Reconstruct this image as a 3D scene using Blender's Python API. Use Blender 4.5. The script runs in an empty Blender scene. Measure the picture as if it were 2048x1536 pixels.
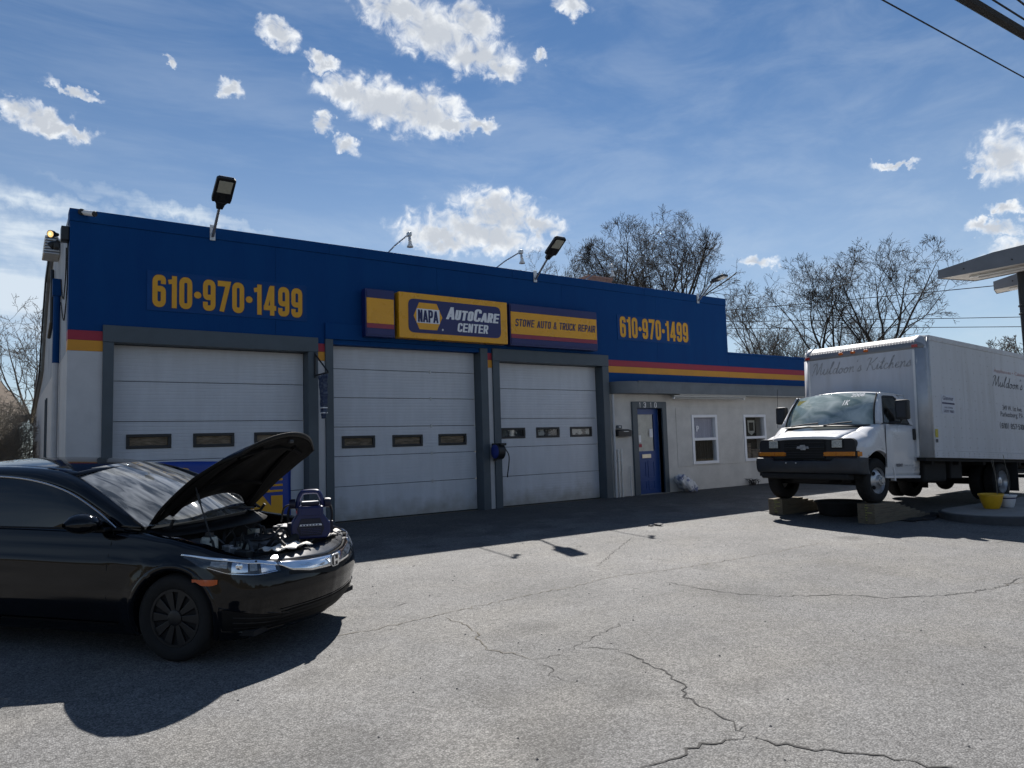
import bpy, bmesh, math, random
from mathutils import Matrix, Vector, Euler
random.seed(7)
rad = math.radians
scene = bpy.context.scene
C = scene.collection

# ------------------------------------------------------------------ camera
YAW, PITCH, ROLL = rad(54.76), rad(4.66), rad(-1.744)
cam_d = bpy.data.cameras.new('camera')
cam = bpy.data.objects.new('camera', cam_d)
C.objects.link(cam)
cam_d.sensor_width = 36.0
cam_d.lens = 36.0 * 1438.6 / 2048.0
cam_d.clip_start = 0.05
cam_d.clip_end = 3000.0
_f = Vector((math.cos(PITCH) * math.cos(YAW), math.cos(PITCH) * math.sin(YAW), math.sin(PITCH)))
_r = Vector((math.sin(YAW), -math.cos(YAW), 0))
_u = _r.cross(_f)
_r2 = _r * math.cos(ROLL) + _u * math.sin(ROLL)
_u2 = _u * math.cos(ROLL) - _r * math.sin(ROLL)
cm = Matrix.Identity(4)
for i in range(3):
    cm[i][0] = _r2[i]; cm[i][1] = _u2[i]; cm[i][2] = -_f[i]
cm.translation = Vector((0.0, -12.76, 1.373))
cam.matrix_world = cm
scene.camera = cam

# ------------------------------------------------------------------ exposure
vs = scene.view_settings
scene.display_settings.display_device = 'sRGB'
vs.view_transform = 'Standard'
vs.look = 'None'
vs.exposure = 0.85
vs.gamma = 1.0
vs.use_curve_mapping = False

# ------------------------------------------------------------------ sky
SUN_EL = rad(46.5)
SUN_ROT = rad(38.66)
world = bpy.data.worlds.new('World')
scene.world = world
world.use_nodes = True
wt = world.node_tree
wt.nodes.clear()
def wn(t, **k):
    n = wt.nodes.new(t)
    for a, b in k.items():
        setattr(n, a, b)
    return n
def wl(a, b):
    wt.links.new(a, b)
def wmath(op, a, b=None, c=None, clamp=False):
    n = wn('ShaderNodeMath', operation=op, use_clamp=clamp)
    for i, v in enumerate((a, b, c)):
        if v is None:
            continue
        if isinstance(v, (int, float)):
            n.inputs[i].default_value = v
        else:
            wl(v, n.inputs[i])
    return n.outputs[0]
def wsmooth(v, a, b, lo=0.0, hi=1.0):
    n = wn('ShaderNodeMapRange', interpolation_type='SMOOTHSTEP')
    wl(v, n.inputs['Value'])
    n.inputs['From Min'].default_value = a; n.inputs['From Max'].default_value = b
    n.inputs['To Min'].default_value = lo; n.inputs['To Max'].default_value = hi
    return n.outputs[0]
sky = wn('ShaderNodeTexSky', sky_type='NISHITA')
sky.sun_disc = False
sky.sun_elevation = SUN_EL
sky.sun_rotation = SUN_ROT
sky.altitude = 60
sky.air_density = 1.0
sky.dust_density = 0.0
sky.ozone_density = 3.0
tc = wn('ShaderNodeTexCoord')
DIR = tc.outputs['Generated']
warpn = wn('ShaderNodeTexNoise')
warpn.inputs['Scale'].default_value = 48; warpn.inputs['Detail'].default_value = 4; warpn.inputs['Roughness'].default_value = 0.6
wl(DIR, warpn.inputs['Vector'])
sub = wn('ShaderNodeVectorMath', operation='SUBTRACT'); wl(warpn.outputs['Color'], sub.inputs[0]); sub.inputs[1].default_value = (.5, .5, .5)
mul = wn('ShaderNodeVectorMath', operation='SCALE'); wl(sub.outputs[0], mul.inputs[0]); mul.inputs['Scale'].default_value = 0.042
wadd = wn('ShaderNodeVectorMath', operation='ADD'); wl(DIR, wadd.inputs[0]); wl(mul.outputs[0], wadd.inputs[1])
# the wind leans the clouds: a shear that lowers their right-hand ends
rdot = wn('ShaderNodeVectorMath', operation='DOT_PRODUCT'); wl(wadd.outputs[0], rdot.inputs[0]); rdot.inputs[1].default_value = (.82, -.57, 0)
lean = wn('ShaderNodeVectorMath', operation='SCALE'); lean.inputs[0].default_value = (0, 0, .17); wl(rdot.outputs['Value'], lean.inputs['Scale'])
wsh = wn('ShaderNodeVectorMath', operation='ADD'); wl(wadd.outputs[0], wsh.inputs[0]); wl(lean.outputs[0], wsh.inputs[1])
WD = wsh.outputs[0]
# cumulus clouds: azimuth, elevation, half width, half height (degrees, on the sky)
CLOUDS = [(63.1, 32.0, 2.79, 0.99), (60.26, 30.82, 3.38, 1.42), (56.93, 31.29, 1.49, 1.26), (56.79, 29.22, 2.72, 1.11), (54.75, 28.42, 1.28, 0.6), (67.22, 26.5, 2.21, 0.8), (64.25, 25.8, 3.47, 1.42), (61.22, 25.48, 2.77, 1.37), (56.74, 24.62, 1.27, 0.46), (59.0, 24.59, 1.49, 0.42), (72.66, 29.87, 1.26, 0.81), (69.34, 28.36, 0.9, 0.45), (89.78, 22.4, 1.47, 0.65), (87.92, 21.77, 1.96, 0.61), (86.44, 21.62, 1.14, 0.44), (86.49, 24.14, 1.36, 0.27), (55.31, 18.09, 3.1, 1.57), (60.23, 16.15, 3.11, 1.06), (52.29, 17.05, 2.13, 0.76), (56.78, 16.61, 4.48, 1.44), (19.22, 17.53, 1.44, 1.59), (20.68, 16.77, 0.82, 0.38), (18.88, 11.27, 1.61, 0.89), (25.61, 18.32, 1.25, 0.26), (67.58, 22.87, 0.8, 0.53), (69.12, 24.3, 0.71, 0.55), (76.27, 25.81, 0.72, 0.45), (48.77, 32.18, 0.98, 0.62), (51.61, 29.04, 0.51, 0.36), (19.75, 14.26, 0.75, 0.41), (20.11, 13.11, 1.47, 0.45), (35.54, 13.04, 1.19, 0.44), (80.46, 26.88, 0.31, 0.25)]
CLOUDS += [(8, 24, 6, 2.0), (112, 27, 5, 1.8), (-14, 19, 6, 1.8), (78, 44, 7, 2.4), (150, 24, 7, 2.2), (-45, 26, 7, 2.2), (215, 28, 8, 2.4)]
STREAKS = [(88.96, 16.83, 6.68, 0.63), (89.73, 14.17, 5.39, 1.43), (89.92, 10.61, 3.91, 1.93), (80.71, 17.24, 5.28, 0.48)]
def blobs(tab, k):
    best = None
    for az, el, sa, sb in tab:
        a, e = rad(az), rad(el)
        d = Vector((math.cos(e) * math.cos(a), math.cos(e) * math.sin(a), math.sin(e)))
        d.z += .17 * (d.x * .82 - d.y * .57)
        s_ = Vector((1 / (rad(sa) * k), 1 / (rad(sa) * k), 1 / (rad(sb) * k)))
        n1 = wn('ShaderNodeVectorMath', operation='MULTIPLY_ADD'); wl(WD, n1.inputs[0]); n1.inputs[1].default_value = s_
        n1.inputs[2].default_value = (-d.x * s_.x, -d.y * s_.y, -d.z * s_.z)
        n2 = wn('ShaderNodeVectorMath', operation='DOT_PRODUCT'); wl(n1.outputs[0], n2.inputs[0]); wl(n1.outputs[0], n2.inputs[1])
        best = n2.outputs['Value'] if best is None else wmath('MINIMUM', best, n2.outputs['Value'])
    return wmath('MAXIMUM', wmath('SUBTRACT', 1.0, wmath('SQRT', best)), 0.0)
field = blobs(CLOUDS, 1.7)
fb = wn('ShaderNodeTexNoise')
fb.inputs['Scale'].default_value = 50; fb.inputs['Detail'].default_value = 6; fb.inputs['Roughness'].default_value = 0.56; fb.inputs['Distortion'].default_value = 0.6
wl(DIR, fb.inputs['Vector'])
dens = wmath('ADD', wmath('MULTIPLY', field, 1.55), wmath('MULTIPLY', wmath('SUBTRACT', fb.outputs['Fac'], 0.5), 2.4))
inside = wsmooth(field, 0.0, 0.38)
c_alpha = wmath('POWER', wmath('MULTIPLY', wsmooth(dens, 0.05, 1.25), inside), 1.35)
core = wmath('MULTIPLY', wsmooth(wmath('ADD', field, wmath('MULTIPLY', warpn.outputs['Fac'], 0.5)), 0.55, 1.1), 0.85)
# thin cirrus, drawn out along the wind, and the pale haze low down
cmap = wn('ShaderNodeMapping'); cmap.inputs['Rotation'].default_value = (0.5, 0.35, rad(40)); cmap.inputs['Scale'].default_value = (2.0, 7.0, 16.0)
wl(DIR, cmap.inputs['Vector'])
ci = wn('ShaderNodeTexNoise'); ci.inputs['Scale'].default_value = 1.2; ci.inputs['Detail'].default_value = 5; ci.inputs['Roughness'].default_value = 0.62; ci.inputs['Distortion'].default_value = 0.35
wl(cmap.outputs[0], ci.inputs['Vector'])
sep = wn('ShaderNodeSeparateXYZ'); wl(DIR, sep.inputs[0])
streak = blobs(STREAKS, 1.5)
haze_f = wsmooth(sep.outputs['Z'], 0.50, 0.0, 0.0, 0.45)
ci_n = wsmooth(ci.outputs['Fac'], 0.36, 0.76)
ci_a = wmath('MINIMUM', wmath('ADD', wmath('ADD', wmath('MULTIPLY', ci_n, 0.15), haze_f), wmath('MULTIPLY', wmath('MULTIPLY', streak, wsmooth(ci.outputs['Fac'], 0.30, 0.66)), 1.1)), 0.92)
# colours: divided by the background strength
STR = 0.05
skyc = wn('ShaderNodeMix', data_type='RGBA', blend_type='MULTIPLY'); skyc.inputs[0].default_value = 1.0
wl(sky.outputs[0], skyc.inputs[6]); skyc.inputs[7].default_value = (0.66, 0.80, 0.90, 1)
ccol = wn('ShaderNodeMix', data_type='RGBA')
wl(core, ccol.inputs[0])
ccol.inputs[6].default_value = (11.5, 11.8, 12.0, 1)
ccol.inputs[7].default_value = (5.6, 6.1, 6.9, 1)
m1 = wn('ShaderNodeMix', data_type='RGBA'); wl(ci_a, m1.inputs[0]); wl(skyc.outputs[2], m1.inputs[6]); m1.inputs[7].default_value = (8, 9.0, 10, 1)
m2 = wn('ShaderNodeMix', data_type='RGBA'); wl(c_alpha, m2.inputs[0]); wl(m1.outputs[2], m2.inputs[6]); wl(ccol.outputs[2], m2.inputs[7])
bg = wn('ShaderNodeBackground'); bg.inputs['Strength'].default_value = STR
wl(m2.outputs[2], bg.inputs['Color'])
wo = wn('ShaderNodeOutputWorld'); wl(bg.outputs[0], wo.inputs['Surface'])

world.cycles.sampling_method = 'NONE'
scene.cycles.adaptive_threshold = 0.02
scene.cycles.max_bounces = 6
scene.cycles.diffuse_bounces = 3

# ------------------------------------------------------------------ sun
sun_d = bpy.data.lights.new('sun', 'SUN')
sun_d.energy = 5.0
sun_d.angle = rad(0.53)
sun_d.color = (1.0, 0.955, 0.90)
sun = bpy.data.objects.new('sun', sun_d)
C.objects.link(sun)
S = Vector((math.cos(SUN_EL) * math.sin(SUN_ROT), math.cos(SUN_EL) * math.cos(SUN_ROT), math.sin(SUN_EL)))
sun.rotation_euler = S.to_track_quat('Z', 'Y').to_euler()
sun.location = S * 60

# ------------------------------------------------------------------ helpers
SL = 0.026
def gz(y):
    return SL * max(y, -45.0) if y < 0 else 0.0

WLOC = {}
def tag(o, label=None, cat=None, group=None, kind=None):
    if label: o['label'] = label
    if cat: o['category'] = cat
    if group: o['group'] = group
    if kind: o['kind'] = kind
    return o
def thing(name, label, cat, loc=(0, 0, 0), rot=(0, 0, 0), group=None):
    o = bpy.data.objects.new(name, None)
    o.empty_display_size = 0.2
    C.objects.link(o)
    o.location = loc; o.rotation_euler = rot
    WLOC[o.name] = Vector(loc)
    return tag(o, label, cat, group)
def sub_empty(name, parent, loc=(0, 0, 0), rot=(0, 0, 0)):
    o = bpy.data.objects.new(name, None)
    o.empty_display_size = 0.1
    C.objects.link(o)
    o.parent = parent
    o.location = loc; o.rotation_euler = rot
    WLOC[o.name] = WLOC.get(parent.name, Vector((0, 0, 0))) + Vector(loc)
    return o

def cr(pts, n):
    """Catmull-Rom through pts, n samples per span"""
    pts = [Vector(p) for p in pts]
    out = []
    for i in range(len(pts) - 1):
        p0 = pts[i - 1] if i else pts[0] * 2 - pts[1]
        p1, p2 = pts[i], pts[i + 1]
        p3 = pts[i + 2] if i + 2 < len(pts) else pts[-1] * 2 - pts[-2]
        for k in range(n):
            t = k / n
            out.append(0.5 * ((2 * p1) + (p2 - p0) * t + (2 * p0 - 5 * p1 + 4 * p2 - p3) * t * t + (3 * p1 - p0 - 3 * p2 + p3) * t ** 3))
    out.append(pts[-1])
    return out
def interp(tab, x):
    if x <= tab[0][0]: return tab[0][1]
    for (a, b), (c_, d_) in zip(tab, tab[1:]):
        if x <= c_:
            t = (x - a) / (c_ - a)
            t = t * t * (3 - 2 * t) * 0.5 + t * 0.5
            return b + (d_ - b) * t
    return tab[-1][1]

class MB:
    def __init__(self):
        self.v = []; self.f = []
    def add(self, vs_, fs):
        o = len(self.v)
        self.v += [tuple(p) for p in vs_]
        self.f += [tuple(i + o for i in q) for q in fs]
        return self
    def box(self, x0, x1, y0, y1, z0, z1, b=0.0):
        if x0 > x1: x0, x1 = x1, x0
        if y0 > y1: y0, y1 = y1, y0
        if z0 > z1: z0, z1 = z1, z0
        b = min(b, (x1 - x0) * .45, (y1 - y0) * .45, (z1 - z0) * .45)
        if b <= 0:
            return self.add([(x, y, z) for x in (x0, x1) for y in (y0, y1) for z in (z0, z1)],
                            [(0, 1, 3, 2), (4, 6, 7, 5), (0, 4, 5, 1), (2, 3, 7, 6), (0, 2, 6, 4), (1, 5, 7, 3)])
        bm = bmesh.new()
        bmesh.ops.create_cube(bm, size=1)
        for v in bm.verts:
            v.co = Vector((x0 + (v.co.x + .5) * (x1 - x0), y0 + (v.co.y + .5) * (y1 - y0), z0 + (v.co.z + .5) * (z1 - z0)))
        bmesh.ops.bevel(bm, geom=bm.edges[:], offset=b, segments=2, profile=0.5, affect='EDGES')
        bm.verts.index_update()
        self.add([v.co.copy() for v in bm.verts], [[v.index for v in f.verts] for f in bm.faces])
        bm.free()
        return self
    def prism(self, poly, axis, a, b):
        """polygon (2D) extruded along axis 'x','y','z' from a to b"""
        def p3(p, t):
            if axis == 'x': return (t, p[0], p[1])
            if axis == 'y': return (p[0], t, p[1])
            return (p[0], p[1], t)
        n = len(poly)
        vs_ = [p3(p, a) for p in poly] + [p3(p, b) for p in poly]
        fs = [tuple(range(n)), tuple(range(2 * n - 1, n - 1, -1))] + [(i, (i + 1) % n, n + (i + 1) % n, n + i) for i in range(n)]
        return self.add(vs_, fs)
    def tube(self, pts, r, n=8, caps=True):
        pts = [Vector(p) for p in pts]
        rs = r if isinstance(r, (list, tuple)) else [r] * len(pts)
        rings = []
        prev = None
        for i, p in enumerate(pts):
            t = (pts[min(i + 1, len(pts) - 1)] - pts[max(i - 1, 0)])
            if t.length < 1e-9: t = Vector((0, 0, 1))
            t.normalize()
            if prev is None:
                a = t.orthogonal().normalized()
            else:
                a = prev - t * prev.dot(t)
                a = a.normalized() if a.length > 1e-6 else t.orthogonal().normalized()
            prev = a
            b = t.cross(a)
            rings.append([p + (a * math.cos(2 * math.pi * k / n) + b * math.sin(2 * math.pi * k / n)) * rs[i] for k in range(n)])
        vs_ = [q for rg in rings for q in rg]
        fs = []
        for i in range(len(rings) - 1):
            for k in range(n):
                fs.append((i * n + k, i * n + (k + 1) % n, (i + 1) * n + (k + 1) % n, (i + 1) * n + k))
        if caps:
            fs.append(tuple(range(n - 1, -1, -1))); fs.append(tuple((len(rings) - 1) * n + k for k in range(n)))
        return self.add(vs_, fs)
    def lathe(self, prof, centre, axis='z', n=32, a0=0.0, a1=2 * math.pi):
        """prof: (radius, height) pairs"""
        full = abs(a1 - a0 - 2 * math.pi) < 1e-6
        m = n if full else n + 1
        vs_ = []
        cx, cy, cz = centre
        for r_, h in prof:
            for k in range(m):
                a = a0 + (a1 - a0) * k / n
                p, q = r_ * math.cos(a), r_ * math.sin(a)
                if axis == 'z': vs_.append((cx + p, cy + q, cz + h))
                elif axis == 'y': vs_.append((cx + p, cy + h, cz + q))
                else: vs_.append((cx + h, cy + p, cz + q))
        fs = []
        for i in range(len(prof) - 1):
            for k in range(n):
                k2 = (k + 1) % m if full else k + 1
                fs.append((i * m + k, i * m + k2, (i + 1) * m + k2, (i + 1) * m + k))
        return self.add(vs_, fs)
    def grid(self, rows, flip=False):
        nr, nc = len(rows), len(rows[0])
        vs_ = [p for r_ in rows for p in r_]
        fs = []
        for i in range(nr - 1):
            for j in range(nc - 1):
                q = (i * nc + j, i * nc + j + 1, (i + 1) * nc + j + 1, (i + 1) * nc + j)
                fs.append(q[::-1] if flip else q)
        return self.add(vs_, fs)
    def move(self, fn):
        self.v = [tuple(fn(Vector(p))) for p in self.v]
        return self
    def build(self, name, mat, parent=None, world=False, loc=None, smooth=False, angle=35, solid=0.0, bevel=0.0, subsurf=0):
        off = Vector((0, 0, 0))
        if loc is not None: off = Vector(loc)
        if world and parent is not None: off = WLOC[parent.name]
        me = bpy.data.meshes.new(name)
        me.from_pydata([(p[0] - off[0], p[1] - off[1], p[2] - off[2]) for p in self.v], [], self.f)
        me.validate()
        bm = bmesh.new(); bm.from_mesh(me)
        bmesh.ops.remove_doubles(bm, verts=bm.verts, dist=1e-5)
        bmesh.ops.recalc_face_normals(bm, faces=bm.faces)
        bm.to_mesh(me); bm.free()
        o = bpy.data.objects.new(name, me)
        C.objects.link(o)
        me.materials.append(MATS[mat] if isinstance(mat, str) else mat)
        if parent is not None: o.parent = parent
        elif loc is not None: o.location = loc
        WLOC[o.name] = Vector(loc) if loc is not None else (WLOC[parent.name].copy() if parent is not None else Vector((0, 0, 0)))
        if solid:
            md = o.modifiers.new('solid', 'SOLIDIFY'); md.thickness = solid; md.offset = -1
        if bevel:
            md = o.modifiers.new('bevel', 'BEVEL'); md.width = bevel; md.segments = 2; md.limit_method = 'ANGLE'; md.angle_limit = rad(40)
        if subsurf:
            md = o.modifiers.new('sub', 'SUBSURF'); md.levels = subsurf; md.render_levels = subsurf
        if smooth:
            for p in me.polygons: p.use_smooth = True
            if angle < 180:
                try:
                    me.set_sharp_from_angle(angle=rad(angle))
                except Exception:
                    pass
        return o

# ------------------------------------------------------------------ materials
MATS = {}
def M(name, col, rough=0.5, metal=0.0, var=0.0, vs_=4.0, col2=None, bump=0.0, bs=60.0, coat=0.0, spec=0.5, detail=4, stretch=None, emit=None, es=0.0, thr=None):
    m = bpy.data.materials.new(name)
    m.use_nodes = True
    nt = m.node_tree
    b = nt.nodes['Principled BSDF']
    b.inputs['Base Color'].default_value = (*col, 1)
    b.inputs['Roughness'].default_value = rough
    b.inputs['Metallic'].default_value = metal
    b.inputs['Specular IOR Level'].default_value = spec
    b.inputs['Coat Weight'].default_value = coat
    b.inputs['Coat Roughness'].default_value = 0.03
    if emit:
        b.inputs['Emission Color'].default_value = (*emit, 1)
        b.inputs['Emission Strength'].default_value = es
    tcn = nt.nodes.new('ShaderNodeTexCoord')
    vec = tcn.outputs['Object']
    if stretch:
        mp = nt.nodes.new('ShaderNodeMapping'); mp.inputs['Scale'].default_value = stretch
        nt.links.new(vec, mp.inputs['Vector']); vec = mp.outputs[0]
    if var or col2:
        nz = nt.nodes.new('ShaderNodeTexNoise'); nz.inputs['Scale'].default_value = vs_; nz.inputs['Detail'].default_value = detail; nz.inputs['Roughness'].default_value = 0.6
        nt.links.new(vec, nz.inputs['Vector'])
        mr = nt.nodes.new('ShaderNodeMapRange')
        lo, hi = thr or (0.3, 0.7)
        mr.inputs['From Min'].default_value = lo; mr.inputs['From Max'].default_value = hi
        nt.links.new(nz.outputs['Fac'], mr.inputs['Value'])
        mx = nt.nodes.new('ShaderNodeMix'); mx.data_type = 'RGBA'
        nt.links.new(mr.outputs[0], mx.inputs[0])
        c2 = col2 or tuple(min(1, c * (1 + var)) for c in col)
        c1 = col if col2 else tuple(c * (1 - var) for c in col)
        mx.inputs[6].default_value = (*c1, 1); mx.inputs[7].default_value = (*c2, 1)
        nt.links.new(mx.outputs[2], b.inputs['Base Color'])
        mr2 = nt.nodes.new('ShaderNodeMapRange')
        mr2.inputs['To Min'].default_value = max(0.02, rough * 0.85); mr2.inputs['To Max'].default_value = min(1, rough * 1.15)
        nt.links.new(nz.outputs['Fac'], mr2.inputs['Value'])
        nt.links.new(mr2.outputs[0], b.inputs['Roughness'])
    if bump:
        nb = nt.nodes.new('ShaderNodeTexNoise'); nb.inputs['Scale'].default_value = bs; nb.inputs['Detail'].default_value = 3
        nt.links.new(vec, nb.inputs['Vector'])
        bp = nt.nodes.new('ShaderNodeBump'); bp.inputs['Strength'].default_value = bump; bp.inputs['Distance'].default_value = 0.01
        nt.links.new(nb.outputs['Fac'], bp.inputs['Height'])
        nt.links.new(bp.outputs[0], b.inputs['Normal'])
    MATS[name] = m
    return m
def glass_mat(name, tint, refl_rough=0.02, trans=0.5, dark=(0.01, 0.012, 0.014), ior=1.5):
    """window glass: see-through by `trans`, the rest dark film, with a clear reflecting face"""
    m = bpy.data.materials.new(name); m.use_nodes = True
    nt = m.node_tree; b = nt.nodes['Principled BSDF']
    b.inputs['Base Color'].default_value = (*dark, 1)
    b.inputs['Roughness'].default_value = refl_rough
    b.inputs['IOR'].default_value = 1.5
    tr = nt.nodes.new('ShaderNodeBsdfTransparent'); tr.inputs[0].default_value = (*tint, 1)
    mx = nt.nodes.new('ShaderNodeMixShader'); mx.inputs[0].default_value = trans
    nt.links.new(b.outputs[0], mx.inputs[1]); nt.links.new(tr.outputs[0], mx.inputs[2])
    gl = nt.nodes.new('ShaderNodeBsdfGlossy'); gl.inputs['Roughness'].default_value = refl_rough
    lw = nt.nodes.new('ShaderNodeLayerWeight'); lw.inputs['Blend'].default_value = 0.5
    pw = nt.nodes.new('ShaderNodeMath'); pw.operation = 'POWER'; nt.links.new(lw.outputs['Facing'], pw.inputs[0]); pw.inputs[1].default_value = 5.0
    f0 = ((ior - 1) / (ior + 1)) ** 2
    fr = nt.nodes.new('ShaderNodeMapRange'); nt.links.new(pw.outputs[0], fr.inputs[0]); fr.inputs[3].default_value = f0; fr.inputs[4].default_value = 1.0
    m2 = nt.nodes.new('ShaderNodeMixShader')
    nt.links.new(fr.outputs[0], m2.inputs[0]); nt.links.new(mx.outputs[0], m2.inputs[1]); nt.links.new(gl.outputs[0], m2.inputs[2])
    nt.links.new(m2.outputs[0], nt.nodes['Material Output'].inputs['Surface'])
    MATS[name] = m
    return m

M('wall_blue', (0.0003, 0.042, 0.168), 0.6, col2=(0.0025, 0.054, 0.190), vs_=1.6, detail=8, stretch=(1.6, 1, 0.35), bump=0.25, bs=25, spec=0.12)
M('wall_white', (0.52, 0.52, 0.53), 0.7, var=0.08, vs_=2.5, bump=0.2, bs=30)
M('wall_stucco', (0.46, 0.45, 0.43), 0.85, col2=(0.60, 0.585, 0.555), vs_=2.2, detail=8, bump=0.5, bs=45)
M('stripe_red', (0.33, 0.016, 0.040), 0.55, var=0.08, vs_=2, bump=0.2, bs=25)
M('stripe_yellow', (0.62, 0.27, 0.018), 0.55, var=0.08, vs_=2, bump=0.2, bs=25)
M('trim_grey', (0.060, 0.080, 0.098), 0.5, var=0.12, vs_=3, bump=0.1, bs=30)
M('fascia_grey', (0.105, 0.12, 0.135), 0.5, var=0.18, vs_=2.5, bump=0.1, bs=30)
M('side_peel', (0.40, 0.43, 0.47), 0.75, col2=(0.10, 0.14, 0.23), vs_=5, detail=8, stretch=(1, 2.2, 0.25), bump=0.3, bs=20, thr=(0.50, 0.66))
M('metal_grey', (0.45, 0.46, 0.47), 0.4, metal=0.8, var=0.15, vs_=8)
M('galv', (0.55, 0.56, 0.57), 0.45, metal=0.7, var=0.12, vs_=10)
M('white_metal', (0.72, 0.72, 0.71), 0.45, var=0.06, vs_=5)
M('black_plastic', (0.016, 0.017, 0.019), 0.5, var=0.2, vs_=8)
M('black_metal', (0.020, 0.021, 0.024), 0.42, metal=0.2, var=0.2, vs_=8)
M('black_rubber', (0.018, 0.018, 0.019), 0.8, var=0.25, vs_=9, bump=0.2, bs=80)
M('dark_void', (0.006, 0.006, 0.007), 0.9)
M('lens_grey', (0.42, 0.42, 0.36), 0.35, var=0.1, vs_=20)
M('brick', (0.30, 0.17, 0.13), 0.9, var=0.25, vs_=12, bump=0.4, bs=40)
M('mortar', (0.38, 0.35, 0.32), 0.95, var=0.1, vs_=20)
M('door_blue', (0.006, 0.045, 0.20), 0.4, var=0.06, vs_=3)
M('white_frame', (0.74, 0.75, 0.78), 0.4, var=0.04, vs_=4)
M('brass', (0.62, 0.56, 0.45), 0.35, metal=0.7)
M('print_dark', (0.05, 0.055, 0.08), 0.6)
M('print_navy', (0.008, 0.012, 0.085), 0.45)
M('print_white', (0.78, 0.78, 0.80), 0.5)
M('print_yellow', (0.70, 0.34, 0.012), 0.5, var=0.05, vs_=6)
M('sign_navy', (0.008, 0.010, 0.105), 0.3, var=0.05, vs_=3)
M('sign_yellow', (0.78, 0.36, 0.006), 0.28, var=0.05, vs_=3)
M('sign_red', (0.28, 0.018, 0.045), 0.3)
M('sign_cab', (0.010, 0.018, 0.11), 0.35, var=0.1, vs_=3)
M('sticker_blue', (0.001, 0.048, 0.185), 0.5, spec=0.2, var=0.08, vs_=2)
M('curtain', (0.46, 0.46, 0.56), 0.8, var=0.15, vs_=6, stretch=(6, 1, .3))
M('interior_dark', (0.03, 0.028, 0.027), 0.9, var=0.4, vs_=3)
M('interior_wood', (0.085, 0.07, 0.058), 0.8, col2=(0.25, 0.20, 0.16), vs_=7, detail=6, stretch=(.6, 1, 3.5), thr=(0.42, 0.6))
M('interior_pale', (0.5, 0.49, 0.44), 0.8, var=0.2, vs_=4)
M('interior_shop', (0.06, 0.06, 0.06), 0.8, col2=(0.55, 0.54, 0.50), vs_=3.2, detail=3, thr=(0.48, 0.53))
glass_mat('pane', (0.96, 0.97, 0.97), 0.01, 0.95, (0.02, 0.022, 0.025))
glass_mat('pane_dark', (0.35, 0.37, 0.38), 0.01, 0.55, (0.008, 0.009, 0.011))

# white sectional door steel with pressed horizontal ribs
def door_mat():
    m = M('door_white', (0.54, 0.56, 0.60), 0.45, var=0.07, vs_=2.2, detail=8, stretch=(2.2, 1, 0.5))
    nt = m.node_tree; b = nt.nodes['Principled BSDF']
    tcn = nt.nodes.new('ShaderNodeTexCoord')
    wv = nt.nodes.new('ShaderNodeTexWave'); wv.wave_type = 'BANDS'; wv.bands_direction = 'Z'; wv.inputs['Scale'].default_value = 5.4
    wv.inputs['Distortion'].default_value = 0.0
    nt.links.new(tcn.outputs['Object'], wv.inputs['Vector'])
    mr = nt.nodes.new('ShaderNodeMapRange'); mr.inputs['From Min'].default_value = 0.0; mr.inputs['From Max'].default_value = 0.12
    nt.links.new(wv.outputs['Fac'], mr.inputs['Value'])
    nz = nt.nodes.new('ShaderNodeTexNoise'); nz.inputs['Scale'].default_value = 2.5
    nt.links.new(tcn.outputs['Object'], nz.inputs['Vector'])
    ad = nt.nodes.new('ShaderNodeMath'); ad.operation = 'ADD'
    nt.links.new(mr.outputs[0], ad.inputs[0]); nt.links.new(nz.outputs['Fac'], ad.inputs[1])
    bp = nt.nodes.new('ShaderNodeBump'); bp.inputs['Strength'].default_value = 0.6; bp.inputs['Distance'].default_value = 0.004
    nt.links.new(ad.outputs[0], bp.inputs['Height']); nt.links.new(bp.outputs[0], b.inputs['Normal'])
    # splash dirt on the bottom section
    sx = nt.nodes.new('ShaderNodeSeparateXYZ'); nt.links.new(tcn.outputs['Object'], sx.inputs[0])
    n2 = nt.nodes.new('ShaderNodeTexNoise'); n2.inputs['Scale'].default_value = 4; n2.inputs['Detail'].default_value = 8
    nt.links.new(tcn.outputs['Object'], n2.inputs['Vector'])
    dd = nt.nodes.new('ShaderNodeMath'); dd.operation = 'MULTIPLY_ADD'; nt.links.new(n2.outputs['Fac'], dd.inputs[0]); dd.inputs[1].default_value = -.7; nt.links.new(sx.outputs['Z'], dd.inputs[2])
    m2 = nt.nodes.new('ShaderNodeMapRange'); nt.links.new(dd.outputs[0], m2.inputs[0]); m2.inputs[1].default_value = -.38; m2.inputs[2].default_value = .05; m2.inputs[3].default_value = .75; m2.inputs[4].default_value = 0
    mx = nt.nodes.new('ShaderNodeMix'); mx.data_type = 'RGBA'; nt.links.new(m2.outputs[0], mx.inputs[0])
    src = b.inputs['Base Color'].links[0].from_socket
    nt.links.new(src, mx.inputs[6]); mx.inputs[7].default_value = (.25, .235, .20, 1); nt.links.new(mx.outputs[2], b.inputs['Base Color'])
door_mat()

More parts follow.
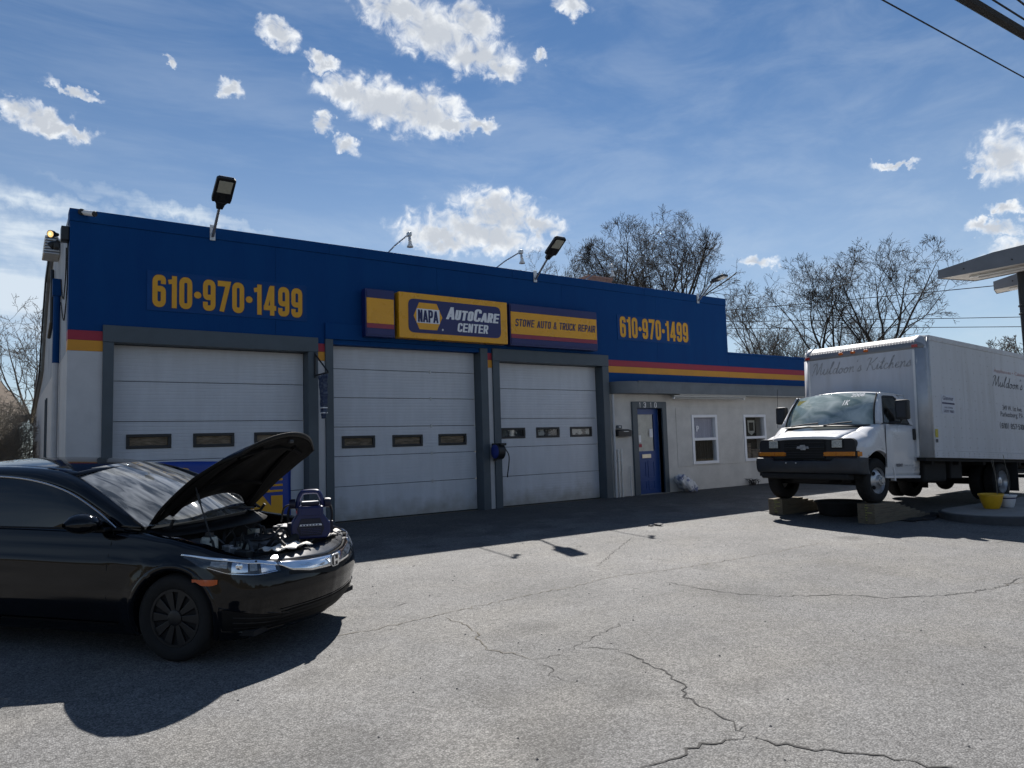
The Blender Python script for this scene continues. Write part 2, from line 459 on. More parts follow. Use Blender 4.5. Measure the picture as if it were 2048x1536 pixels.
# ------------------------------------------------------------------ lettering
def fillet(pts, r, closed=False, n=5):
    pts = [Vector((p[0], p[1])) for p in pts]
    N = len(pts); out = []
    for i in range(N):
        if not closed and i in (0, N - 1):
            out.append(pts[i]); continue
        a, p, b = pts[i - 1], pts[i], pts[(i + 1) % N]
        da, db = (a - p), (b - p)
        k = min(r, da.length * .49, db.length * .49)
        p0 = p + da.normalized() * k; p1 = p + db.normalized() * k
        for j in range(n + 1):
            t = j / n
            out.append(p0 * (1 - t) ** 2 + p * 2 * t * (1 - t) + p1 * t * t)
    return out
def ribbon(pts, w, closed=False):
    """flat stroke; returns verts (2D) and quads"""
    N = len(pts); vs_ = []
    for i in range(N):
        p = pts[i]
        a = pts[i - 1] if (i or closed) else None
        b = pts[(i + 1) % N] if (i < N - 1 or closed) else None
        d1 = (p - a).normalized() if a is not None and (p - a).length > 1e-9 else None
        d2 = (b - p).normalized() if b is not None and (b - p).length > 1e-9 else None
        if d1 is None: d1 = d2
        if d2 is None: d2 = d1
        t = (d1 + d2)
        t = t.normalized() if t.length > 1e-6 else d1
        nrm = Vector((-t.y, t.x))
        sc = 1.0 / max(0.5, nrm.dot(Vector((-d1.y, d1.x))))
        vs_ += [p + nrm * w * .5 * sc, p - nrm * w * .5 * sc]
    fs = []
    for i in range(N if closed else N - 1):
        j = (i + 1) % N
        fs.append((2 * i, 2 * i + 1, 2 * j + 1, 2 * j))
    return vs_, fs
def glyph(ch, w, W=0.46):
    """heavy condensed block capitals and figures, height 1; returns strokes [(pts, fillet radius, closed, width)] and advance"""
    l, r, b, t = w / 2, W - w / 2, w / 2, 1 - w / 2
    R = 0.16; m = 0.5; cx = W / 2
    S_ = []
    def s(pts, rr=R, cl=False, ww=w): S_.append((pts, rr, cl, ww))
    adv = W
    if ch in '0O': s([(l, b), (r, b), (r, t), (l, t)], R * 1.1, True)
    elif ch == '6': s([(r, .72), (r, t), (l, t), (l, b), (r, b), (r, .57), (w - .004, .57)])
    elif ch == '9': s([(l, .28), (l, b), (r, b), (r, t), (l, t), (l, .43), (W - w + .004, .43)])
    elif ch == '1': s([(.21, 0), (.21, 1)], 0); s([(.0, .80), (.21, .84)], 0, ww=w * .8); adv = .21 + w / 2
    elif ch == '7': s([(0, t), (r + .02, t), (.15, 0)], 0)
    elif ch == '4': s([(.34, 0), (.34, 1)], 0); s([(.30, .95), (.09, .28)], 0, ww=w * .9); s([(0, .25), (.5, .25)], 0, ww=w * .9); adv = .5
    elif ch == '3': s([(l, .75), (l, t), (r, t), (r, .54), (.15, .54)]); s([(.15, .5), (r, .5), (r, b), (l, b), (l, .25)])
    elif ch == '5': s([(r, t), (l, t), (l, .55), (r, .55), (r, b), (l, b), (l, .22)], .1)
    elif ch == '8': s([(l, .53), (r, .53), (r, t), (l, t)], R, True); s([(l, b), (r, b), (r, .52), (l, .52)], R, True)
    elif ch == '2': s([(l, .75), (l, t), (r, t), (r, .6), (l, .2), (l, b), (W, b)], .12)
    elif ch == 'A': s([(.05, 0), (cx, .96)], 0); s([(W - .05, 0), (cx, .96)], 0); s([(.12, .27), (W - .12, .27)], 0, ww=w * .8)
    elif ch == 'B': s([(l, 0), (l, 1)], 0); s([(l, t), (r, t), (r, .54), (l, .54)]); s([(l, .5), (r, .5), (r, b), (l, b)])
    elif ch == 'C': s([(r, .68), (r, t), (l, t), (l, b), (r, b), (r, .32)])
    elif ch == 'D': s([(l, b), (r, b), (r, t), (l, t)], R, True); s([(l, 0), (l, 1)], 0)
    elif ch == 'E': s([(l, 0), (l, 1)], 0); [s([(l, y), (W, y)], 0, ww=w * .9) for y in (b, m, t)]
    elif ch == 'F': s([(l, 0), (l, 1)], 0); [s([(l, y), (W, y)], 0, ww=w * .9) for y in (m, t)]
    elif ch == 'H': s([(l, 0), (l, 1)], 0); s([(r, 0), (r, 1)], 0); s([(l, m), (r, m)], 0)
    elif ch == 'I': s([(l, 0), (l, 1)], 0); adv = w
    elif ch == 'K': s([(l, 0), (l, 1)], 0); s([(l, .42), (r + .02, 1)], 0, ww=w * .95); s([(l + .08, .52), (r + .03, 0)], 0, ww=w * .95)
    elif ch == 'L': s([(l, 1), (l, b), (W, b)], 0)
    elif ch == 'M': s([(l, 0), (l, 1)], 0); s([(r + .1, 0), (r + .1, 1)], 0); s([(l, .97), (cx + .05, .3)], 0, ww=w * .8); s([(cx + .05, .3), (r + .1, .97)], 0, ww=w * .8); adv = W + .1
    elif ch == 'N': s([(l, 0), (l, 1)], 0); s([(r, 0), (r, 1)], 0); s([(l + .01, .98), (r - .01, .02)], 0)
    elif ch == 'P': s([(l, 0), (l, 1)], 0); s([(l, t), (r, t), (r, .45), (l, .45)])
    elif ch == 'R': s([(l, 0), (l, 1)], 0); s([(l, t), (r, t), (r, .47), (l, .47)]); s([(cx, .5), (r + .02, 0)], 0)
    elif ch == 'S': s([(r, .72), (r, t), (l, t), (l, .55), (r, .45), (r, b), (l, b), (l, .28)], .13)
    elif ch == 'T': s([(cx, 0), (cx, 1)], 0); s([(0, t), (W, t)], 0)
    elif ch == 'U': s([(l, 1), (l, b), (r, b), (r, 1)])
    elif ch == 'W': [s(q, 0, ww=w * .8) for q in ([(.06, 1), (.17, 0)], [(.17, 0), (cx + .09, .97)], [(cx + .09, .97), (W + .01, 0)], [(W + .01, 0), (W + .12, 1)])]; adv = W + .18
    elif ch == 'Y': s([(cx, 0), (cx, .45)], 0); s([(.05, 1), (cx, .42)], 0); s([(W - .05, 1), (cx, .42)], 0)
    elif ch == '&': s([(W, .03), (.14, .70)], 0, ww=w * .8); s([(.14, .66), (.12, t), (r - .06, t), (r - .06, .64), (l, .40), (l, b), (r - .04, b), (r + .02, .42)], .1, ww=w * .8)
    elif ch == '.': s([(0, b * .8), (w, b * .8)], 0); adv = w
    elif ch == '-': s([(0, m), (.2, m)], 0); adv = .2
    elif ch == '\u00b7':
        n = 14; S_.append(('disc', (w * .62, .47), w * .62, n)); adv = w * 1.24
    elif ch == ' ': adv = W * .62
    return S_, adv
def block_text(text, frame, width, height, w=0.17, gap=0.07, W=0.46, shear=0.0, caps=None):
    """frame: (origin, xdir, ydir, normal); fits the text into width x height; caps: smaller size for all but initials"""
    o, xd, yd, nd = [Vector(a) for a in frame]
    items = []; x = 0
    for i, ch in enumerate(text):
        s_ = 1.0
        if caps and ch.islower(): s_ = caps; ch = ch.upper()
        g, adv = glyph(ch, w / (s_ if s_ < 1 else 1) * (0.92 if s_ < 1 else 1), W)
        items.append((g, x, s_)); x += adv * s_ + gap
    total = x - gap
    sx = width / total
    mb = MB(); lift = 0
    for g, x0, s_ in items:
        for st in g:
            lift += 1
            dz = 0.0002 * (lift % 7)
            if st[0] == 'disc':
                _, c_, rr, n = st
                pts = [(c_[0] + rr * math.cos(2 * math.pi * k / n), c_[1] + rr * math.sin(2 * math.pi * k / n)) for k in range(n)]
                # keep the dot round whatever the fit
                pts = [(c_[0] + (p[0] - c_[0]) * (height / sx), p[1]) for p in pts]
                fs = [tuple(range(n))]
            else:
                pl = fillet(st[0], st[1], st[2]) if st[1] else [Vector(p) for p in st[0]]
                pts, fs = ribbon(pl, st[3], st[2])
            vv = []
            for p in pts:
                px = (x0 + p[0] * s_ + shear * p[1] * s_) * sx; py = min(max(p[1], 0), 1) * s_ * height
                vv.append(o + xd * px + yd * py + nd * dz)
            mb.add(vv, fs)
    return mb
def font_text(text, frame, width, height, shear=0.0):
    """light print set in the built-in face"""
    cu = bpy.data.curves.new('tmp_text', 'FONT'); cu.body = text; cu.shear = shear; cu.size = 1; cu.offset = 0.008
    cu.resolution_u = 3
    ob = bpy.data.objects.new('tmp_text', cu); C.objects.link(ob)
    dg = bpy.context.evaluated_depsgraph_get(); dg.update()
    me = ob.evaluated_get(dg).to_mesh()
    vs_ = [v.co.copy() for v in me.vertices]; fs = [tuple(p.vertices) for p in me.polygons]
    ob.evaluated_get(dg).to_mesh_clear()
    bpy.data.objects.remove(ob); bpy.data.curves.remove(cu)
    x0 = min(v.x for v in vs_); x1 = max(v.x for v in vs_); y0 = min(v.y for v in vs_); y1 = max(v.y for v in vs_)
    o, xd, yd, nd = [Vector(a) for a in frame]
    mb = MB()
    mb.add([o + xd * ((v.x - x0) / (x1 - x0) * width) + yd * ((v.y - y0) / (y1 - y0) * height) for v in vs_], fs)
    return mb
SCRIPT = {  # joined handwriting: strokes in a unit box, x advance
    'M': ([[(.0, .02), (.10, .5), (.22, 1.0), (.30, .5), (.36, .1), (.50, .6), (.62, 1.0), (.64, .5), (.68, .08), (.80, .12)], [(-.08, .80), (.02, .98), (.22, 1.0)]], .80),
    'K': ([[(.06, .0), (.14, .5), (.24, 1.0)], [(-.06, .82), (.06, .98), (.26, .96)], [(.66, 1.0), (.40, .68), (.18, .48), (.34, .42), (.50, .05), (.66, .08)]], .66),
    'u': ([[(.0, .12), (.08, .45), (.08, .15), (.18, .02), (.32, .2), (.38, .45), (.36, .1), (.46, .08)]], .46),
    'l': ([[(.0, .1), (.14, .5), (.26, .95), (.18, .98), (.10, .5), (.12, .06), (.26, .1)]], .26),
    'd': ([[(.34, .4), (.18, .45), (.06, .2), (.16, .02), (.32, .2), (.44, .98), (.36, .1), (.48, .08)]], .46),
    'o': ([[(.26, .42), (.10, .38), (.04, .14), (.16, .02), (.30, .16), (.28, .38), (.20, .36), (.40, .34)]], .38),
    'n': ([[(.0, .4), (.08, .42), (.06, .02), (.14, .32), (.28, .44), (.30, .1), (.42, .08)]], .42),
    's': ([[(.0, .1), (.18, .48), (.22, .3), (.28, .12), (.14, .02), (.02, .08), (.30, .1)]], .32),
    "'": ([[(.10, 1.0), (.05, .78)]], .16),
    'i': ([[(.0, .1), (.10, .44), (.10, .08), (.22, .1)], [(.14, .64), (.17, .68)]], .22),
    't': ([[(.0, .1), (.14, .5), (.22, .85), (.12, .1), (.26, .1)], [(.0, .56), (.30, .60)]], .26),
    'c': ([[(.28, .36), (.16, .45), (.04, .2), (.14, .02), (.34, .12)]], .32),
    'h': ([[(.0, .1), (.16, .6), (.26, .98), (.16, .8), (.08, .02), (.16, .34), (.28, .42), (.30, .08), (.42, .1)]], .42),
    'e': ([[(.0, .16), (.20, .26), (.22, .42), (.10, .40), (.05, .14), (.16, .02), (.34, .12)]], .32),
    ' ': ([], .30)}
def script_text(text, frame, width, height, w=0.055, shear=0.25):
    o, xd, yd, nd = [Vector(a) for a in frame]
    x = 0; items = []
    for ch in text:
        st, adv = SCRIPT[ch]; items.append((st, x)); x += adv + .03
    sx = width / x; mb = MB(); lift = 0
    for st, x0 in items:
        for s_ in st:
            lift += 1
            pl = [Vector((p[0], p[1])) for p in cr([(q[0], q[1], 0) for q in s_], 4)]
            pts, fs = ribbon(pl, w)
            mb.add([o + xd * ((x0 + p[0] + shear * p[1]) * sx) + yd * (p[1] * height) + nd * (0.0002 * (lift % 9)) for p in pts], fs)
    return mb
# ------------------------------------------------------------------ ground
def asphalt_mat():
    m = bpy.data.materials.new('asphalt'); m.use_nodes = True
    nt = m.node_tree; b = nt.nodes['Principled BSDF']
    def N(t): return nt.nodes.new(t)
    L = nt.links.new
    tcn = N('ShaderNodeTexCoord'); V = tcn.outputs['Object']
    def noise(s, d=4, r=.6, vec=None):
        n = N('ShaderNodeTexNoise'); n.inputs['Scale'].default_value = s; n.inputs['Detail'].default_value = d; n.inputs['Roughness'].default_value = r
        L(vec or V, n.inputs['Vector']); return n.outputs['Fac']
    def mr(v, a, b_, lo, hi):
        n = N('ShaderNodeMapRange'); L(v, n.inputs[0]); n.inputs[1].default_value = a; n.inputs[2].default_value = b_; n.inputs[3].default_value = lo; n.inputs[4].default_value = hi
        return n.outputs[0]
    def mul(a, b_):
        n = N('ShaderNodeMath'); n.operation = 'MULTIPLY'; L(a, n.inputs[0])
        if isinstance(b_, float): n.inputs[1].default_value = b_
        else: L(b_, n.inputs[1])
        return n.outputs[0]
    vo = N('ShaderNodeTexVoronoi'); vo.inputs['Scale'].default_value = 95; L(V, vo.inputs['Vector'])
    sepc = N('ShaderNodeSeparateColor'); L(vo.outputs['Color'], sepc.inputs[0])
    stone = mr(sepc.outputs[0], 0.0, 1.0, 0.56, 1.42)
    edge = mr(vo.outputs['Distance'], 0.25, 0.75, 1.08, 0.6)
    vo2 = N('ShaderNodeTexVoronoi'); vo2.inputs['Scale'].default_value = 34; L(V, vo2.inputs['Vector'])
    sep2 = N('ShaderNodeSeparateColor'); L(vo2.outputs['Color'], sep2.inputs[0])
    clump = mr(sep2.outputs[1], 0, 1, 0.86, 1.14)
    big = mr(noise(0.55, 5, .6), 0.32, 0.68, 0.80, 1.12)
    mid = mr(noise(3.2, 6, .65), 0.3, 0.7, 0.90, 1.10)
    fac = mul(mul(mul(stone, edge), clump), mul(big, mid))
    # old oil drips
    oil = mr(noise(1.1, 2, .4), 0.66, 0.76, 1.0, 0.62)
    fac = mul(fac, oil)
    # separate drips where cars have stood, and wall shade deepened in the colour before the bays
    wv = N('ShaderNodeTexNoise'); wv.inputs['Scale'].default_value = 5; wv.inputs['Detail'].default_value = 5; L(V, wv.inputs['Vector'])
    wo_ = N('ShaderNodeVectorMath'); wo_.operation = 'MULTIPLY_ADD'; L(wv.outputs['Color'], wo_.inputs[0]); wo_.inputs[1].default_value = (.45, .45, 0); L(V, wo_.inputs[2])
    best = None
    for sx_, sy_, sr_ in [(4.59, -6.74, 0.75), (2.61, -8.75, 0.38), (2.57, -9.53, 0.42), (1.57, -8.92, 0.35), (6.08, -8.01, 0.5), (3.31, -9.23, 0.3), (2.79, -5.14, 0.3)]:
        ds = N('ShaderNodeVectorMath'); ds.operation = 'MULTIPLY_ADD'; L(wo_.outputs[0], ds.inputs[0]); ds.inputs[1].default_value = (1 / sr_, 1 / sr_, 0); ds.inputs[2].default_value = (-(sx_ + .22) / sr_, -(sy_ + .22) / sr_, 0)
        ln = N('ShaderNodeVectorMath'); ln.operation = 'LENGTH'; L(ds.outputs[0], ln.inputs[0])
        if best is None: best = ln.outputs['Value']
        else:
            mn = N('ShaderNodeMath'); mn.operation = 'MINIMUM'; L(best, mn.inputs[0]); L(ln.outputs['Value'], mn.inputs[1]); best = mn.outputs[0]
    fac = mul(fac, mr(best, .35, 1.15, .74, 1.0))
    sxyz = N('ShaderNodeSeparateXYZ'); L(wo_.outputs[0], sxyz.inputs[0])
    shade_n = mr(noise(1.3, 6, .65), .35, .65, -1.1, .9)
    ay = N('ShaderNodeMath'); ay.operation = 'ADD'; L(sxyz.outputs['Y'], ay.inputs[0]); L(shade_n, ay.inputs[1])
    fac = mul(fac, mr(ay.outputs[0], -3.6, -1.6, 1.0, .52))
    col = N('ShaderNodeMix'); col.data_type = 'RGBA'; col.blend_type = 'MULTIPLY'; col.inputs[0].default_value = 1
    tint = N('ShaderNodeMix'); tint.data_type = 'RGBA'; L(mr(noise(0.9, 3), .45, .7, 0, 1), tint.inputs[0])
    tint.inputs[6].default_value = (0.157, 0.156, 0.154, 1); tint.inputs[7].default_value = (0.168, 0.163, 0.153, 1)
    L(tint.outputs[2], col.inputs[6])
    cc = N('ShaderNodeCombineColor'); [L(fac, cc.inputs[i]) for i in range(3)]
    L(cc.outputs[0], col.inputs[7]); L(col.outputs[2], b.inputs['Base Color'])
    b.inputs['Roughness'].default_value = 0.82
    b.inputs['Specular IOR Level'].default_value = 0.35
    h = N('ShaderNodeMath'); h.operation = 'ADD'; L(sepc.outputs[1], h.inputs[0]); L(mul(vo.outputs['Distance'], -1.2), h.inputs[1])
    bp = N('ShaderNodeBump'); bp.inputs['Strength'].default_value = 0.75; bp.inputs['Distance'].default_value = 0.004
    L(h.outputs[0], bp.inputs['Height']); L(bp.outputs[0], b.inputs['Normal'])
    MATS['asphalt'] = m
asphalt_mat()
M('earth', (0.12, 0.095, 0.06), 0.95, col2=(0.20, 0.165, 0.105), vs_=0.6, detail=8, bump=0.6, bs=12)
M('crack_fill', (0.028, 0.027, 0.026), 0.95, var=0.3, vs_=30)
M('seam_fill', (0.085, 0.075, 0.055), 0.95, var=0.3, vs_=30)
M('concrete', (0.24, 0.235, 0.225), 0.9, var=0.16, vs_=3, detail=8, bump=0.3, bs=50)
M('sand', (0.30, 0.27, 0.22), 0.95, var=0.2, vs_=15)
M('paint_line', (0.30, 0.26, 0.16), 0.8, var=0.5, vs_=14, thr=(0.4, 0.6))

def sheet(name, mat, x0, x1, y0, y1, nx, ny, dz, bumpy=0.0):
    rows = []
    for j in range(ny + 1):
        y = y0 + (y1 - y0) * j / ny
        rows.append([(x0 + (x1 - x0) * i / nx, y, gz(y) + dz + (random.uniform(-bumpy, bumpy) if bumpy else 0)) for i in range(nx + 1)])
    mb = MB(); mb.grid(rows)
    o = mb.build(name, mat, smooth=True)
    return tag(o, kind='structure')
# earth sheet out to the horizon, with rows of vertices where the lot's slope changes
mb = MB(); rows = []
ys = [-900, -300, -100, -45, -20, -10, -4, 0, 4, 10, 20, 40, 80, 160, 400, 1200]
xs = [-900, -300, -120, -60, -30, -15, -8, 0, 8, 16, 24, 32, 45, 80, 160, 400, 1200]
for y in ys:
    rows.append([(x, y, gz(y) - 0.012) for x in xs])
mb.grid(rows)
tag(mb.build('ground', 'earth', smooth=True), kind='structure')
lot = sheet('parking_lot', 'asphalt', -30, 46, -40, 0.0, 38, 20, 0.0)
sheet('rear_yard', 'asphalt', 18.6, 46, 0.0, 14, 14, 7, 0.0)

# the cracks that run through the lot, each a narrow open joint filled with dirt
def crack(pts, w):
    pts = [Vector((p[0], p[1], 0)) for p in pts]
    out = []
    for a, b in zip(pts, pts[1:]):
        n = max(2, int((b - a).length / 0.045))
        nrm = Vector((-(b - a).y, (b - a).x, 0)).normalized()
        for k in range(n):
            t = k / n
            out.append(a.lerp(b, t) + nrm * (random.gauss(0, 0.016) + .008 * math.sin(k * 1.9 + a.x * 7)))
    out.append(pts[-1])
    q2 = []
    for i in range(len(out)):
        q2.append(out[i])
    vs_, fs = ribbon([Vector((p.x, p.y)) for p in q2], 1.0)
    n_ = len(q2); vv = []
    ph = random.uniform(0, 9)
    for i in range(n_):
        a_, b_ = vs_[2 * i], vs_[2 * i + 1]; c_ = (a_ + b_) / 2
        ww = w * (.24 + .30 * abs(math.sin(i * .37 + ph)) + random.uniform(-.12, .30)) * min(1, .25 + .25 * min(i, n_ - 1 - i))
        d_ = (a_ - b_).normalized() * ww * .5
        vv += [c_ + d_, c_ - d_]
    mb = MB(); mb.add([(v.x, v.y, gz(v.y) + 0.004) for v in vv], fs)
    o = mb.build('crack', 'crack_fill' if w > .0165 or w < .0155 else 'seam_fill', lot)
    return o
CRACKS = [([(3.284, -6.899), (3.295, -7.242), (3.259, -7.522), (3.066, -7.962), (3.112, -8.073), (3.167, -8.221), (3.213, -8.408)], 0.016), ([(3.213, -8.408), (3.202, -8.572), (3.11, -8.785), (3.147, -8.939)], 0.012), ([(3.213, -8.408), (3.456, -8.395), (3.779, -8.297), (4.141, -8.141), (4.512, -8.067)], 0.012), ([(3.687, -8.383), (3.838, -8.587), (3.816, -8.828), (3.767, -9.19), (3.662, -9.377), (3.54, -9.55), (3.494, -9.704), (3.45, -9.917), (3.395, -10.112)], 0.02), ([(3.351, -10.145), (3.22, -10.099), (3.028, -10.074), (2.81, -10.081), (2.626, -10.045)], 0.026), ([(3.351, -10.145), (3.41, -10.286), (3.501, -10.448), (3.646, -10.627), (3.743, -10.787), (3.81, -10.92), (3.904, -11.036)], 0.026), ([(3.369, -10.063), (3.518, -10.09)], 0.02), ([(5.895, -7.16), (5.948, -7.591), (6.021, -7.968), (6.262, -8.314), (6.803, -8.677), (6.999, -8.983), (7.447, -9.253), (7.891, -9.407), (8.377, -9.464), (9.056, -9.432)], 0.022), ([(8.377, -9.464), (8.788, -9.526)], 0.016), ([(2.2, -6.901), (2.589, -6.915), (3.115, -6.855), (3.785, -6.783), (4.353, -6.735), (4.894, -6.734), (5.705, -6.607), (6.337, -6.749), (7.196, -6.799), (8.195, -6.825), (9.522, -6.785)], 0.016), ([(5.859, -6.085), (6.66, -5.528), (7.785, -4.739)], 0.014), ([(3.035, -6.351), (3.242, -6.261), (3.395, -6.259)], 0.014), ([(5.601, -6.007), (5.716, -6.365)], 0.01), ([(11.207, -8.31), (11.6, -8.332), (11.699, -8.498)], 0.014)]
for pts, w in CRACKS:
    crack(pts, w)

# ------------------------------------------------------------------ the repair shop
shop = thing('repair_shop', 'long single storey repair shop, blue above and white below, with three bays', 'building', (8.5, 0, 0))
def sp(mb, name, mat, parent=None, **k):
    return mb.build(name, mat, parent or shop, world=True, **k)
X0, X1, TOP = 0.75, 16.40, 5.20
BASE = -0.30
TH = 0.30
D = [dict(l=1.37, r=4.475, z=3.13, tl=1.22, tr=4.66), dict(l=4.95, r=8.19, z=3.36, tl=4.80, tr=8.37), dict(l=8.67, r=11.64, z=3.13, tl=8.50, tr=11.84)]
# upper blue wall, in painted sheets with fine joints
xs_ = [X0, 3.9, 7.2, 10.5, 13.6, X1]
for a, b in zip(xs_, xs_[1:]):
    sp(MB().box(a + .002, b - .002, 0, TH, 3.302, 5.0), 'wall_panel', 'wall_blue')
for a, b in zip([X0 - .01, 4.9, 9.1, 13.2], [4.9, 9.1, 13.2, X1 + .01]):
    sp(MB().box(a + .002, b - .002, -.014, TH + .02, 5.003, TOP, .006), 'coping', 'wall_blue')
# piers between and beside the bays: white, then yellow and red bands
piers = [(X0, 1.22), (4.66, 4.80), (8.37, 8.50)]
for a, b in piers:
    sp(MB().box(a, b, 0, TH, BASE, 2.98), 'pier', 'wall_white')
    sp(MB().box(a, b, -.002, TH, 2.983, 3.148), 'yellow_band', 'stripe_yellow')
    sp(MB().box(a, b, -.002, TH, 3.151, 3.299), 'red_band', 'stripe_red')
# wall above bays, hidden behind headers
for d in D:
    sp(MB().box(d['tl'] + .01, d['tr'] - .01, .03, TH, d['z'] + .04, 3.299), 'lintel', 'wall_blue') if d['z'] < 3.2 else None
# blue header box over the middle bay
sp(MB().box(4.80, 8.37, -.05, 0.0, 3.39, 3.69, .008), 'header_box', 'wall_blue')
# grey steel trim round each bay
for i, d in enumerate(D):
    sp(MB().box(d['tl'], d['l'], -.045, TH - .05, BASE, d['z'] if i != 1 else 3.388, .006), 'door_jamb', 'trim_grey')
    sp(MB().box(d['r'], d['tr'], -.045, TH - .05, BASE, d['z'] if i != 1 else 3.388, .006), 'door_jamb', 'trim_grey')
    if i != 1:
        sp(MB().box(d['tl'] - .004, d['tr'] + .004, -.05, TH - .05, d['z'] + .003, 3.40, .006), 'door_header', 'trim_grey')
    else:
        sp(MB().box(d['l'], d['r'], .02, TH - .05, 3.36, 3.388), 'door_header', 'trim_grey')
# sectional doors
SECT = [[0.0, .635, 1.26, 1.895, 2.545, 3.13], [0.0, .645, 1.21, 1.765, 2.32, 2.87, 3.36], [0.0, .645, 1.28, 1.90, 2.56, 3.13]]
WINS = [[(1.60, 2.235), (2.60, 3.235), (3.60, 4.235)], [(5.215, 5.86), (6.26, 6.90), (7.295, 7.935)], [(8.83, 9.47), (9.81, 10.45), (10.80, 11.44)]]
WZ = [(1.47, 1.675), (1.375, 1.58), (1.48, 1.685)]
YD = 0.22
INNER = ['interior_wood', 'interior_wood', 'interior_shop']
for i, d in enumerate(D):
    gd = sub_empty('garage_door', shop, loc=((d['l'] + d['r']) / 2 - 8.5, YD, 0))
    gd['label'] = ['white sectional garage door behind the black car', 'tall white middle garage door under the yellow sign', 'white garage door beside the office'][i]
    zs = SECT[i]
    for k, (a, b) in enumerate(zip(zs, zs[1:])):
        a2 = (BASE * .3 if k == 0 else a)
        wz = WZ[i]
        if a < wz[0] < b:
            # section with glazed openings, built round its windows
            mb = MB()
            xe = [d['l']] + [q for w_ in WINS[i] for q in w_] + [d['r']]
            mb.box(d['l'] + .006, d['r'] - .006, YD, YD + .045, a2 + .005, wz[0])
            mb.box(d['l'] + .006, d['r'] - .006, YD, YD + .045, wz[1], b - .005)
            for q in range(0, len(xe), 2):
                mb.box(xe[q] + (.006 if q == 0 else 0), xe[q + 1] - (.006 if q == len(xe) - 2 else 0), YD, YD + .045, wz[0], wz[1])
            sp(mb, 'panel', 'door_white', gd)
            for (wa, wb) in WINS[i]:
                fr = MB()
                t = .035
                fr.box(wa - .015, wb + .015, YD - .018, YD + .03, wz[1] - t, wz[1] + .015, .008)
                fr.box(wa - .015, wb + .015, YD - .018, YD + .03, wz[0] - .015, wz[0] + t, .008)
                fr.box(wa - .015, wa + t, YD - .017, YD + .03, wz[0] + t, wz[1] - t)
                fr.box(wb - t, wb + .015, YD - .017, YD + .03, wz[0] + t, wz[1] - t)
                sp(fr, 'window_frame', 'black_plastic', gd)
                sp(MB().box(wa + t - .002, wb - t + .002, YD + .004, YD + .010, wz[0] + t - .002, wz[1] - t + .002), 'pane', 'pane', gd)
                sp(MB().box(wa - .01, wb + .01, YD + .046, YD + .056, wz[0] - .02, wz[1] + .02), 'backing', INNER[i], gd)
        else:
            sp(MB().box(d['l'] + .006, d['r'] - .006, YD, YD + .045, a2 + .005, b - .005, .004), 'panel', 'door_white', gd)
    sp(MB().box(d['l'], d['r'], YD + .058, YD + .07, BASE, d['z'] + .03), 'backing', 'dark_void', gd)
    if i == 1:   # hinges and stile screws down the middle door
        for z in zs[1:-1]:
            sp(MB().box(7.10, 7.135, YD - .012, YD, z - .035, z + .035, .004), 'hinge', 'metal_grey', gd)
    mbt = MB(); mbt.box(d['l'] - .004, d['r'] + .004, YD - .012, YD + .03, -.02, .012)
    sp(mbt, 'weather_strip', 'black_rubber', gd)
# office front: stucco wall with openings for the door and the two windows
EXL, EXR = 16.40, 23.0
yo = 0.0
wins = [(14.76, 15.72), (16.91, 17.86)]
dl, dr, dtop = 12.74, 13.62, 2.13
wz0, wz1 = .68, 1.94
mb = MB()
mb.box(11.84, dl, yo, TH, BASE, 2.60)
mb.box(dl, dr, yo, TH, dtop, 2.60)
mb.box(dr, wins[0][0], yo, TH, BASE, 2.60)
for a, b in wins:
    mb.box(a, b, yo, TH, BASE, wz0); mb.box(a, b, yo, TH, wz1, 2.60)
mb.box(wins[0][1], wins[1][0], yo, TH, BASE, 2.60); mb.box(wins[1][1], EXR, yo, TH, BASE, 2.60)
sp(mb, 'office_wall', 'wall_stucco')
# raised render patch round the windows and a low plinth line
mb = MB()
mb.box(14.15, wins[0][0] - .04, -.012, 0, .62, 2.14); mb.box(wins[0][1] + .04, wins[1][0] - .04, -.012, 0, .62, 2.14)
mb.box(wins[1][1] + .04, 19.5, -.012, 0, .62, 2.14)
for a, b in wins:
    mb.box(a - .04, b + .04, -.012, 0, wz1 + .04, 2.14); mb.box(a - .04, b + .04, -.012, 0, .62, wz0 - .04)
sp(mb, 'render_patch', 'wall_stucco', bevel=.004)
# bands over the office
def band(a, b, z0, z1, mat, name, y=-.004):
    sp(MB().box(a, b, y, TH, z0, z1), name, mat)
for a, b in ((11.842, 16.398), (16.402, EXR)):
    band(a, b, 3.151, 3.299, 'stripe_red', 'red_band'); band(a, b, 2.993, 3.148, 'stripe_yellow', 'yellow_band'); band(a, b, 2.62, 2.990, 'wall_blue', 'blue_band')
sp(MB().box(X1 + .002, EXR, 0, TH, 3.302, 3.64), 'wall_panel', 'wall_blue')
sp(MB().box(X1 + .002, EXR, -.012, TH + .02, 3.643, 3.70, .005), 'coping', 'wall_blue')
M('batten_grey', (0.42, 0.42, 0.41), 0.5, var=0.08, vs_=5)
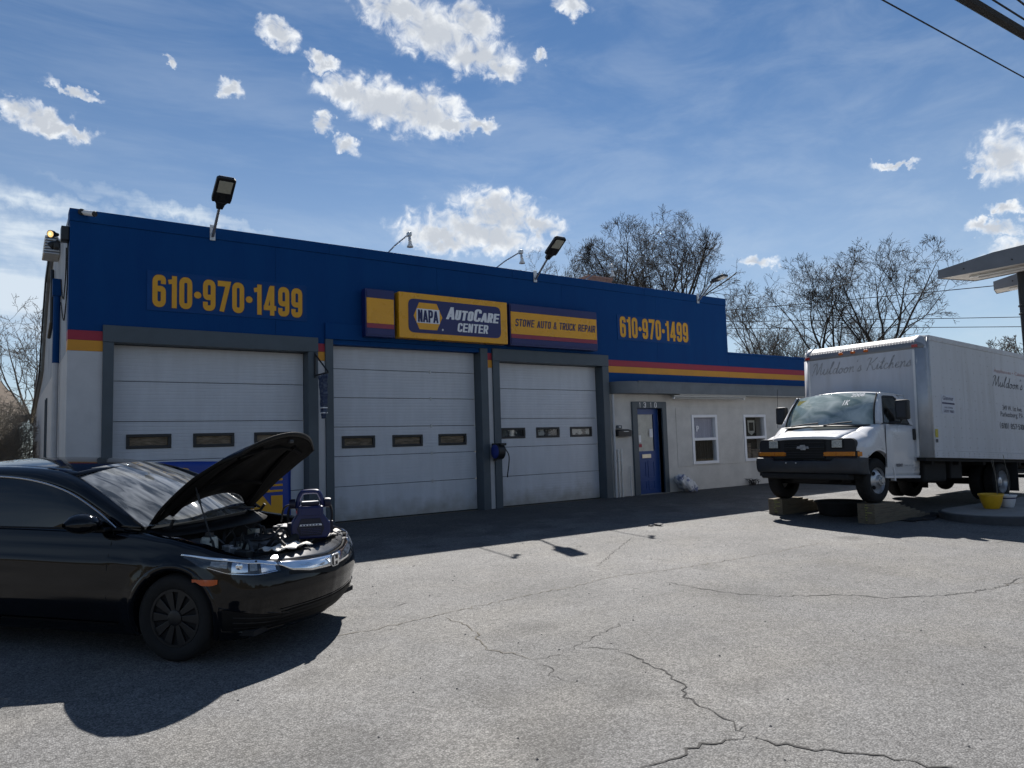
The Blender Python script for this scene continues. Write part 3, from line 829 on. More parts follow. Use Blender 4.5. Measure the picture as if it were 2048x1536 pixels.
# grey fascia: a shallow canopy with a rounded corner by the bays
arc = [(11.86, -.02)]
for k in range(9):
    a = rad(180 + 90 * k / 8)
    arc.append((12.42 + .55 * math.cos(a), 0.0 + .42 * math.sin(a)))
segs = [(12.42, 13.25), (13.25, 16.1), (16.1, 18.0), (18.0, 20.0), (20.0, EXR)]
mb = MB()
outer = arc[1:]
mb.prism([(p[0], p[1]) for p in outer] + [(12.42, -.001), (11.88, -.001)], 'z', 2.47, 2.755)
sp(mb, 'fascia_panel', 'fascia_grey', smooth=True, angle=30)
for a, b in segs:
    sp(MB().box(a + .004, b, -.42, -.001, 2.47, 2.755), 'fascia_panel', 'fascia_grey')
sp(MB().box(12.42, EXR, -.44, -.421, 2.735, 2.765), 'drip_edge', 'fascia_grey')
sp(MB().box(13.9, EXR, -.40, -.08, 2.448, 2.469), 'soffit', 'batten_grey')
# entry: grey surround, blue half-glazed door
fr = MB()
fr.box(12.57, dl, -.05, .12, BASE, 2.29, .006); fr.box(dr, 13.77, -.05, .12, BASE, 2.29, .006); fr.box(dl, dr, -.05, .12, dtop, 2.29, .004)
sp(fr, 'door_surround', 'trim_grey')
ent = sub_empty('entry_door', shop, loc=(13.18 - 8.5, .12, 0))
mb = MB(); y0, y1 = .12, .165
gl, gr_, g0, g1 = 12.86, 13.46, 1.06, 1.98
mb.box(dl, gl, y0, y1, 0.0, dtop); mb.box(gr_, dr, y0, y1, 0.0, dtop); mb.box(gl, gr_, y0, y1, 0.0, g0); mb.box(gl, gr_, y0, y1, g1, dtop)
sp(mb, 'door_leaf', 'door_blue', ent)
for a, b in ((12.90, 13.13), (13.19, 13.42)):
    mb = MB(); t = .03
    for (p, q, r_, s_) in ((a, b, .40, .40 + t), (a, b, .82 - t, .82), (a, a + t, .40 + t, .82 - t), (b - t, b, .40 + t, .82 - t), (a, b, .10, .10 + t), (a, b, .30, .30 + t), (a, a + t, .10 + t, .30), (b - t, b, .10 + t, .30)):
        mb.box(p, q, y0 - .012, y0 - .0005, r_, s_)
    sp(mb, 'moulding', 'door_blue', ent)
sp(MB().box(gl, gr_, .135, .142, g0, g1), 'pane', 'pane', ent)
sp(MB().box(gl - .05, gr_ + .05, .17, .18, g0 - .05, g1 + .05), 'backing', 'interior_pale', ent)
sp(MB().box(12.92, 13.00, .128, .131, 1.28, 1.46), 'notice', 'print_white', ent)
sp(MB().box(12.90, 13.02, .1278, .1288, 1.16, 1.24), 'notice', 'stripe_red', ent)
sp(MB().box(13.30, 13.42, .1278, .1288, 1.40, 1.62), 'notice', 'print_white', ent)
sp(MB().box(12.99, 13.30, .10, .119, .885, .985, .006), 'mail_slot', 'brass', ent)
sp(MB().box(12.66, 13.70, -.10, .12, -.06, .005), 'threshold', 'concrete', ent)
# house number, raised figures on the surround
for i, ch in enumerate('1310'):
    x = 12.76 + i * .19 + (.04 if ch == '1' else 0)
    mb = block_text(ch, ((x, -.058, 2.14), (1, 0, 0), (0, 0, 1), (0, -1, 0)), .035 if ch == '1' else .085, .135, w=.13)
    sp(mb, 'house_number', 'print_white')
# office windows
for i, (a, b) in enumerate(wins):
    wnd = sub_empty('sash_window', shop, loc=((a + b) / 2 - 8.5, 0, wz0))
    t = .055; zm = 1.315
    fr = MB()
    fr.box(a - .03, b + .03, -.03, .10, wz1 - t, wz1 + .02, .006); fr.box(a - .03, b + .03, -.03, .10, wz0 - .02, wz0 + t, .006)
    fr.box(a - .03, a + t, -.029, .10, wz0 + t, wz1 - t, .004); fr.box(b - t, b + .03, -.029, .10, wz0 + t, wz1 - t, .004)
    fr.box(a + t, b - t, -.028, .09, zm - .035, zm + .035, .004)
    sp(fr, 'window_frame', 'white_frame', wnd)
    sp(MB().box(a + t, b - t, .05, .056, zm + .035, wz1 - t), 'pane', 'pane', wnd)
    sp(MB().box(a + t, b - t, .03, .036, wz0 + t, zm - .035), 'pane', 'pane', wnd)
    if i == 0:
        sp(MB().box(a, b, .10, .11, zm, wz1), 'blind', 'curtain', wnd)
        rows = [[(a + (b - a) * k / 60, .14 + .02 * math.sin(k * 1.1), z) for k in range(61)] for z in (wz0, zm)]
        mb = MB(); mb.grid(rows); sp(mb, 'curtain', 'interior_dark', wnd, smooth=True)
        sp(block_text('P', ((14.98, .045, 1.52), (1, 0, 0), (0, 0, 1), (0, -1, 0)), .10, .15, w=.17), 'lettering', 'print_white', wnd)
    else:
        sp(MB().box(a, b, .30, .31, wz0, wz1), 'backing', 'interior_dark', wnd)
        # papers and a badge behind the upper sash, cartons behind the lower one
        sh = [(.0, .42), (.32, .42), (.30, .08), (.16, 0), (.02, .08)]
        mb = MB(); mb.prism([(17.20 + p[0], 1.38 + p[1]) for p in sh], 'y', .09, .095); sp(mb, 'notice', 'interior_pale', wnd)
        sp(MB().box(17.26, 17.46, .084, .088, 1.50, 1.74), 'notice_print', 'interior_dark', wnd)
        sp(MB().box(16.98, 17.40, .16, .28, .70, 1.14, .01), 'carton', 'interior_wood', wnd)
        sp(MB().box(17.42, 17.80, .14, .28, .70, .98, .01), 'carton', 'interior_wood', wnd)
# side wall with barrel roof profile, peeling above and white below
prof = [(TH, 5.17), (1.3, 5.17), (1.3, 5.06), (2.6, 5.42), (4.4, 5.55), (6.0, 5.28), (7.3, 4.5), (8.4, 3.5), (9.5, 3.35), (15.5, 2.5)]
mb = MB(); mb.prism([(TH, 2.99)] + prof[:9] + [(9.5, 2.99)], 'x', X0 + .002, X0 + .2)
sp(mb, 'side_wall_upper', 'side_peel')
mb = MB(); mb.prism([(TH, BASE), (TH, 2.985), (9.5, 2.985), (12.0, 2.985), (15.5, 2.48), (15.5, BASE)], 'x', X0 + .002, X0 + .2)
sp(mb, 'side_wall_lower', 'wall_white')
mb = MB(); mb.prism([(9.5, 2.99), (9.5, 3.34), (12.0, 2.99)], 'x', X0 + .003, X0 + .19); sp(mb, 'side_wall_gable', 'side_peel')
# roof sheet and its dark rake edge
rp = [(1.4, 5.02)] + prof[3:]
mb = MB()
mb.grid([[(X0 - .06, p[0], p[1] + .03) for p in rp], [(EXL, p[0], p[1] + .03) for p in rp]])
sp(mb, 'roof', 'metal_grey', solid=.03)
mb = MB()
for (a, b) in zip(prof[4:], prof[5:]):
    mb.prism([(a[0], a[1] - .06), (b[0], b[1] - .06), (b[0], b[1] + .05), (a[0], a[1] + .05)], 'x', X0 - .10, X0 - .065)
sp(mb, 'rake_trim', 'black_metal')
sp(MB().box(X0 + .21, X1 - .21, TH + .001, 1.5, 4.93, 5.0), 'roof_deck', 'metal_grey')
sp(MB().box(X0 + .01, X1, 15.3, 15.5, BASE, 2.47), 'rear_wall', 'wall_white')
mb = MB(); mb.box(X1 + .004, EXR, TH, 9.0, 2.9, 3.2); sp(mb, 'low_roof', 'metal_grey')
mb = MB(); mb.box(X1 - .2, X1, TH + .01, 6.0, 2.9, 5.19); sp(mb, 'end_wall', 'wall_blue')
mb = MB(); mb.box(EXR - .2, EXR - .002, TH + .005, 9.0, BASE, 2.89); sp(mb, 'end_wall', 'wall_stucco')
# corrugated vent hood poking out under the roof edge
mb = MB()
for k in range(7):
    mb.box(X0 - .26 + .004 * k, X0 - .002, 2.4, 3.0, 5.02 + k * .05, 5.06 + k * .05, .015)
sp(mb, 'louvre', 'galv')
# tall slit windows and pipes down the side
for y, z0, z1 in ((2.75, 1.75, 2.72), (6.1, .15, 2.62)):
    sp(MB().box(X0 - .02, X0 + .001, y, y + .42, z0, z1, .004), 'side_window', 'pane_dark')
    mbf = MB(); mbf.box(X0 - .03, X0 + .001, y - .06, y - .005, z0 - .04, z1 + .04); mbf.box(X0 - .03, X0 + .001, y + .425, y + .48, z0 - .04, z1 + .04)
    sp(mbf, 'window_trim', 'trim_grey')
sp(MB().tube([(X0 - .06, 1.85, 4.15), (X0 - .06, 1.85, 2.98)], .055, 10), 'downspout', 'wall_blue')
sp(MB().box(X0 - .13, X0 - .001, 1.78, 1.94, 4.15, 4.45, .01), 'rain_head', 'wall_blue')
sp(MB().tube([(X0 - .06, 1.85, 2.98), (X0 - .06, 1.85, .2), (X0 - .10, 1.7, .02)], .05, 10), 'downspout', 'wall_white')
sp(MB().tube([(X0 - .05, 3.9, 5.05), (X0 - .05, 3.75, 4.75), (X0 - .05, 3.75, 4.0), (X0 - .07, 4.2, 3.75)], .035, 8), 'vent_pipe', 'black_metal')
sp(MB().tube([(X0 - .02, .5, .9), (X0 - .02, .5, .3), (X0 - .02, .8, .25)], .03, 8), 'conduit', 'galv')
# chimney behind the parapet, laid brick by brick
chx, chy = 13.2, 2.05
sp(MB().box(chx + .012, chx + .858, chy + .012, chy + .6, 4.6, 5.895), 'chimney_core', 'mortar')
bm_ = None
for row in range(10):
    z = 5.16 + row * .075
    n = 4
    for k in range(n):
        off = .105 if row % 2 else 0
        a = chx + k * .215 + off - (.105 if row % 2 else 0)
        w_ = .205
        o_ = sp(MB().box(a, a + w_, chy, chy + .1, z, z + .066), 'brick', 'brick')
        o_ = sp(MB().box(chx, chx + .1, chy + .104 + k * .12, chy + .21 + k * .12, z, z + .066), 'brick', 'brick') if k < 4 else None
sp(MB().box(chx - .02, chx + .89, chy - .02, chy + .63, 5.90, 5.96, .008), 'chimney_cap', 'brick')

# ------------------------------------------------------------------ things on the building
FR = lambda x, z, y: ((x, y, z), (1, 0, 0), (0, 0, 1), (0, -1, 0))
# telephone number boards
for i, (a, b, z0, z1, tx0, tx1, tz0, tz1, lab) in enumerate([(1.83, 4.46, 3.69, 4.35, 1.91, 4.38, 3.75, 4.285, 'blue panel with a yellow telephone number above the first garage door'),
                                              (12.22, 14.85, 3.81, 4.43, 12.30, 14.77, 3.875, 4.395, 'blue panel with a yellow telephone number above the office entrance')]):
    t = thing('number_sign', lab, 'sign', ((a + b) / 2, 0, z0), group='telephone number signs')
    MB().box(a, b, -.012, -.0005, z0, z1, .003).build('panel', 'sticker_blue', t, world=True)
    block_text('610\u00b7970\u00b71499', FR(tx0 - .012, tz0 - .012, -.0135), tx1 - tx0 + .03, tz1 - tz0 + .024, w=.205, gap=.055).build('lettering_shadow', 'print_navy', t, world=True)
    block_text('610\u00b7970\u00b71499', FR(tx0, tz0, -.0165), tx1 - tx0, tz1 - tz0, w=.175, gap=.085).build('lettering', 'print_yellow', t, world=True)
# lightbox signs over the middle bay
def cabinet(a, b, z0, z1, dep, t, mat):
    MB().box(a, b, -dep, -.052, z0, z1, .012).build('cabinet', mat, t, world=True)
t = thing('lightbox_sign', 'short blue and yellow end box of the lightbox sign, without words', 'sign', (5.82, 0, 3.46))
cabinet(5.52, 6.13, 3.46, 4.38, .22, t, 'sign_cab')
for z0, z1, m_ in ((3.50, 3.62, 'sign_navy'), (3.624, 3.71, 'sign_red'), (3.714, 4.20, 'sign_yellow'), (4.204, 4.34, 'sign_navy')):
    MB().box(5.545, 6.105, -.232, -.221, z0, z1).build('face_band', m_, t, world=True)
t = thing('lightbox_sign', 'large lightbox sign with yellow frame, hexagon emblem and white lettering', 'sign', (7.48, 0, 3.47))
cabinet(6.20, 8.76, 3.47, 4.375, .26, t, 'sign_yellow')
rp_ = [(p[0], p[1]) for p in fillet([(6.40, 3.585), (8.58, 3.585), (8.58, 4.255), (6.40, 4.255)], .13, True, 6)]
mb = MB(); mb.prism(rp_, 'y', -.268, -.261); mb.build('face', 'sign_navy', t, world=True)
mb = MB(); hx = [(6.51, 3.92), (6.635, 4.19), (7.03, 4.19), (7.155, 3.92), (7.03, 3.655), (6.635, 3.655)]
mb.prism(hx, 'y', -.272, -.269); mb.build('hexagon', 'sign_yellow', t, world=True)
mb = MB(); mb.prism([(6.573, 3.785), (6.573 - .0, 3.80), (6.578, 4.068), (7.087, 4.068), (7.092, 3.80), (7.087, 3.785)], 'y', -.275, -.2725); mb.build('white_band', 'print_white', t, world=True)
block_text('NAPA', FR(6.60, 3.80, -.2775), .455, .25, w=.17, gap=.05, W=.42).build('lettering', 'print_navy', t, world=True)
block_text('AutoCare', FR(7.25, 3.90, -.2705), 1.26, .265, w=.165, gap=.035, W=.42, shear=.14, caps=.78).build('lettering', 'print_white', t, world=True)
block_text('CENTER', FR(7.50, 3.66, -.2705), .74, .185, w=.17, gap=.05, W=.44, shear=.10).build('lettering', 'print_white', t, world=True)
mb = MB(); n = 16; mb.prism([(7.16 + .02 * math.cos(2 * math.pi * k / n), 3.675 + .02 * math.sin(2 * math.pi * k / n)) for k in range(n)], 'y', -.2715, -.2685); mb.build('trademark', 'print_white', t, world=True)
t = thing('lightbox_sign', 'long blue and yellow lightbox sign with one line of dark lettering', 'sign', (10.1, 0, 3.47))
cabinet(8.85, 11.36, 3.46, 4.38, .22, t, 'sign_cab')
for z0, z1, m_ in ((3.50, 3.62, 'sign_navy'), (3.624, 3.71, 'sign_red'), (3.714, 4.20, 'sign_yellow'), (4.204, 4.34, 'sign_navy')):
    MB().box(8.875, 11.335, -.232, -.221, z0, z1).build('face_band', m_, t, world=True)
block_text('STOWE AUTO & TRUCK REPAIR', FR(8.98, 3.885, -.2345), 2.30, .165, w=.155, gap=.075, shear=.12).build('lettering', 'print_navy', t, world=True)
# sheet metal backing of the sign row
t = None
# LED flood lamps on arms
def led_lamp(x, label, up=.56, k=1.0):
    t = thing('flood_lamp', label, 'lamp', (x, 0, 5.0), group='flood lamps on arms')
    MB().box(x - .045, x + .045, -.03, -.016, 4.97, 5.24, .004).build('mounting_plate', 'galv', t, world=True)
    a = Vector((x, -.04, 5.04)); b = Vector((x, -.56, 5.46))
    MB().tube([a, a.lerp(b, .5), b], .024, 10).build('arm', 'metal_grey', t, world=True)
    for z in (5.0, 5.2):
        MB().lathe([(0, -.012), (.012, -.012), (.012, 0)], (x, -.03, z), 'y', 8).build('bolt', 'galv', t, world=True)
    # head: flat tapered casting in line with the arm, tipped up
    u = (b - a).normalized(); u = Vector((0, -.83, up)).normalized(); s = Vector((1, 0, 0)); n_ = s.cross(u).normalized()
    def loc2(p): return b + s * p[0] * k + u * p[1] * k + n_ * p[2] * k
    if n_.z < 0: n_ = -n_
    def plate(out, z0, z1):
        mb = MB(); kk = len(out)
        mb.add([loc2((p[0], p[1], z0)) for p in out] + [loc2((p[0], p[1], z1)) for p in out], [tuple(range(kk)), tuple(range(2 * kk - 1, kk - 1, -1))] + [(i, (i + 1) % kk, kk + (i + 1) % kk, kk + i) for i in range(kk)])
        return mb
    plate([(-.05, -.10), (.05, -.10), (.07, .0), (.10, .04), (-.10, .04), (-.07, 0)], -.035, .035).build('collar', 'black_metal', t, world=True, bevel=.008)
    plate([(-.145, .035), (.145, .035), (.155, .10), (.150, .50), (.11, .53), (-.11, .53), (-.150, .50), (-.155, .10)], -.03, .035).build('head', 'black_metal', t, world=True, bevel=.012)
    plate([(-.105, .24), (.105, .24), (.105, .47), (-.105, .47)], -.036, -.031).build('lens', 'lens_grey', t, world=True)
    plate([(-.05, .10), (.05, .10), (.05, .17), (-.05, .17)], -.038, -.031).build('sensor', 'black_plastic', t, world=True)
led_lamp(2.83, 'black flood lamp on a grey arm above the first telephone number')
led_lamp(9.73, 'black flood lamp on a grey arm above the right half of the lightbox sign')
led_lamp(15.23, 'black flood lamp on a grey arm near the right end of the tall blue wall', .16, .8)
def spot(x, label):
    t = thing('spot_lamp', label, 'lamp', (x, 0.4, 5.0), group='spot lamps leaning over the parapet')
    MB().tube([(x, .42, 5.12), (x, -.30, 5.27), (x, -.86, 5.335)], .014, 8).build('arm', 'galv', t, world=True)
    MB().box(x - .05, x + .05, .30, .5, 5.06, 5.16, .01).build('base', 'galv', t, world=True)
    MB().box(x - .035, x + .035, -.93, -.83, 5.29, 5.37, .012).build('junction', 'galv', t, world=True)
    MB().tube([(x, -.89, 5.30), (x, -.905, 5.21)], [.022, .03], 10).build('socket', 'galv', t, world=True)
    mb = MB(); mb.lathe([(0, .10), (.03, .10), (.035, .05), (.062, 0), (.062, -.012), (0, -.02)], (x, -.915, 5.09), 'z', 16)
    mb.build('bulb', 'white_metal', t, world=True, smooth=True)
spot(6.13, 'small white spot lamp on a thin arm, leftmost over the parapet')
spot(8.72, 'small white spot lamp on a thin arm beside the middle black flood lamp')
spot(11.27, 'small white spot lamp on a thin arm in front of the brick chimney')
# security camera at the corner
t = thing('security_camera', 'white bullet security camera at the top left corner of the blue wall', 'camera', (.97, 0, 5.1))
MB().lathe([(0, -.03), (.05, -.03), (.05, 0)], (.90, -.016, 5.15), 'y', 16).build('base', 'black_metal', t, world=True)
p0, p1 = Vector((.93, -.05, 5.14)), Vector((1.06, -.24, 5.085))
MB().tube([(.90, -.03, 5.15), p0], .018, 8).build('bracket', 'galv', t, world=True)
d_ = (p1 - p0).normalized()
MB().tube([p0, p0 + d_ * .02, p1 - d_ * .03, p1], [.03, .042, .044, .044], 14).build('body', 'white_metal', t, world=True, smooth=True)
MB().tube([p1 - d_ * .004, p1 + d_ * .012], [.046, .04], 14).build('lens', 'black_plastic', t, world=True)
# motion light on the corner: two heads, one lit
M('bulb_glow', (0.9, 0.75, 0.4), 0.3, emit=(1.0, 0.62, 0.22), es=.55)
M('glow_core', (0.9, 0.8, 0.5), 0.3, emit=(1.0, 0.72, 0.32), es=1.0)
t = thing('security_light', 'black twin motion light on the left corner with one bulb lit', 'lamp', (.70, .12, 4.7))
MB().box(.64, .749, .04, .26, 4.70, 4.92, .012).build('mount', 'black_metal', t, world=True)
c0 = Vector((.62, .10, 4.78))
def par(c_, d_, lit):
    d_ = Vector(d_).normalized()
    h = MB().tube([c_, c_ + d_ * .06, c_ + d_ * .10, c_ + d_ * .155], [.025, .035, .055, .06], 16, caps=True).build('lamp_head', 'black_metal', t, world=True, smooth=True)
    if lit:
        MB().tube([c_ + d_ * .1551, c_ + d_ * .163], [.05, .044], 16).build('bulb', 'bulb_glow', t, world=True)
        MB().tube([c_ + d_ * .1631, c_ + d_ * .168], [.02, .014], 12).build('filament', 'glow_core', t, world=True)
par(Vector((.60, .10, 4.78)), (-.62, -.70, -.20), True)
par(Vector((.62, .16, 4.70)), (-.7, .25, -.55), False)
MB().box(.55, .63, .08, .22, 4.56, 4.66, .02).build('sensor', 'black_plastic', t, world=True)
# loose cables at the corner
for i, (pts, lab) in enumerate([([(.735, .10, 4.70), (.735, .13, 4.3), (.735, .10, 3.95), (.735, .7, 3.55), (.735, 1.6, 4.0)], 'black cable hanging down the corner of the side wall below the twin light'),
                                ([(.735, .45, 4.68), (.735, .5, 4.2), (.735, 1.0, 3.95), (.735, 1.75, 4.42)], 'thin black cable sagging from the twin light to the rain head')]):
    o = MB().tube(cr(pts, 6), .009, 6).build('cable', 'black_rubber', loc=pts[-1])
    tag(o, lab, 'cable')
# bracket with a furled navy banner between the first two bays
t = thing('bracket', 'black triangular wall bracket between the first two garage doors', 'bracket', (4.6, -.05, 2.7))
MB().box(4.585, 4.612, -.075, -.046, 2.66, 3.12).build('back_plate', 'black_metal', t, world=True)
MB().tube([(4.598, -.07, 3.08), (4.62, -.62, 2.72)], .014, 6).build('strut', 'black_metal', t, world=True)
MB().tube([(4.598, -.07, 2.70), (4.62, -.64, 2.70)], .014, 6).build('arm', 'black_metal', t, world=True)
t = thing('furled_banner', 'navy furled cloth banner hanging from the black bracket', 'banner', (4.61, -.45, 1.9))
rows = []
for k in range(25):
    f_ = k / 24; z = 2.68 - .78 * f_
    w_ = .15 * (1 - .62 * f_) + .012 * math.sin(k * 1.3)
    rows.append([(4.615 + .035 * math.sin(j * 1.7 + k * .12), -.42 + (j / 10 - .5) * w_ * 2.1, z) for j in range(11)])
M('navy_cloth', (0.035, 0.05, 0.10), 0.85, col2=(0.10, 0.12, 0.17), vs_=9, stretch=(1, 1, 3), thr=(0.45, 0.6))
mb = MB(); mb.grid(rows); mb.build('cloth', 'navy_cloth', t, world=True, smooth=True, solid=.004)
for z in (2.08, 1.99):
    MB().box(4.57, 4.66, -.50, -.36, z, z + .018).build('white_strip', 'print_white', t, world=True)
# hose reel
t = thing('hose_reel', 'blue and black hose reel on the post left of the third garage door', 'hose reel', (8.45, 0, 1.0))
mb = MB(); mb.lathe([(0, -.10), (.15, -.10), (.17, -.085), (.17, .06), (.15, .075), (0, .075)], (8.47, -.22, 1.20), 'x', 28); mb.build('drum', 'black_plastic', t, world=True, smooth=True)
M('reel_blue', (0.012, 0.03, 0.22), 0.35, var=0.1)
mb = MB(); mb.lathe([(0, -.128), (.06, -.126), (.13, -.112), (.145, -.101)], (8.47, -.22, 1.20), 'x', 24); mb.build('cover', 'reel_blue', t, world=True, smooth=True)
MB().box(8.41, 8.55, -.40, -.046, 1.32, 1.37, .012).build('bracket', 'black_plastic', t, world=True)
MB().box(8.44, 8.52, -.075, -.046, 1.0, 1.32, .005).build('wall_plate', 'black_metal', t, world=True)
MB().tube(cr([(8.52, -.37, 1.27), (8.60, -.39, 1.12), (8.60, -.39, .95), (8.565, -.38, .72), (8.56, -.38, .66)], 5), [.012] * 20 + [.018], 8).build('hose', 'black_rubber', t, world=True, smooth=True)
# mailbox, bell box, pipes, lamp tube by the office
t = thing('mailbox', 'small black wall mailbox left of the blue office door', 'mailbox', (12.22, 0, 1.44))
mb = MB(); mb.prism([(-.001, 1.44), (-.12, 1.44), (-.13, 1.56), (-.001, 1.615)], 'x', 12.0, 12.44); mb.build('box', 'black_metal', t, world=True, bevel=.006)
mb = MB(); mb.prism([(-.002, 1.617), (-.14, 1.567), (-.14, 1.55), (-.002, 1.603)], 'x', 11.99, 12.45); mb.build('lid', 'black_metal', t, world=True)
MB().box(12.16, 12.32, -.141, -.131, 1.552, 1.566).build('name_plate', 'white_metal', t, world=True)
t = thing('bell_box', 'small grey bell box above the black mailbox', 'bell', (12.12, 0, 1.64))
MB().box(12.04, 12.20, -.05, -.001, 1.63, 1.71, .008).build('box', 'trim_grey', t, world=True)
MB().lathe([(0, -.012), (.02, -.012), (.022, 0)], (12.12, -.05, 1.67), 'y', 12).build('button', 'white_metal', t, world=True)
t = thing('gas_pipe', 'twin grey gas pipes rising from the ground beside the office door', 'pipe', (12.05, -.06, 0))
for x in (12.02, 12.12):
    MB().tube([(x, -.07, -.1), (x, -.07, 1.12)], .022, 10).build('pipe', 'galv', t, world=True, smooth=True)
    for z in (.62, .86, 1.08):
        MB().tube([(x, -.07, z), (x, -.07, z + .06)], .034, 10).build('coupling', 'galv', t, world=True)
    MB().tube([(x - .05, -.07, .86), (x + .06, -.07, .88)], .016, 8).build('valve_lever', 'galv', t, world=True)
o = MB().tube([(11.93, -.05, 2.46), (11.93, -.05, -.05)], .03, 10).build('drain_pipe', 'wall_white', loc=(11.93, -.05, 0), smooth=True)
tag(o, 'slim white drain pipe running up the corner beside the third garage door', 'pipe')
o = MB().tube([(12.42, -.05, .72), (12.40, -.06, .3), (12.39, -.08, -.02)], .016, 8).build('conduit_stub', 'wall_white', loc=(12.4, -.05, 0))
tag(o, 'short white conduit stub leaning on the wall left of the blue door', 'pipe')
t = thing('tube_light', 'long white fluorescent tube light under the grey office fascia', 'lamp', (15.0, -.45, 2.36))
MB().box(13.75, 16.6, -.36, -.24, 2.40, 2.447, .006).build('batten', 'batten_grey', t, world=True)
MB().tube([(13.8, -.30, 2.375), (16.55, -.30, 2.375)], .019, 10).build('tube', 'batten_grey', t, world=True, smooth=True)
for x in (13.78, 16.57):
    MB().box(x - .02, x + .02, -.325, -.275, 2.35, 2.40).build('socket', 'white_metal', t, world=True)
# salt bag leaning beside the door
def bag():
    t = thing('salt_bag', 'crumpled white plastic bag slumped right of the blue office door', 'bag', (14.16, -.24, -.01))
    rg = random.Random(2)
    bm = bmesh.new(); bmesh.ops.create_icosphere(bm, subdivisions=4, radius=1.0)
    ex = rad(-30)
    for v in bm.verts:
        p = v.co.copy()
        q = Vector([math.copysign(abs(c_) ** .62, c_) for c_ in p])
        q = Vector((q.x * .37, q.y * .17, q.z * .145))
        wr = .018 * math.sin(q.x * 31 + q.z * 22) + .014 * math.sin(q.x * 17 - q.y * 41 + 2) + .010 * math.sin(q.z * 63 + q.x * 20)
        q += p * wr
        q.z *= 1 - .35 * max(0, -q.x / .37) ** 2
        x = q.x * math.cos(ex) - q.z * math.sin(ex); z = q.x * math.sin(ex) + q.z * math.cos(ex)
        v.co = Vector((x, q.y, max(z + .20, .004)))
    M('bag_plastic', (0.62, 0.63, 0.66), 0.45, col2=(0.16, 0.19, 0.32), vs_=6, detail=3, bump=0.4, bs=14, thr=(0.55, 0.60))
    me = bpy.data.meshes.new('sack'); bm.to_mesh(me); bm.free(); me.materials.append(MATS['bag_plastic'])
    o = bpy.data.objects.new('sack', me); C.objects.link(o); o.parent = t
    for p in me.polygons: p.use_smooth = True
    fl = [[Vector((-.33 + .16 * i / 6, -.16 + .30 * j / 8, .40 + .02 * math.sin(j * 1.4 + i) + .06 * i / 6 - .012 * (j - 4) ** 2 * .2)) for j in range(9)] for i in range(7)]
    mb = MB(); mb.grid(fl); mb.build('torn_flap', 'bag_plastic', t, smooth=True, solid=.003)
    mb = MB(); mb.box(-.30, -.10, -.13, .12, .385, .40, .004); mb.build('opening', 'dark_void', t)
bag()
# banner on the first bay
t = thing('banner', 'blue banner with yellow letters fixed low on the first garage door', 'banner', (2.85, .2, .1))
rows = [[(1.45 + 2.77 * i / 40, .19 + .006 * math.sin(i * .8 + j), .06 + 1.15 * j / 12 + (.02 * math.sin(i * .15))) for i in range(41)] for j in range(13)]
M('banner_blue', (0.008, 0.045, 0.30), 0.45, var=0.06, vs_=2)
mb = MB(); mb.grid(rows); mb.build('cloth', 'banner_blue', t, world=True, smooth=True, solid=-.004)
block_text('YES', FR(1.60, .92, .178), .92, .20, w=.17).build('lettering', 'print_yellow', t, world=True)
block_text('WE ARE', FR(1.60, .63, .178), 2.47, .24, w=.17).build('lettering', 'print_yellow', t, world=True)
block_text('OPEN', FR(1.60, .12, .178), 2.47, .45, w=.17).build('lettering', 'print_yellow', t, world=True)
# ------------------------------------------------------------------ black sedan with its bonnet up
M('car_black', (0.0022, 0.0027, 0.0042), 0.07, spec=0.42, var=0.2, vs_=3)
M('car_black_trim', (0.0035, 0.0035, 0.004), 0.55, var=0.2, vs_=12, spec=0.25)
M('bonnet_lining', (0.0025, 0.0025, 0.003), 0.8, var=0.3, vs_=9, spec=0.12)
M('car_under', (0.012, 0.012, 0.013), 0.75, var=0.4, vs_=9)
M('chrome', (0.80, 0.81, 0.83), 0.10, metal=1.0)
M('satin_chrome', (0.55, 0.57, 0.60), 0.25, metal=1.0)
M('amber', (0.50, 0.075, 0.006), 0.18, coat=0.6)
M('lamp_clear', (0.20, 0.23, 0.26), 0.08, coat=1.0, var=0.35, vs_=40)
M('lamp_bowl', (0.62, 0.66, 0.72), 0.16, metal=0.9)
M('lamp_dark', (0.020, 0.026, 0.034), 0.10, coat=1.0)
M('tyre', (0.0055, 0.0055, 0.006), 0.85, var=0.25, vs_=14, bump=0.15, bs=90)
M('hubcap', (0.005, 0.0055, 0.007), 0.45, var=0.2, vs_=10)
M('engine_grey', (0.10, 0.10, 0.105), 0.55, var=0.4, vs_=16)
M('engine_alu', (0.42, 0.42, 0.43), 0.4, metal=0.7, var=0.3, vs_=20)
M('towel', (0.62, 0.60, 0.56), 0.95, var=0.12, vs_=20, bump=0.6, bs=60)
M('dash_grey', (0.035, 0.035, 0.037), 0.8)
M('cover_panel', (0.03, 0.032, 0.036), 0.22, var=0.25, vs_=12)
glass_mat('car_glass', (0.28, 0.31, 0.33), 0.015, 0.45, (0.006, 0.008, 0.010))
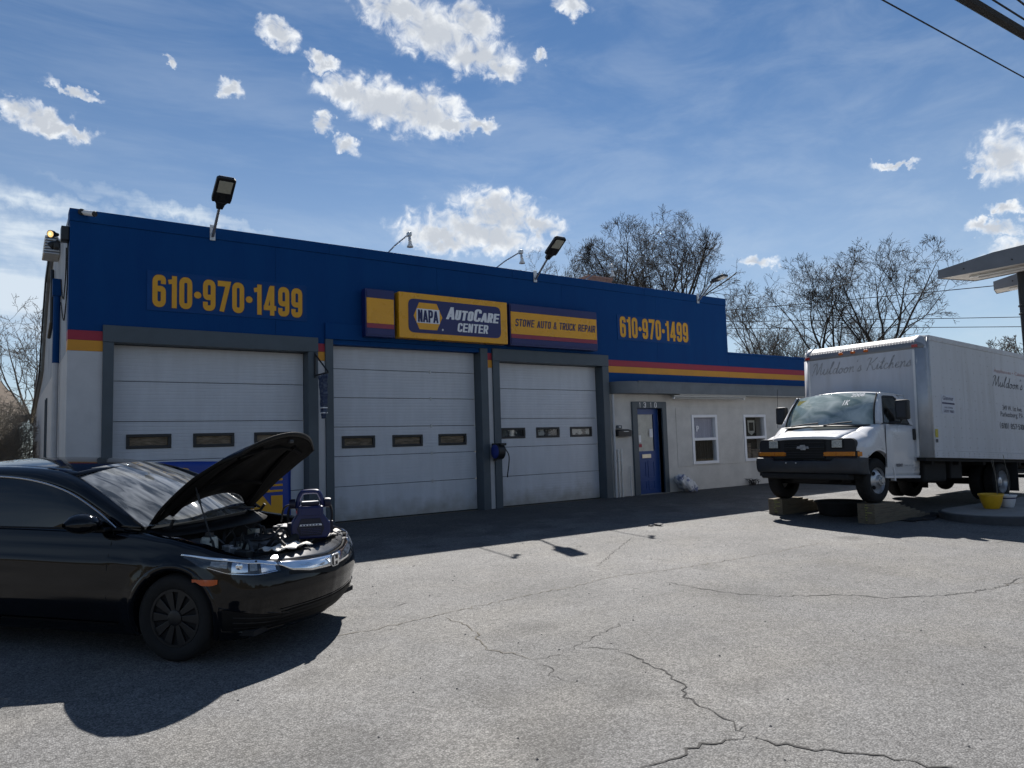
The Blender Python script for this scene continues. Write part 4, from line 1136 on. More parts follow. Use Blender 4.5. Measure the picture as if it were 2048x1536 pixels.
def dust_and_glare(m, lo, hi, stretch, scale=3.0):  # pale streaks in the glass colour: dust and painted sky reflection
    nt = m.node_tree; b = nt.nodes['Principled BSDF']
    tcn = nt.nodes.new('ShaderNodeTexCoord'); mp = nt.nodes.new('ShaderNodeMapping'); mp.inputs['Scale'].default_value = stretch
    nz = nt.nodes.new('ShaderNodeTexNoise'); nz.inputs['Scale'].default_value = scale; nz.inputs['Detail'].default_value = 6; nz.inputs['Distortion'].default_value = 0.8
    mx = nt.nodes.new('ShaderNodeMix'); mx.data_type = 'RGBA'
    mr = nt.nodes.new('ShaderNodeMapRange'); mr.inputs[1].default_value = .38; mr.inputs[2].default_value = .68
    L = nt.links.new
    L(tcn.outputs['Object'], mp.inputs[0]); L(mp.outputs[0], nz.inputs['Vector']); L(nz.outputs['Fac'], mr.inputs[0]); L(mr.outputs[0], mx.inputs[0])
    mx.inputs[6].default_value = (*lo, 1); mx.inputs[7].default_value = (*hi, 1)
    L(mx.outputs[2], b.inputs['Base Color'])
dust_and_glare(MATS['car_glass'], (.06, .07, .08), (.42, .45, .48), (1.0, 5.0, 1.0))  # windscreen dust, with sky reflections painted in as pale streaks
glass_mat('car_tint', (0.04, 0.045, 0.05), 0.015, 0.15, (0.002, 0.003, 0.004), 1.3)

CY = rad(-49.66)
cpos = Vector((1.721, -6.236, 0)); cpos.z = gz(cpos.y)
fw = Vector((math.cos(CY), math.sin(CY), SL * math.sin(CY))).normalized()
lf = Vector((-math.sin(CY), math.cos(CY), SL * math.cos(CY))); lf = (lf - fw * lf.dot(fw)).normalized()
upv = fw.cross(lf)
crot = Matrix((fw, lf, upv)).transposed().to_euler()
car = thing('parked_car', 'black sedan with its bonnet propped open and a chrome grille bar', 'car', cpos, crot)

OUT = [(-3.70, .0), (-3.70, .45), (-3.62, .72), (-3.35, .84), (-2.7, .885), (-2.0, .895), (-1.2, .895), (-.5, .895), (0, .898), (.35, .885), (.53, .845), (.65, .75), (.735, .59), (.80, .39), (.845, .19), (.862, 0)]
ol = cr([(p[0], p[1], 0) for p in OUT], 8)[::-1]          # from the nose backwards
sl_ = [0.0]
for a, b in zip(ol, ol[1:]):
    sl_.append(sl_[-1] + (b - a).length)
def outline(s):
    for i in range(len(sl_) - 1):
        if s <= sl_[i + 1] or i == len(sl_) - 2:
            t = (s - sl_[i]) / (sl_[i + 1] - sl_[i])
            p = ol[i].lerp(ol[i + 1], t)
            d = (ol[min(i + 2, len(ol) - 1)] - ol[max(i - 1, 0)]).normalized()
            return p, Vector((d.y, -d.x, 0)) if True else None
ZT = [(0, .672), (.4, .69), (.7, .725), (.9, .75), (1.1, .79), (1.35, .845), (1.6, .885), (1.9, .92), (2.15, .94), (3.0, .955), (4.0, .965), (5.3, .985)]
SIDE = [(.16, .075), (.22, .05), (.30, .02), (.40, .005), (.50, 0), (.60, .004), (.68, .010), (.725, .012), (.74, .024), (.80, .040), (.86, .062), (.98, .10)]
FRONT = [(.16, .17), (.22, .10), (.28, .055), (.34, .035), (.42, .015), (.48, .0), (.54, .002), (.575, .010), (.62, .026), (.68, .055), (.75, .115), (.85, .20)]
def sstep(a, b, x):
    t = min(1, max(0, (x - a) / (b - a))); return t * t * (3 - 2 * t)
def surf(s, z, side=-1, off=0.0):
    p, n = outline(s)
    # n must point outwards
    if n.y < 0 and s > .3: n = -n
    if s <= .3 and n.x < 0: n = -n
    w = sstep(1.15, .55, s) if False else 1 - sstep(.55, 1.15, s)
    ins = interp(SIDE, z) * (1 - w) + interp(FRONT, z) * w
    # wheel arch flare
    for wx in (0.0, -2.70):
        dd = math.hypot(p.x - wx, z - .335)
        ins -= .014 * max(0, 1 - abs(dd - .38) / .09) if s > .8 else 0
    q = p + n * (off - ins)
    return Vector((q.x, side * abs(q.y) if abs(q.y) > 1e-6 else 0.0, z))
def body_half(side, s0, s1, ns, nz, holes=True, ztop=None):
    rows = []
    for i in range(ns + 1):
        s = s0 + (s1 - s0) * i / ns
        zt = interp(ZT, abs(s))
        rows.append([surf(abs(s), .165 + (zt - .165) * j / nz, side if s >= 0 else -side) for j in range(nz + 1)])
    vs_ = [p for r_ in rows for p in r_]
    R_ = .362
    fs = []
    nc = nz + 1
    for i in range(ns):
        for j in range(nz):
            q = (i * nc + j, i * nc + j + 1, (i + 1) * nc + j + 1, (i + 1) * nc + j)
            c_ = sum((vs_[k] for k in q), Vector()) / 4
            if any(math.hypot(c_.x - wx, c_.z - .335) < R_ for wx in (0.0, -2.70)) and abs(c_.y) > .5:
                continue
            if c_.z < .335 and any(abs(c_.x - wx) < R_ for wx in (0.0, -2.70)) and abs(c_.y) > .7:
                continue
            fs.append(q)
    used = {k for q in fs for k in q}
    for k in used:
        v = vs_[k]
        for wx in (0.0, -2.70):
            d = math.hypot(v.x - wx, v.z - .335)
            if abs(v.y) > .5 and v.z > .30 and d < R_ + .035:
                vs_[k] = Vector((wx + (v.x - wx) / d * R_, v.y, .335 + (v.z - .335) / d * R_)) if d < R_ + .018 else v
            elif v.z <= .30 and abs(v.x - wx) < R_ and abs(v.y) > .7:
                vs_[k] = Vector((wx + math.copysign(R_ * .995, v.x - wx), v.y, v.z))
    mb = MB(); mb.add(vs_, fs)
    return mb
S_END = sl_[-1]
body_half(-1, -S_END + .001, S_END - .001, 420, 34).build('body_shell', 'car_black', car, smooth=True, angle=50, solid=.012)
def s_of_x(x):
    best = min(range(len(ol)), key=lambda i: abs(ol[i].x - x) if ol[i].y > .5 else 9)
    i = max(1, min(best, len(ol) - 2))
    j = i + 1 if (ol[i].x - x) > 0 else i - 1
    t = (x - ol[i].x) / (ol[j].x - ol[i].x) if abs(ol[j].x - ol[i].x) > 1e-9 else 0
    return sl_[i] + (sl_[j] - sl_[i]) * t
for side in (-1, 1):
    for wx in (0.0, -2.70):
        rows = []
        for k in range(49):
            a = rad(-26 + 232 * k / 48)
            row = []
            for r_, of in ((.336, -.035), (.344, -.004), (.350, .006), (.384, .0045), (.394, -.004)):
                x, z = wx + r_ * math.cos(a), .335 + r_ * math.sin(a)
                row.append(surf(s_of_x(x), max(z, .168), side, of))
            rows.append(row)
        MB().grid(rows).build('arch_lip', 'car_black', car, smooth=True, angle=60)
def patch(s0, s1, lo, hi, off, side=-1, ns=24, nz=4):
    rows = []
    for i in range(ns + 1):
        s = s0 + (s1 - s0) * i / ns
        a, b = (lo(s) if callable(lo) else lo), (hi(s) if callable(hi) else hi)
        rows.append([surf(abs(s), a + (b - a) * j / nz, side if s >= 0 else -side, off) for j in range(nz + 1)])
    return MB().grid(rows)
T = lambda tab: (lambda s: interp(tab, abs(s)))
# chrome wing bar from lamp to lamp
ctop = T([(0, .668), (.3, .678), (.55, .702), (.8, .744), (1.1, .776), (1.42, .797)])
cbot = T([(0, .588), (.3, .597), (.48, .628), (.60, .682), (.8, .720), (1.1, .757), (1.42, .787)])
patch(-.60, .60, cbot, ctop, .012, ns=40).build('grille_bar', 'chrome', car, smooth=True, solid=.01)
for side in (-1, 1):
    patch(.605, 1.42, cbot, ctop, .010, side, ns=24).build('headlamp_trim', 'chrome', car, smooth=True, solid=.008)
# slim upper grille under the bar and lower openings
patch(-.52, .52, T([(0, .535), (.52, .60)]), T([(0, .583), (.3, .59), (.52, .625)]), .003, ns=30).build('upper_grille', 'car_black_trim', car, smooth=True)
lg = patch(-.62, .62, T([(0, .205), (.62, .215)]), T([(0, .335), (.5, .335), (.62, .30)]), .004, ns=30).build('lower_grille', 'car_black_trim', car, smooth=True)
for z in (.235, .265, .295, .322):
    patch(-.58, .58, z - .004, z + .004, .010, ns=20, nz=1).build('slat', 'car_under', lg)
patch(-.60, .60, .345, .352, .006, ns=20, nz=1).build('bumper_crease', 'car_under', car)
# headlamps
for side in (-1, 1):
    hl = patch(.60, 1.40, T([(.60, .640), (.75, .634), (1.0, .655), (1.2, .698), (1.40, .772)]), lambda s: cbot(s) - .003, .004, side, ns=24).build('headlamp', 'lamp_dark', car, smooth=True)
    patch(.64, .77, .652, .712, .009, side, 6, 4).build('reflector', 'lamp_bowl', hl, smooth=True)
    patch(.80, .86, .672, .72, .008, side, 4, 3).build('reflector', 'lamp_clear', hl, smooth=True)
    patch(.875, .995, .668, .742, .009, side, 6, 4).build('reflector', 'lamp_bowl', hl, smooth=True)
    p = surf(.94, .712, side, .010); n_ = (surf(.94, .712, side, .03) - p).normalized()
    MB().tube([p, p + n_ * .006, p + n_ * .012], [.026, .024, .012], 14).build('projector', 'chrome', hl, smooth=True)
    patch(1.03, 1.16, T([(1.03, .70), (1.16, .722)]), .75, .008, side, 6, 3).build('reflector', 'lamp_clear', hl, smooth=True)
    patch(.63, 1.18, T([(.63, .644), (.8, .641), (1.0, .661), (1.18, .702)]), T([(.63, .649), (.8, .646), (1.0, .666), (1.18, .707)]), .010, side, 20, 1).build('light_guide', 'lamp_bowl', hl)
    # amber side marker
    def mk_lo(s): return .585 + .03 * abs((s - 1.20) / .105)
    patch(1.095, 1.30, lambda s: .60 if s > 1.28 else (.578 + .035 * sstep(1.20, 1.31, s) + .012 * sstep(1.14, 1.09, s)), lambda s: .622, .006, side, 14, 2).build('side_marker', 'amber', car, smooth=True)
    # fog panel in the bumper corner with slats
    fp = patch(.52, 1.06, T([(.52, .215), (.9, .235), (1.06, .25)]), T([(.52, .30), (.7, .335), (1.06, .405)]), .004, side, 18, 4).build('fog_panel', 'car_black_trim', car, smooth=True)
    rim = [surf(s, z, side, .002) for s, z in ((.50, .205), (.50, .305), (.70, .345), (.90, .385), (1.08, .42), (1.08, .24), (.90, .225), (.70, .21), (.50, .205))]
    MB().tube(rim, .005, 6).build('fog_rim', 'car_black', fp, smooth=True)
    for k in range(3):
        patch(.60, .98, T([(.60, .235 + .032 * k), (.98, .262 + .04 * k)]), T([(.60, .242 + .032 * k), (.98, .27 + .04 * k)]), .012, side, 12, 1).build('slat', 'car_under', fp)
    # door seam, wing seam, sill strip, rocker
    def seam(pts, w_=.006):
        mb = MB()
        pl = []
        for s, z in pts:
            pl.append((surf(s, z, side, .0012), surf(s + w_, z, side, .0012)))
        mb.grid([[a for a, b in pl], [b for a, b in pl]])
        mb.build('panel_gap', 'dark_void', car)
    sd = 2.075
    seam([(sd + .02, .24), (sd - .005, .45), (sd, .70), (sd + .005, .86), (sd + .01, .945)])
    seam([(sd + 1.12, .24), (sd + 1.12, .60), (sd + 1.10, .95)])
    patch(1.99, 3.9, .245, .262, .010, side, 40, 1).build('sill_strip', 'satin_chrome' if False else 'car_black_trim', car, smooth=True)
# badge: an upright H in a rounded frame
bc = surf(0, .627, 1, .02)
M('badge_back', (0.02, 0.022, 0.03), 0.3)
def bdg(poly, x0, x1, m_, name, par):
    mb = MB(); mb.prism([(p[0], p[1]) for p in poly], 'x', x0, x1); return mb.build(name, m_, par, smooth=False, bevel=.002)
rr = [(p[0], p[1] + .625) for p in fillet([(-.062, -.05), (.062, -.05), (.068, .052), (-.068, .052)], .03, True, 5)]
bx_ = .846
emb = bdg(rr, bx_, bx_ + .016, 'satin_chrome', 'badge', car)
rr2 = [(p[0], p[1] + .625) for p in fillet([(-.052, -.041), (.052, -.041), (.057, .043), (-.057, .043)], .025, True, 5)]
bdg(rr2, bx_ + .016, bx_ + .018, 'badge_back', 'badge_field', emb)
for poly in ([(-.040, -.034), (-.018, -.034), (-.024, .036), (-.046, .036)], [(.018, -.034), (.040, -.034), (.046, .036), (.024, .036)], [(-.022, -.008), (.022, -.008), (.024, .010), (-.024, .010)]):
    bdg([(p[0], p[1] + .625) for p in poly], bx_ + .018, bx_ + .026, 'chrome', 'badge_letter', emb)
# nose cover panel behind the bar (glossy plastic) with a dark slit
rows = []
for i in range(31):
    s = -.86 + 1.72 * i / 30
    p = surf(abs(s), interp(ZT, abs(s)) + .0, -1 if s >= 0 else 1, -.025)
    q = Vector((.655 - .16 * (abs(p.y) / .75) ** 2, p.y * .93, .748))
    rows.append([p + Vector((0, 0, .006)), p.lerp(q, .18) + Vector((0, 0, .004)), p.lerp(q, .55) + Vector((0, 0, .012)), q])
MB().grid(rows).build('nose_cover', 'cover_panel', car, smooth=True, angle=180, solid=.01)
patch(-.55, .55, lambda s: ctop(s) + .001, lambda s: ctop(s) + .012, -.012, ns=24, nz=1).build('slit', 'dark_void', car)
# wing tops down to the bonnet shut line
for side in (-1, 1):
    rows = []
    for i in range(33):
        s = .84 + (2.22 - .84) * i / 32
        p = surf(s, interp(ZT, s), side, -.002)
        inn = Vector((p.x - .03 * (s < 1.1), p.y - side * (.05 + .06 * sstep(.84, 1.2, s)), p.z + .012))
        low = inn + Vector((0, -side * .03, -.10))
        rows.append([p, p.lerp(inn, .5) + Vector((0, 0, .006)), inn, low])
    MB().grid(rows).build('wing_top', 'car_black', car, smooth=True, angle=60, solid=.008)
    # inner wing
    rows = [[Vector((x, side * y, z)) for (y, z) in ((.72, .82 - .08 * max(0, x) / .6), (.68, .70), (.60, .52))] for x in (-.30, 0, .3, .6)]
    MB().grid(rows).build('inner_wing', 'car_under', car, smooth=True, solid=.01)
MB().box(-.34, .70, -.62, .62, .40, .46).build('bay_floor', 'dark_void', car)
MB().box(-.36, -.30, -.70, .70, .42, .90, .02).build('bulkhead', 'car_under', car)
MB().box(.60, .66, -.62, .62, .38, .72, .02).build('radiator_support', 'car_under', car)
# cowl and windscreen
def cowl_pt(v, k=0):     # v -1..1 across
    return Vector((-.18 - .24 * abs(v) ** 2.2, v * .73, .985 - .015 * abs(v)))
def head_pt(v):
    return Vector((-1.17 - .13 * abs(v) ** 2.2, v * .565, 1.442 - .062 * abs(v) ** 2))
rows = []
for i in range(25):
    v = -1 + 2 * i / 24
    a, b = cowl_pt(v), head_pt(v)
    row = []
    for j in range(11):
        t = j / 10
        p = a.lerp(b, t) + Vector((.28, 0, .62)).normalized() * (.045 * math.sin(math.pi * t) * (1 - .3 * v * v))
        row.append(p)
    rows.append(row)
ws = MB().grid(rows).build('windscreen', 'car_glass', car, smooth=True, angle=180)
rows = [[cowl_pt(v) + Vector((.02 + .16 * t - .03 * abs(v), 0, -.022 - .06 * t)) for t in (0, .3, 1)] for v in [-1 + 2 * i / 24 for i in range(25)]]
MB().grid(rows).build('cowl_panel', 'car_black_trim', car, smooth=True, solid=.01)
for (a, b, c_) in (((-.20, -.42, .995), (-.235, .05, 1.035), (-.20, .20, 1.015)), ((-.20, .42, .995), (-.30, -.02, 1.03), (-.33, -.40, 1.03))):
    MB().tube([a, Vector(a).lerp(Vector(b), .5) + Vector((0, 0, .012)), b], .010, 6).build('wiper_arm', 'black_plastic', car)
    MB().tube([Vector(b) + Vector((0, -.25, -.012)), b, Vector(b) + Vector((0, .25, -.012))], .008, 6).build('wiper_blade', 'black_rubber', car)
# roof, pillars, side glass
rail = cr([(-.36, .765, .965), (-.62, .735, 1.115), (-.98, .665, 1.285), (-1.32, .605, 1.385), (-1.8, .59, 1.425), (-2.3, .585, 1.42), (-2.8, .58, 1.365), (-3.2, .58, 1.20), (-3.45, .60, 1.03)], 6)
gtop = cr([(-.585, .795, .966), (-.80, .768, 1.095), (-1.13, .722, 1.235), (-1.5, .685, 1.318), (-1.9, .665, 1.352), (-2.4, .66, 1.345), (-2.85, .65, 1.27), (-3.15, .65, 1.12), (-3.3, .66, .99)], 6)
ir = [p for p in rail if p.x <= -1.17]
rows = []
for p in ir:
    rows.append([Vector((p.x + (.10 * (1 - v * v) if p.x > -1.45 else 0) * max(0, 1 - (-1.17 - p.x) / .28 * 1.0 if p.x > -1.45 else 0), v * p.y, p.z + .062 * (1 - v * v))) for v in [-1 + 2 * i / 16 for i in range(17)]])
MB().grid(rows).build('roof', 'car_black', car, smooth=True, angle=180, solid=.02)
for side in (-1, 1):
    # pillar and rail band: from the rail curve out to the glass edge
    rows = []
    for p, g_ in zip(rail, gtop):
        inner = Vector((p.x - .035 * (p.x > -1.32), side * (p.y - .03), p.z + .012))
        P_ = Vector((p.x, side * p.y, p.z)); G_ = Vector((g_.x, side * (g_.y + .004), g_.z))
        rows.append([inner, P_, P_.lerp(G_, .35) + Vector((0, side * .016, .006)), P_.lerp(G_, .7) + Vector((0, side * .012, .004)), G_])
    MB().grid(rows).build('pillar_rail', 'car_black', car, smooth=True, angle=60, solid=.015)
    # a-pillar fills between windscreen edge and rail
    rows = []
    for j in range(9):
        t = j / 8
        a = cowl_pt(side).lerp(head_pt(side), t) + Vector((.28, 0, .62)).normalized() * (.045 * math.sin(math.pi * t) * .7)
        x_ = -.36 + (-1.30 + .36) * t
        # rail point at the same parameter
        cand = min(rail, key=lambda p: abs(p.x - (-.36 - .96 * t)))
        rows.append([a, Vector((cand.x, side * cand.y, cand.z + .004))])
    MB().grid(rows).build('a_pillar', 'car_black', car, smooth=True, solid=.012)
    # side glass
    top = [Vector((p.x, side * p.y, p.z)) for p in gtop]
    rows = []
    for p in top:
        b = Vector((p.x, side * .80, .955))
        rows.append([b.lerp(p, t) + Vector((0, side * .012 * math.sin(math.pi * t), 0)) for t in (0, .25, .5, .75, 1)])
    MB().grid(rows).build('side_glass', 'car_tint', car, smooth=True, angle=180)
    MB().tube([p + Vector((0, side * .014, .004)) for p in top], .0075, 6).build('window_trim', 'satin_chrome', car, smooth=True)
    MB().tube([Vector((x, side * .815, .958)) for x in (-.50, -1.2, -2.0, -3.0)], .008, 6).build('belt_trim', 'car_black_trim', car)
    # sail panel in front of the glass
    mb = MB(); mb.add([(-.42, side * .80, .955), (-.66, side * .808, .955), (-.66, side * .790, 1.01)], [(0, 1, 2)]); mb.build('sail_panel', 'car_black_trim', car, solid=.006)
    # mirror
    ms = []
    for j in range(13):
        t = j / 12
        r_ = math.sin(math.pi * min(.985, .015 + t)) ** .55
        yy = .815 + .285 * t
        ms.append([Vector((-.74 + (.105 * r_) * math.cos(a) * (1.15 if math.cos(a) > 0 else .6) - .05 * t, side * yy, 1.0 + .02 * t + (.088 * r_) * math.sin(a) * (1 if math.sin(a) > 0 else .80))) for a in [2 * math.pi * k / 18 for k in range(19)]])
    mr_ = MB().grid(ms).build('mirror', 'car_black', car, smooth=True, angle=180)
    MB().box(-.74, -.62, side * .77, side * .89, .945, .975, .01).build('mirror_stalk', 'car_black_trim', mr_)
    # floor pan and arch liner
    for wx in (0.0, -2.70):
        mb = MB(); mb.lathe([(.375, -.14), (.375, .16), (.2, .17)], (wx, side * .74, .335), 'y', 24, 0 if True else 0, math.pi); mb.build('arch_liner', 'dark_void', car, smooth=True)
MB().box(-3.4, .62, -.78, .78, .20, .24).build('floor_pan', 'dark_void', car)
MB().box(-.95, -.42, -.70, .70, .86, .945, .03).build('dashboard', 'dash_grey', car)
for y in (-.36, .36):
    MB().box(-1.75, -1.58, y - .22, y + .22, .55, 1.12, .06).build('front_seat', 'dash_grey', car)
# wheels
def wheel(x, side, cap=True):
    w_ = sub_empty('wheel', car, (x, side * .775, .322))
    pr_ = [(.215, -.085), (.235, -.100), (.285, -.106), (.312, -.092), (.322, -.06), (.322, .06), (.312, .092), (.285, .106), (.235, .100), (.215, .085)]
    mb = MB(); mb.lathe(pr_, (0, 0, 0), 'y', 48); mb.build('tyre', 'tyre', w_, smooth=True, angle=60)
    mb = MB(); mb.lathe([(.20, -.07), (.218, -.085), (.218, .085), (.20, .07)], (0, 0, 0), 'y', 40); mb.build('rim', 'hubcap', w_, smooth=True)
    o = side * .088
    mb = MB(); mb.lathe([(0, side * .062), (.205, side * .062)], (0, 0, 0), 'y', 40); mb.build('brake_shade', 'dark_void', w_)
    mb = MB(); mb.lathe([(.195, o), (.213, o), (.216, o * .9)], (0, 0, 0), 'y', 40); mb.build('cap_ring', 'hubcap', w_, smooth=True)
    mb = MB(); mb.lathe([(0, o * 1.06), (.045, o * 1.06), (.058, o), (.06, o * .8)], (0, 0, 0), 'y', 20); mb.build('cap_centre', 'hubcap', w_, smooth=True, angle=40)
    sp_ = MB()
    n = 10
    for k in range(n):
        a = 2 * math.pi * k / n
        u, v = Vector((math.cos(a), 0, math.sin(a))), Vector((-math.sin(a), 0, math.cos(a)))
        m1 = MB()
        pts = [u * .05 + v * .016, u * .05 - v * .016, u * .20 - v * .036, u * .20 + v * .036]
        vv = [p + Vector((0, o * .93, 0)) for p in pts] + [p * 1.0 + Vector((0, o * .72, 0)) for p in pts]
        m1.add(vv, [(0, 1, 2, 3), (4, 7, 6, 5), (0, 4, 5, 1), (1, 5, 6, 2), (2, 6, 7, 3), (3, 7, 4, 0)])
        m1.build('spoke', 'hubcap', w_, bevel=.004)
for side in (-1, 1):
    wheel(0.0, side); wheel(-2.70, side)
# bonnet, propped open
HX, HZ = -.395, .965
def hood(u, v, off=0.0):
    """u 0..1 hinge to nose, v -1..1 across"""
    L_ = 1.12 - .13 * abs(v) ** 2.4
    n = 14; x = z = 0.0
    ang = 0
    for k in range(n):
        t = (k + .5) / n * u
        ang = rad(49.0 - 23.0 * t - 30 * max(0, t - .88))
        x += math.cos(ang) * u * L_ / n; z += math.sin(ang) * u * L_ / n
    half = interp([(0, .665), (.25, .70), (.6, .70), (.85, .655), (1.0, .56)], u)
    nx, nz_ = -math.sin(ang), math.cos(ang)
    cwn = .060 * (1 - v * v) - .020 * abs(v) ** 8 + off
    x0 = HX - .06 * abs(v) ** 2
    return Vector((x0 + x + nx * cwn, v * half, HZ - .01 * abs(v) + z + nz_ * cwn))
bon = sub_empty('bonnet', car)
def hu(t, v):
    u0 = .20 * (1 - abs(v) ** 2.2)
    return u0 + (1 - u0) * t
rows = [[hood(hu(i / 26, -1 + 2 * j / 24), -1 + 2 * j / 24) for j in range(25)] for i in range(27)]
MB().grid(rows).build('outer_skin', 'car_black', bon, smooth=True, angle=180, solid=.004)
rows = [[hood(hu(.03 + .94 * i / 26, -1 + 2 * j / 24), (-.96 + 1.92 * j / 24), -.030 - .012 * (math.sin(j * .52) ** 2 > .6) * (2 < i < 24)) for j in range(25)] for i in range(27)]
MB().grid(rows).build('inner_skin', 'bonnet_lining', bon, smooth=True, angle=40, solid=.004)
edge = [hood(0, v, -.012) for v in (-1, -.5, 0, .5, 1)]
for vv in (-1, 1):
    rows = [[hood(i / 26, vv * .995, 0), hood(i / 26, vv * .97, -.03)] for i in range(27)]
    MB().grid(rows).build('edge_fold', 'car_black_trim', bon, smooth=True, solid=.003)
rows = [[hood(1.0, -1 + 2 * j / 24, 0), hood(.975, (-1 + 2 * j / 24) * .97, -.03)] for j in range(25)]
MB().grid(rows).build('nose_fold', 'car_black_trim', bon, smooth=True, solid=.003)
for (u0, v0, u1, v1) in ((.12, -.75, .86, -.35), (.12, .75, .86, .35), (.36, -.6, .36, .6), (.82, -.7, .82, .7)):
    pts = [hood(u0 + (u1 - u0) * t, v0 + (v1 - v0) * t, -.045) for t in [k / 10 for k in range(11)]]
    MB().tube(pts, .022, 6).build('stiffener', 'bonnet_lining', bon, smooth=True)
MB().box(.0, .03, -.03, .03, 0, .03, .008).move(lambda p: p + hood(.93, 0, -.07)).build('latch', 'black_metal', bon)
a = Vector((.14, -.60, .79)); b = hood(.46, -.80, -.05)
MB().tube([a, b], .006, 6).build('prop_rod', 'black_metal', bon)
MB().tube([b + (a - b) * .10, b + (a - b) * .26], .011, 8).build('prop_grip', 'black_plastic', bon)
for side in (-1, 1):
    MB().tube([(-.38, side * .60, .93), (-.26, side * .61, .95), (-.22, side * .62, 1.01)], .014, 6).build('bonnet_hinge', 'black_metal', bon)
# engine bay furniture
eng = sub_empty('engine', car)
MB().box(-.02, .34, -.22, .34, .60, .79, .03).build('engine_cover', 'engine_grey', eng)
MB().box(.02, .30, -.20, .10, .79, .815, .012).build('cover_plate', 'black_plastic', eng)
MB().box(.02, .26, .36, .58, .60, .82, .012).build('battery', 'black_plastic', eng)
MB().box(.05, .09, .40, .44, .82, .845).build('battery_terminal', 'engine_alu', eng)
MB().box(.18, .22, .50, .54, .82, .845).build('battery_terminal', 'engine_alu', eng)
MB().box(.03, .25, .37, .57, .825, .835).build('battery_clamp', 'engine_alu', eng)
MB().box(.34, .58, -.46, -.10, .62, .74, .04).build('air_box', 'black_plastic', eng)
MB().tube(cr([(.40, -.16, .74), (.44, .05, .78), (.34, .22, .80)], 6), .038, 12).build('intake_pipe', 'black_rubber', eng, smooth=True)
MB().lathe([(0, .07), (.055, .07), (.065, .05), (.07, -.08), (0, -.08)], (.02, -.50, .80), 'z', 18).build('washer_tank', 'lens_grey', eng, smooth=True)
MB().lathe([(0, .03), (.035, .03), (.037, 0), (.02, 0)], (.02, -.50, .875), 'z', 14).build('tank_cap', 'black_plastic', eng)
MB().box(-.20, -.06, -.60, -.36, .70, .84, .03).build('brake_unit', 'engine_grey', eng)
MB().box(.30, .42, -.58, -.50, .70, .78, .01).build('fuse_box', 'black_plastic', eng)
MB().lathe([(0, .03), (.04, .03), (.045, 0)], (.16, .10, .82), 'z', 14).build('oil_cap', 'black_plastic', eng)
rng = random.Random(3)
for k in range(26):
    p = Vector((rng.uniform(-.2, .5), rng.uniform(-.55, .55), rng.uniform(.70, .80)))
    q = p + Vector((rng.uniform(-.25, .25), rng.uniform(-.3, .3), rng.uniform(-.05, .05)))
    m = (p + q) / 2 + Vector((0, 0, rng.uniform(.02, .12)))
    MB().tube(cr([p, m, q], 5), rng.choice([.005, .007, .010, .014]), 6).build('engine_hose', rng.choice(['black_rubber', 'black_rubber', 'engine_grey', 'black_plastic']), eng, smooth=True)
for k in range(14):
    p = Vector((rng.uniform(-.15, .5), rng.uniform(-.5, .55), rng.uniform(.72, .80)))
    s_ = rng.uniform(.02, .05)
    MB().box(p.x - s_, p.x + s_, p.y - s_ * .8, p.y + s_ * .8, p.z - .03, p.z + rng.uniform(.01, .04), .006).build('fitting', rng.choice(['engine_alu', 'engine_alu', 'engine_grey', 'lens_grey']), eng)

def car_pt(p):
    return cpos + fw * p[0] + lf * p[1] + upv * p[2]
# towels laid over the radiator support
def towel(x0, x1, y0, y1, lab):
    rng2 = random.Random(int(y0 * 100))
    rows = []
    for i in range(13):
        row = []
        for j in range(13):
            x = x0 + (x1 - x0) * i / 12 + .012 * math.sin(j * 1.7); y = y0 + (y1 - y0) * j / 12 + .012 * math.sin(i * 1.3)
            row.append(car_pt((x - .16 * (abs(y) / .75) ** 2, y, .775 + .012 * math.sin(i * 1.1 + j * .9) + .006 * rng2.random())))
        rows.append(row)
    o = MB().grid(rows).build('towel', 'towel', loc=car_pt((x0, y0, .75)), smooth=True, angle=180, solid=.006)
    tag(o, lab, 'towel')
towel(.50, .70, -.46, -.10, 'white shop towel on the sedan nose, nearest the headlamp')
towel(.48, .68, .30, .66, 'white shop towel on the sedan nose behind the blue battery charger')

# battery charger standing on the engine
ch = thing('battery_charger', 'dark blue portable battery charger with carrying handle standing in the sedan engine bay', 'charger', car_pt((.50, .22, .765)), (0, 0, rad(54.76 + 18 - 90)))
M('charger_blue', (0.005, 0.013, 0.085), 0.35, var=0.15, vs_=8)
M('charger_dark', (0.006, 0.007, 0.025), 0.5, var=0.2, vs_=8)
def chp(poly, y0, y1, m_, name, par=ch, bev=.006):
    mb = MB(); mb.prism(poly, 'y', y0, y1); return mb.build(name, m_, par, bevel=bev)
chp([(-.13, 0), (.13, 0), (.165, .04), (.165, .13), (.11, .21), (.105, .28), (-.105, .28), (-.11, .21), (-.165, .13), (-.165, .04)], -.09, .10, 'charger_blue', 'body', bev=.014)
chp([(-.09, .03), (.09, .03), (.115, .09), (.08, .175), (-.08, .175), (-.115, .09)], -.098, -.091, 'charger_dark', 'front_grille')
for k in range(4):
    chp([(-.085, .045 + .014 * k), (.085, .045 + .014 * k), (.085, .05 + .014 * k), (-.085, .05 + .014 * k)], -.103, -.0985, 'charger_blue', 'rib', bev=0)
chp([(-.095, .112), (.095, .112), (.088, .128), (-.088, .128)], -.104, -.0985, 'print_white', 'label')
for k in range(6):
    chp([(-.075 + .026 * k, .115), (-.062 + .026 * k, .115), (-.062 + .026 * k, .125), (-.075 + .026 * k, .125)], -.1055, -.1045, 'print_navy', 'label_print', bev=0)
chp([(-.085, .20), (.085, .20), (.078, .265), (-.078, .265)], -.096, -.0905, 'charger_blue', 'upper_panel')
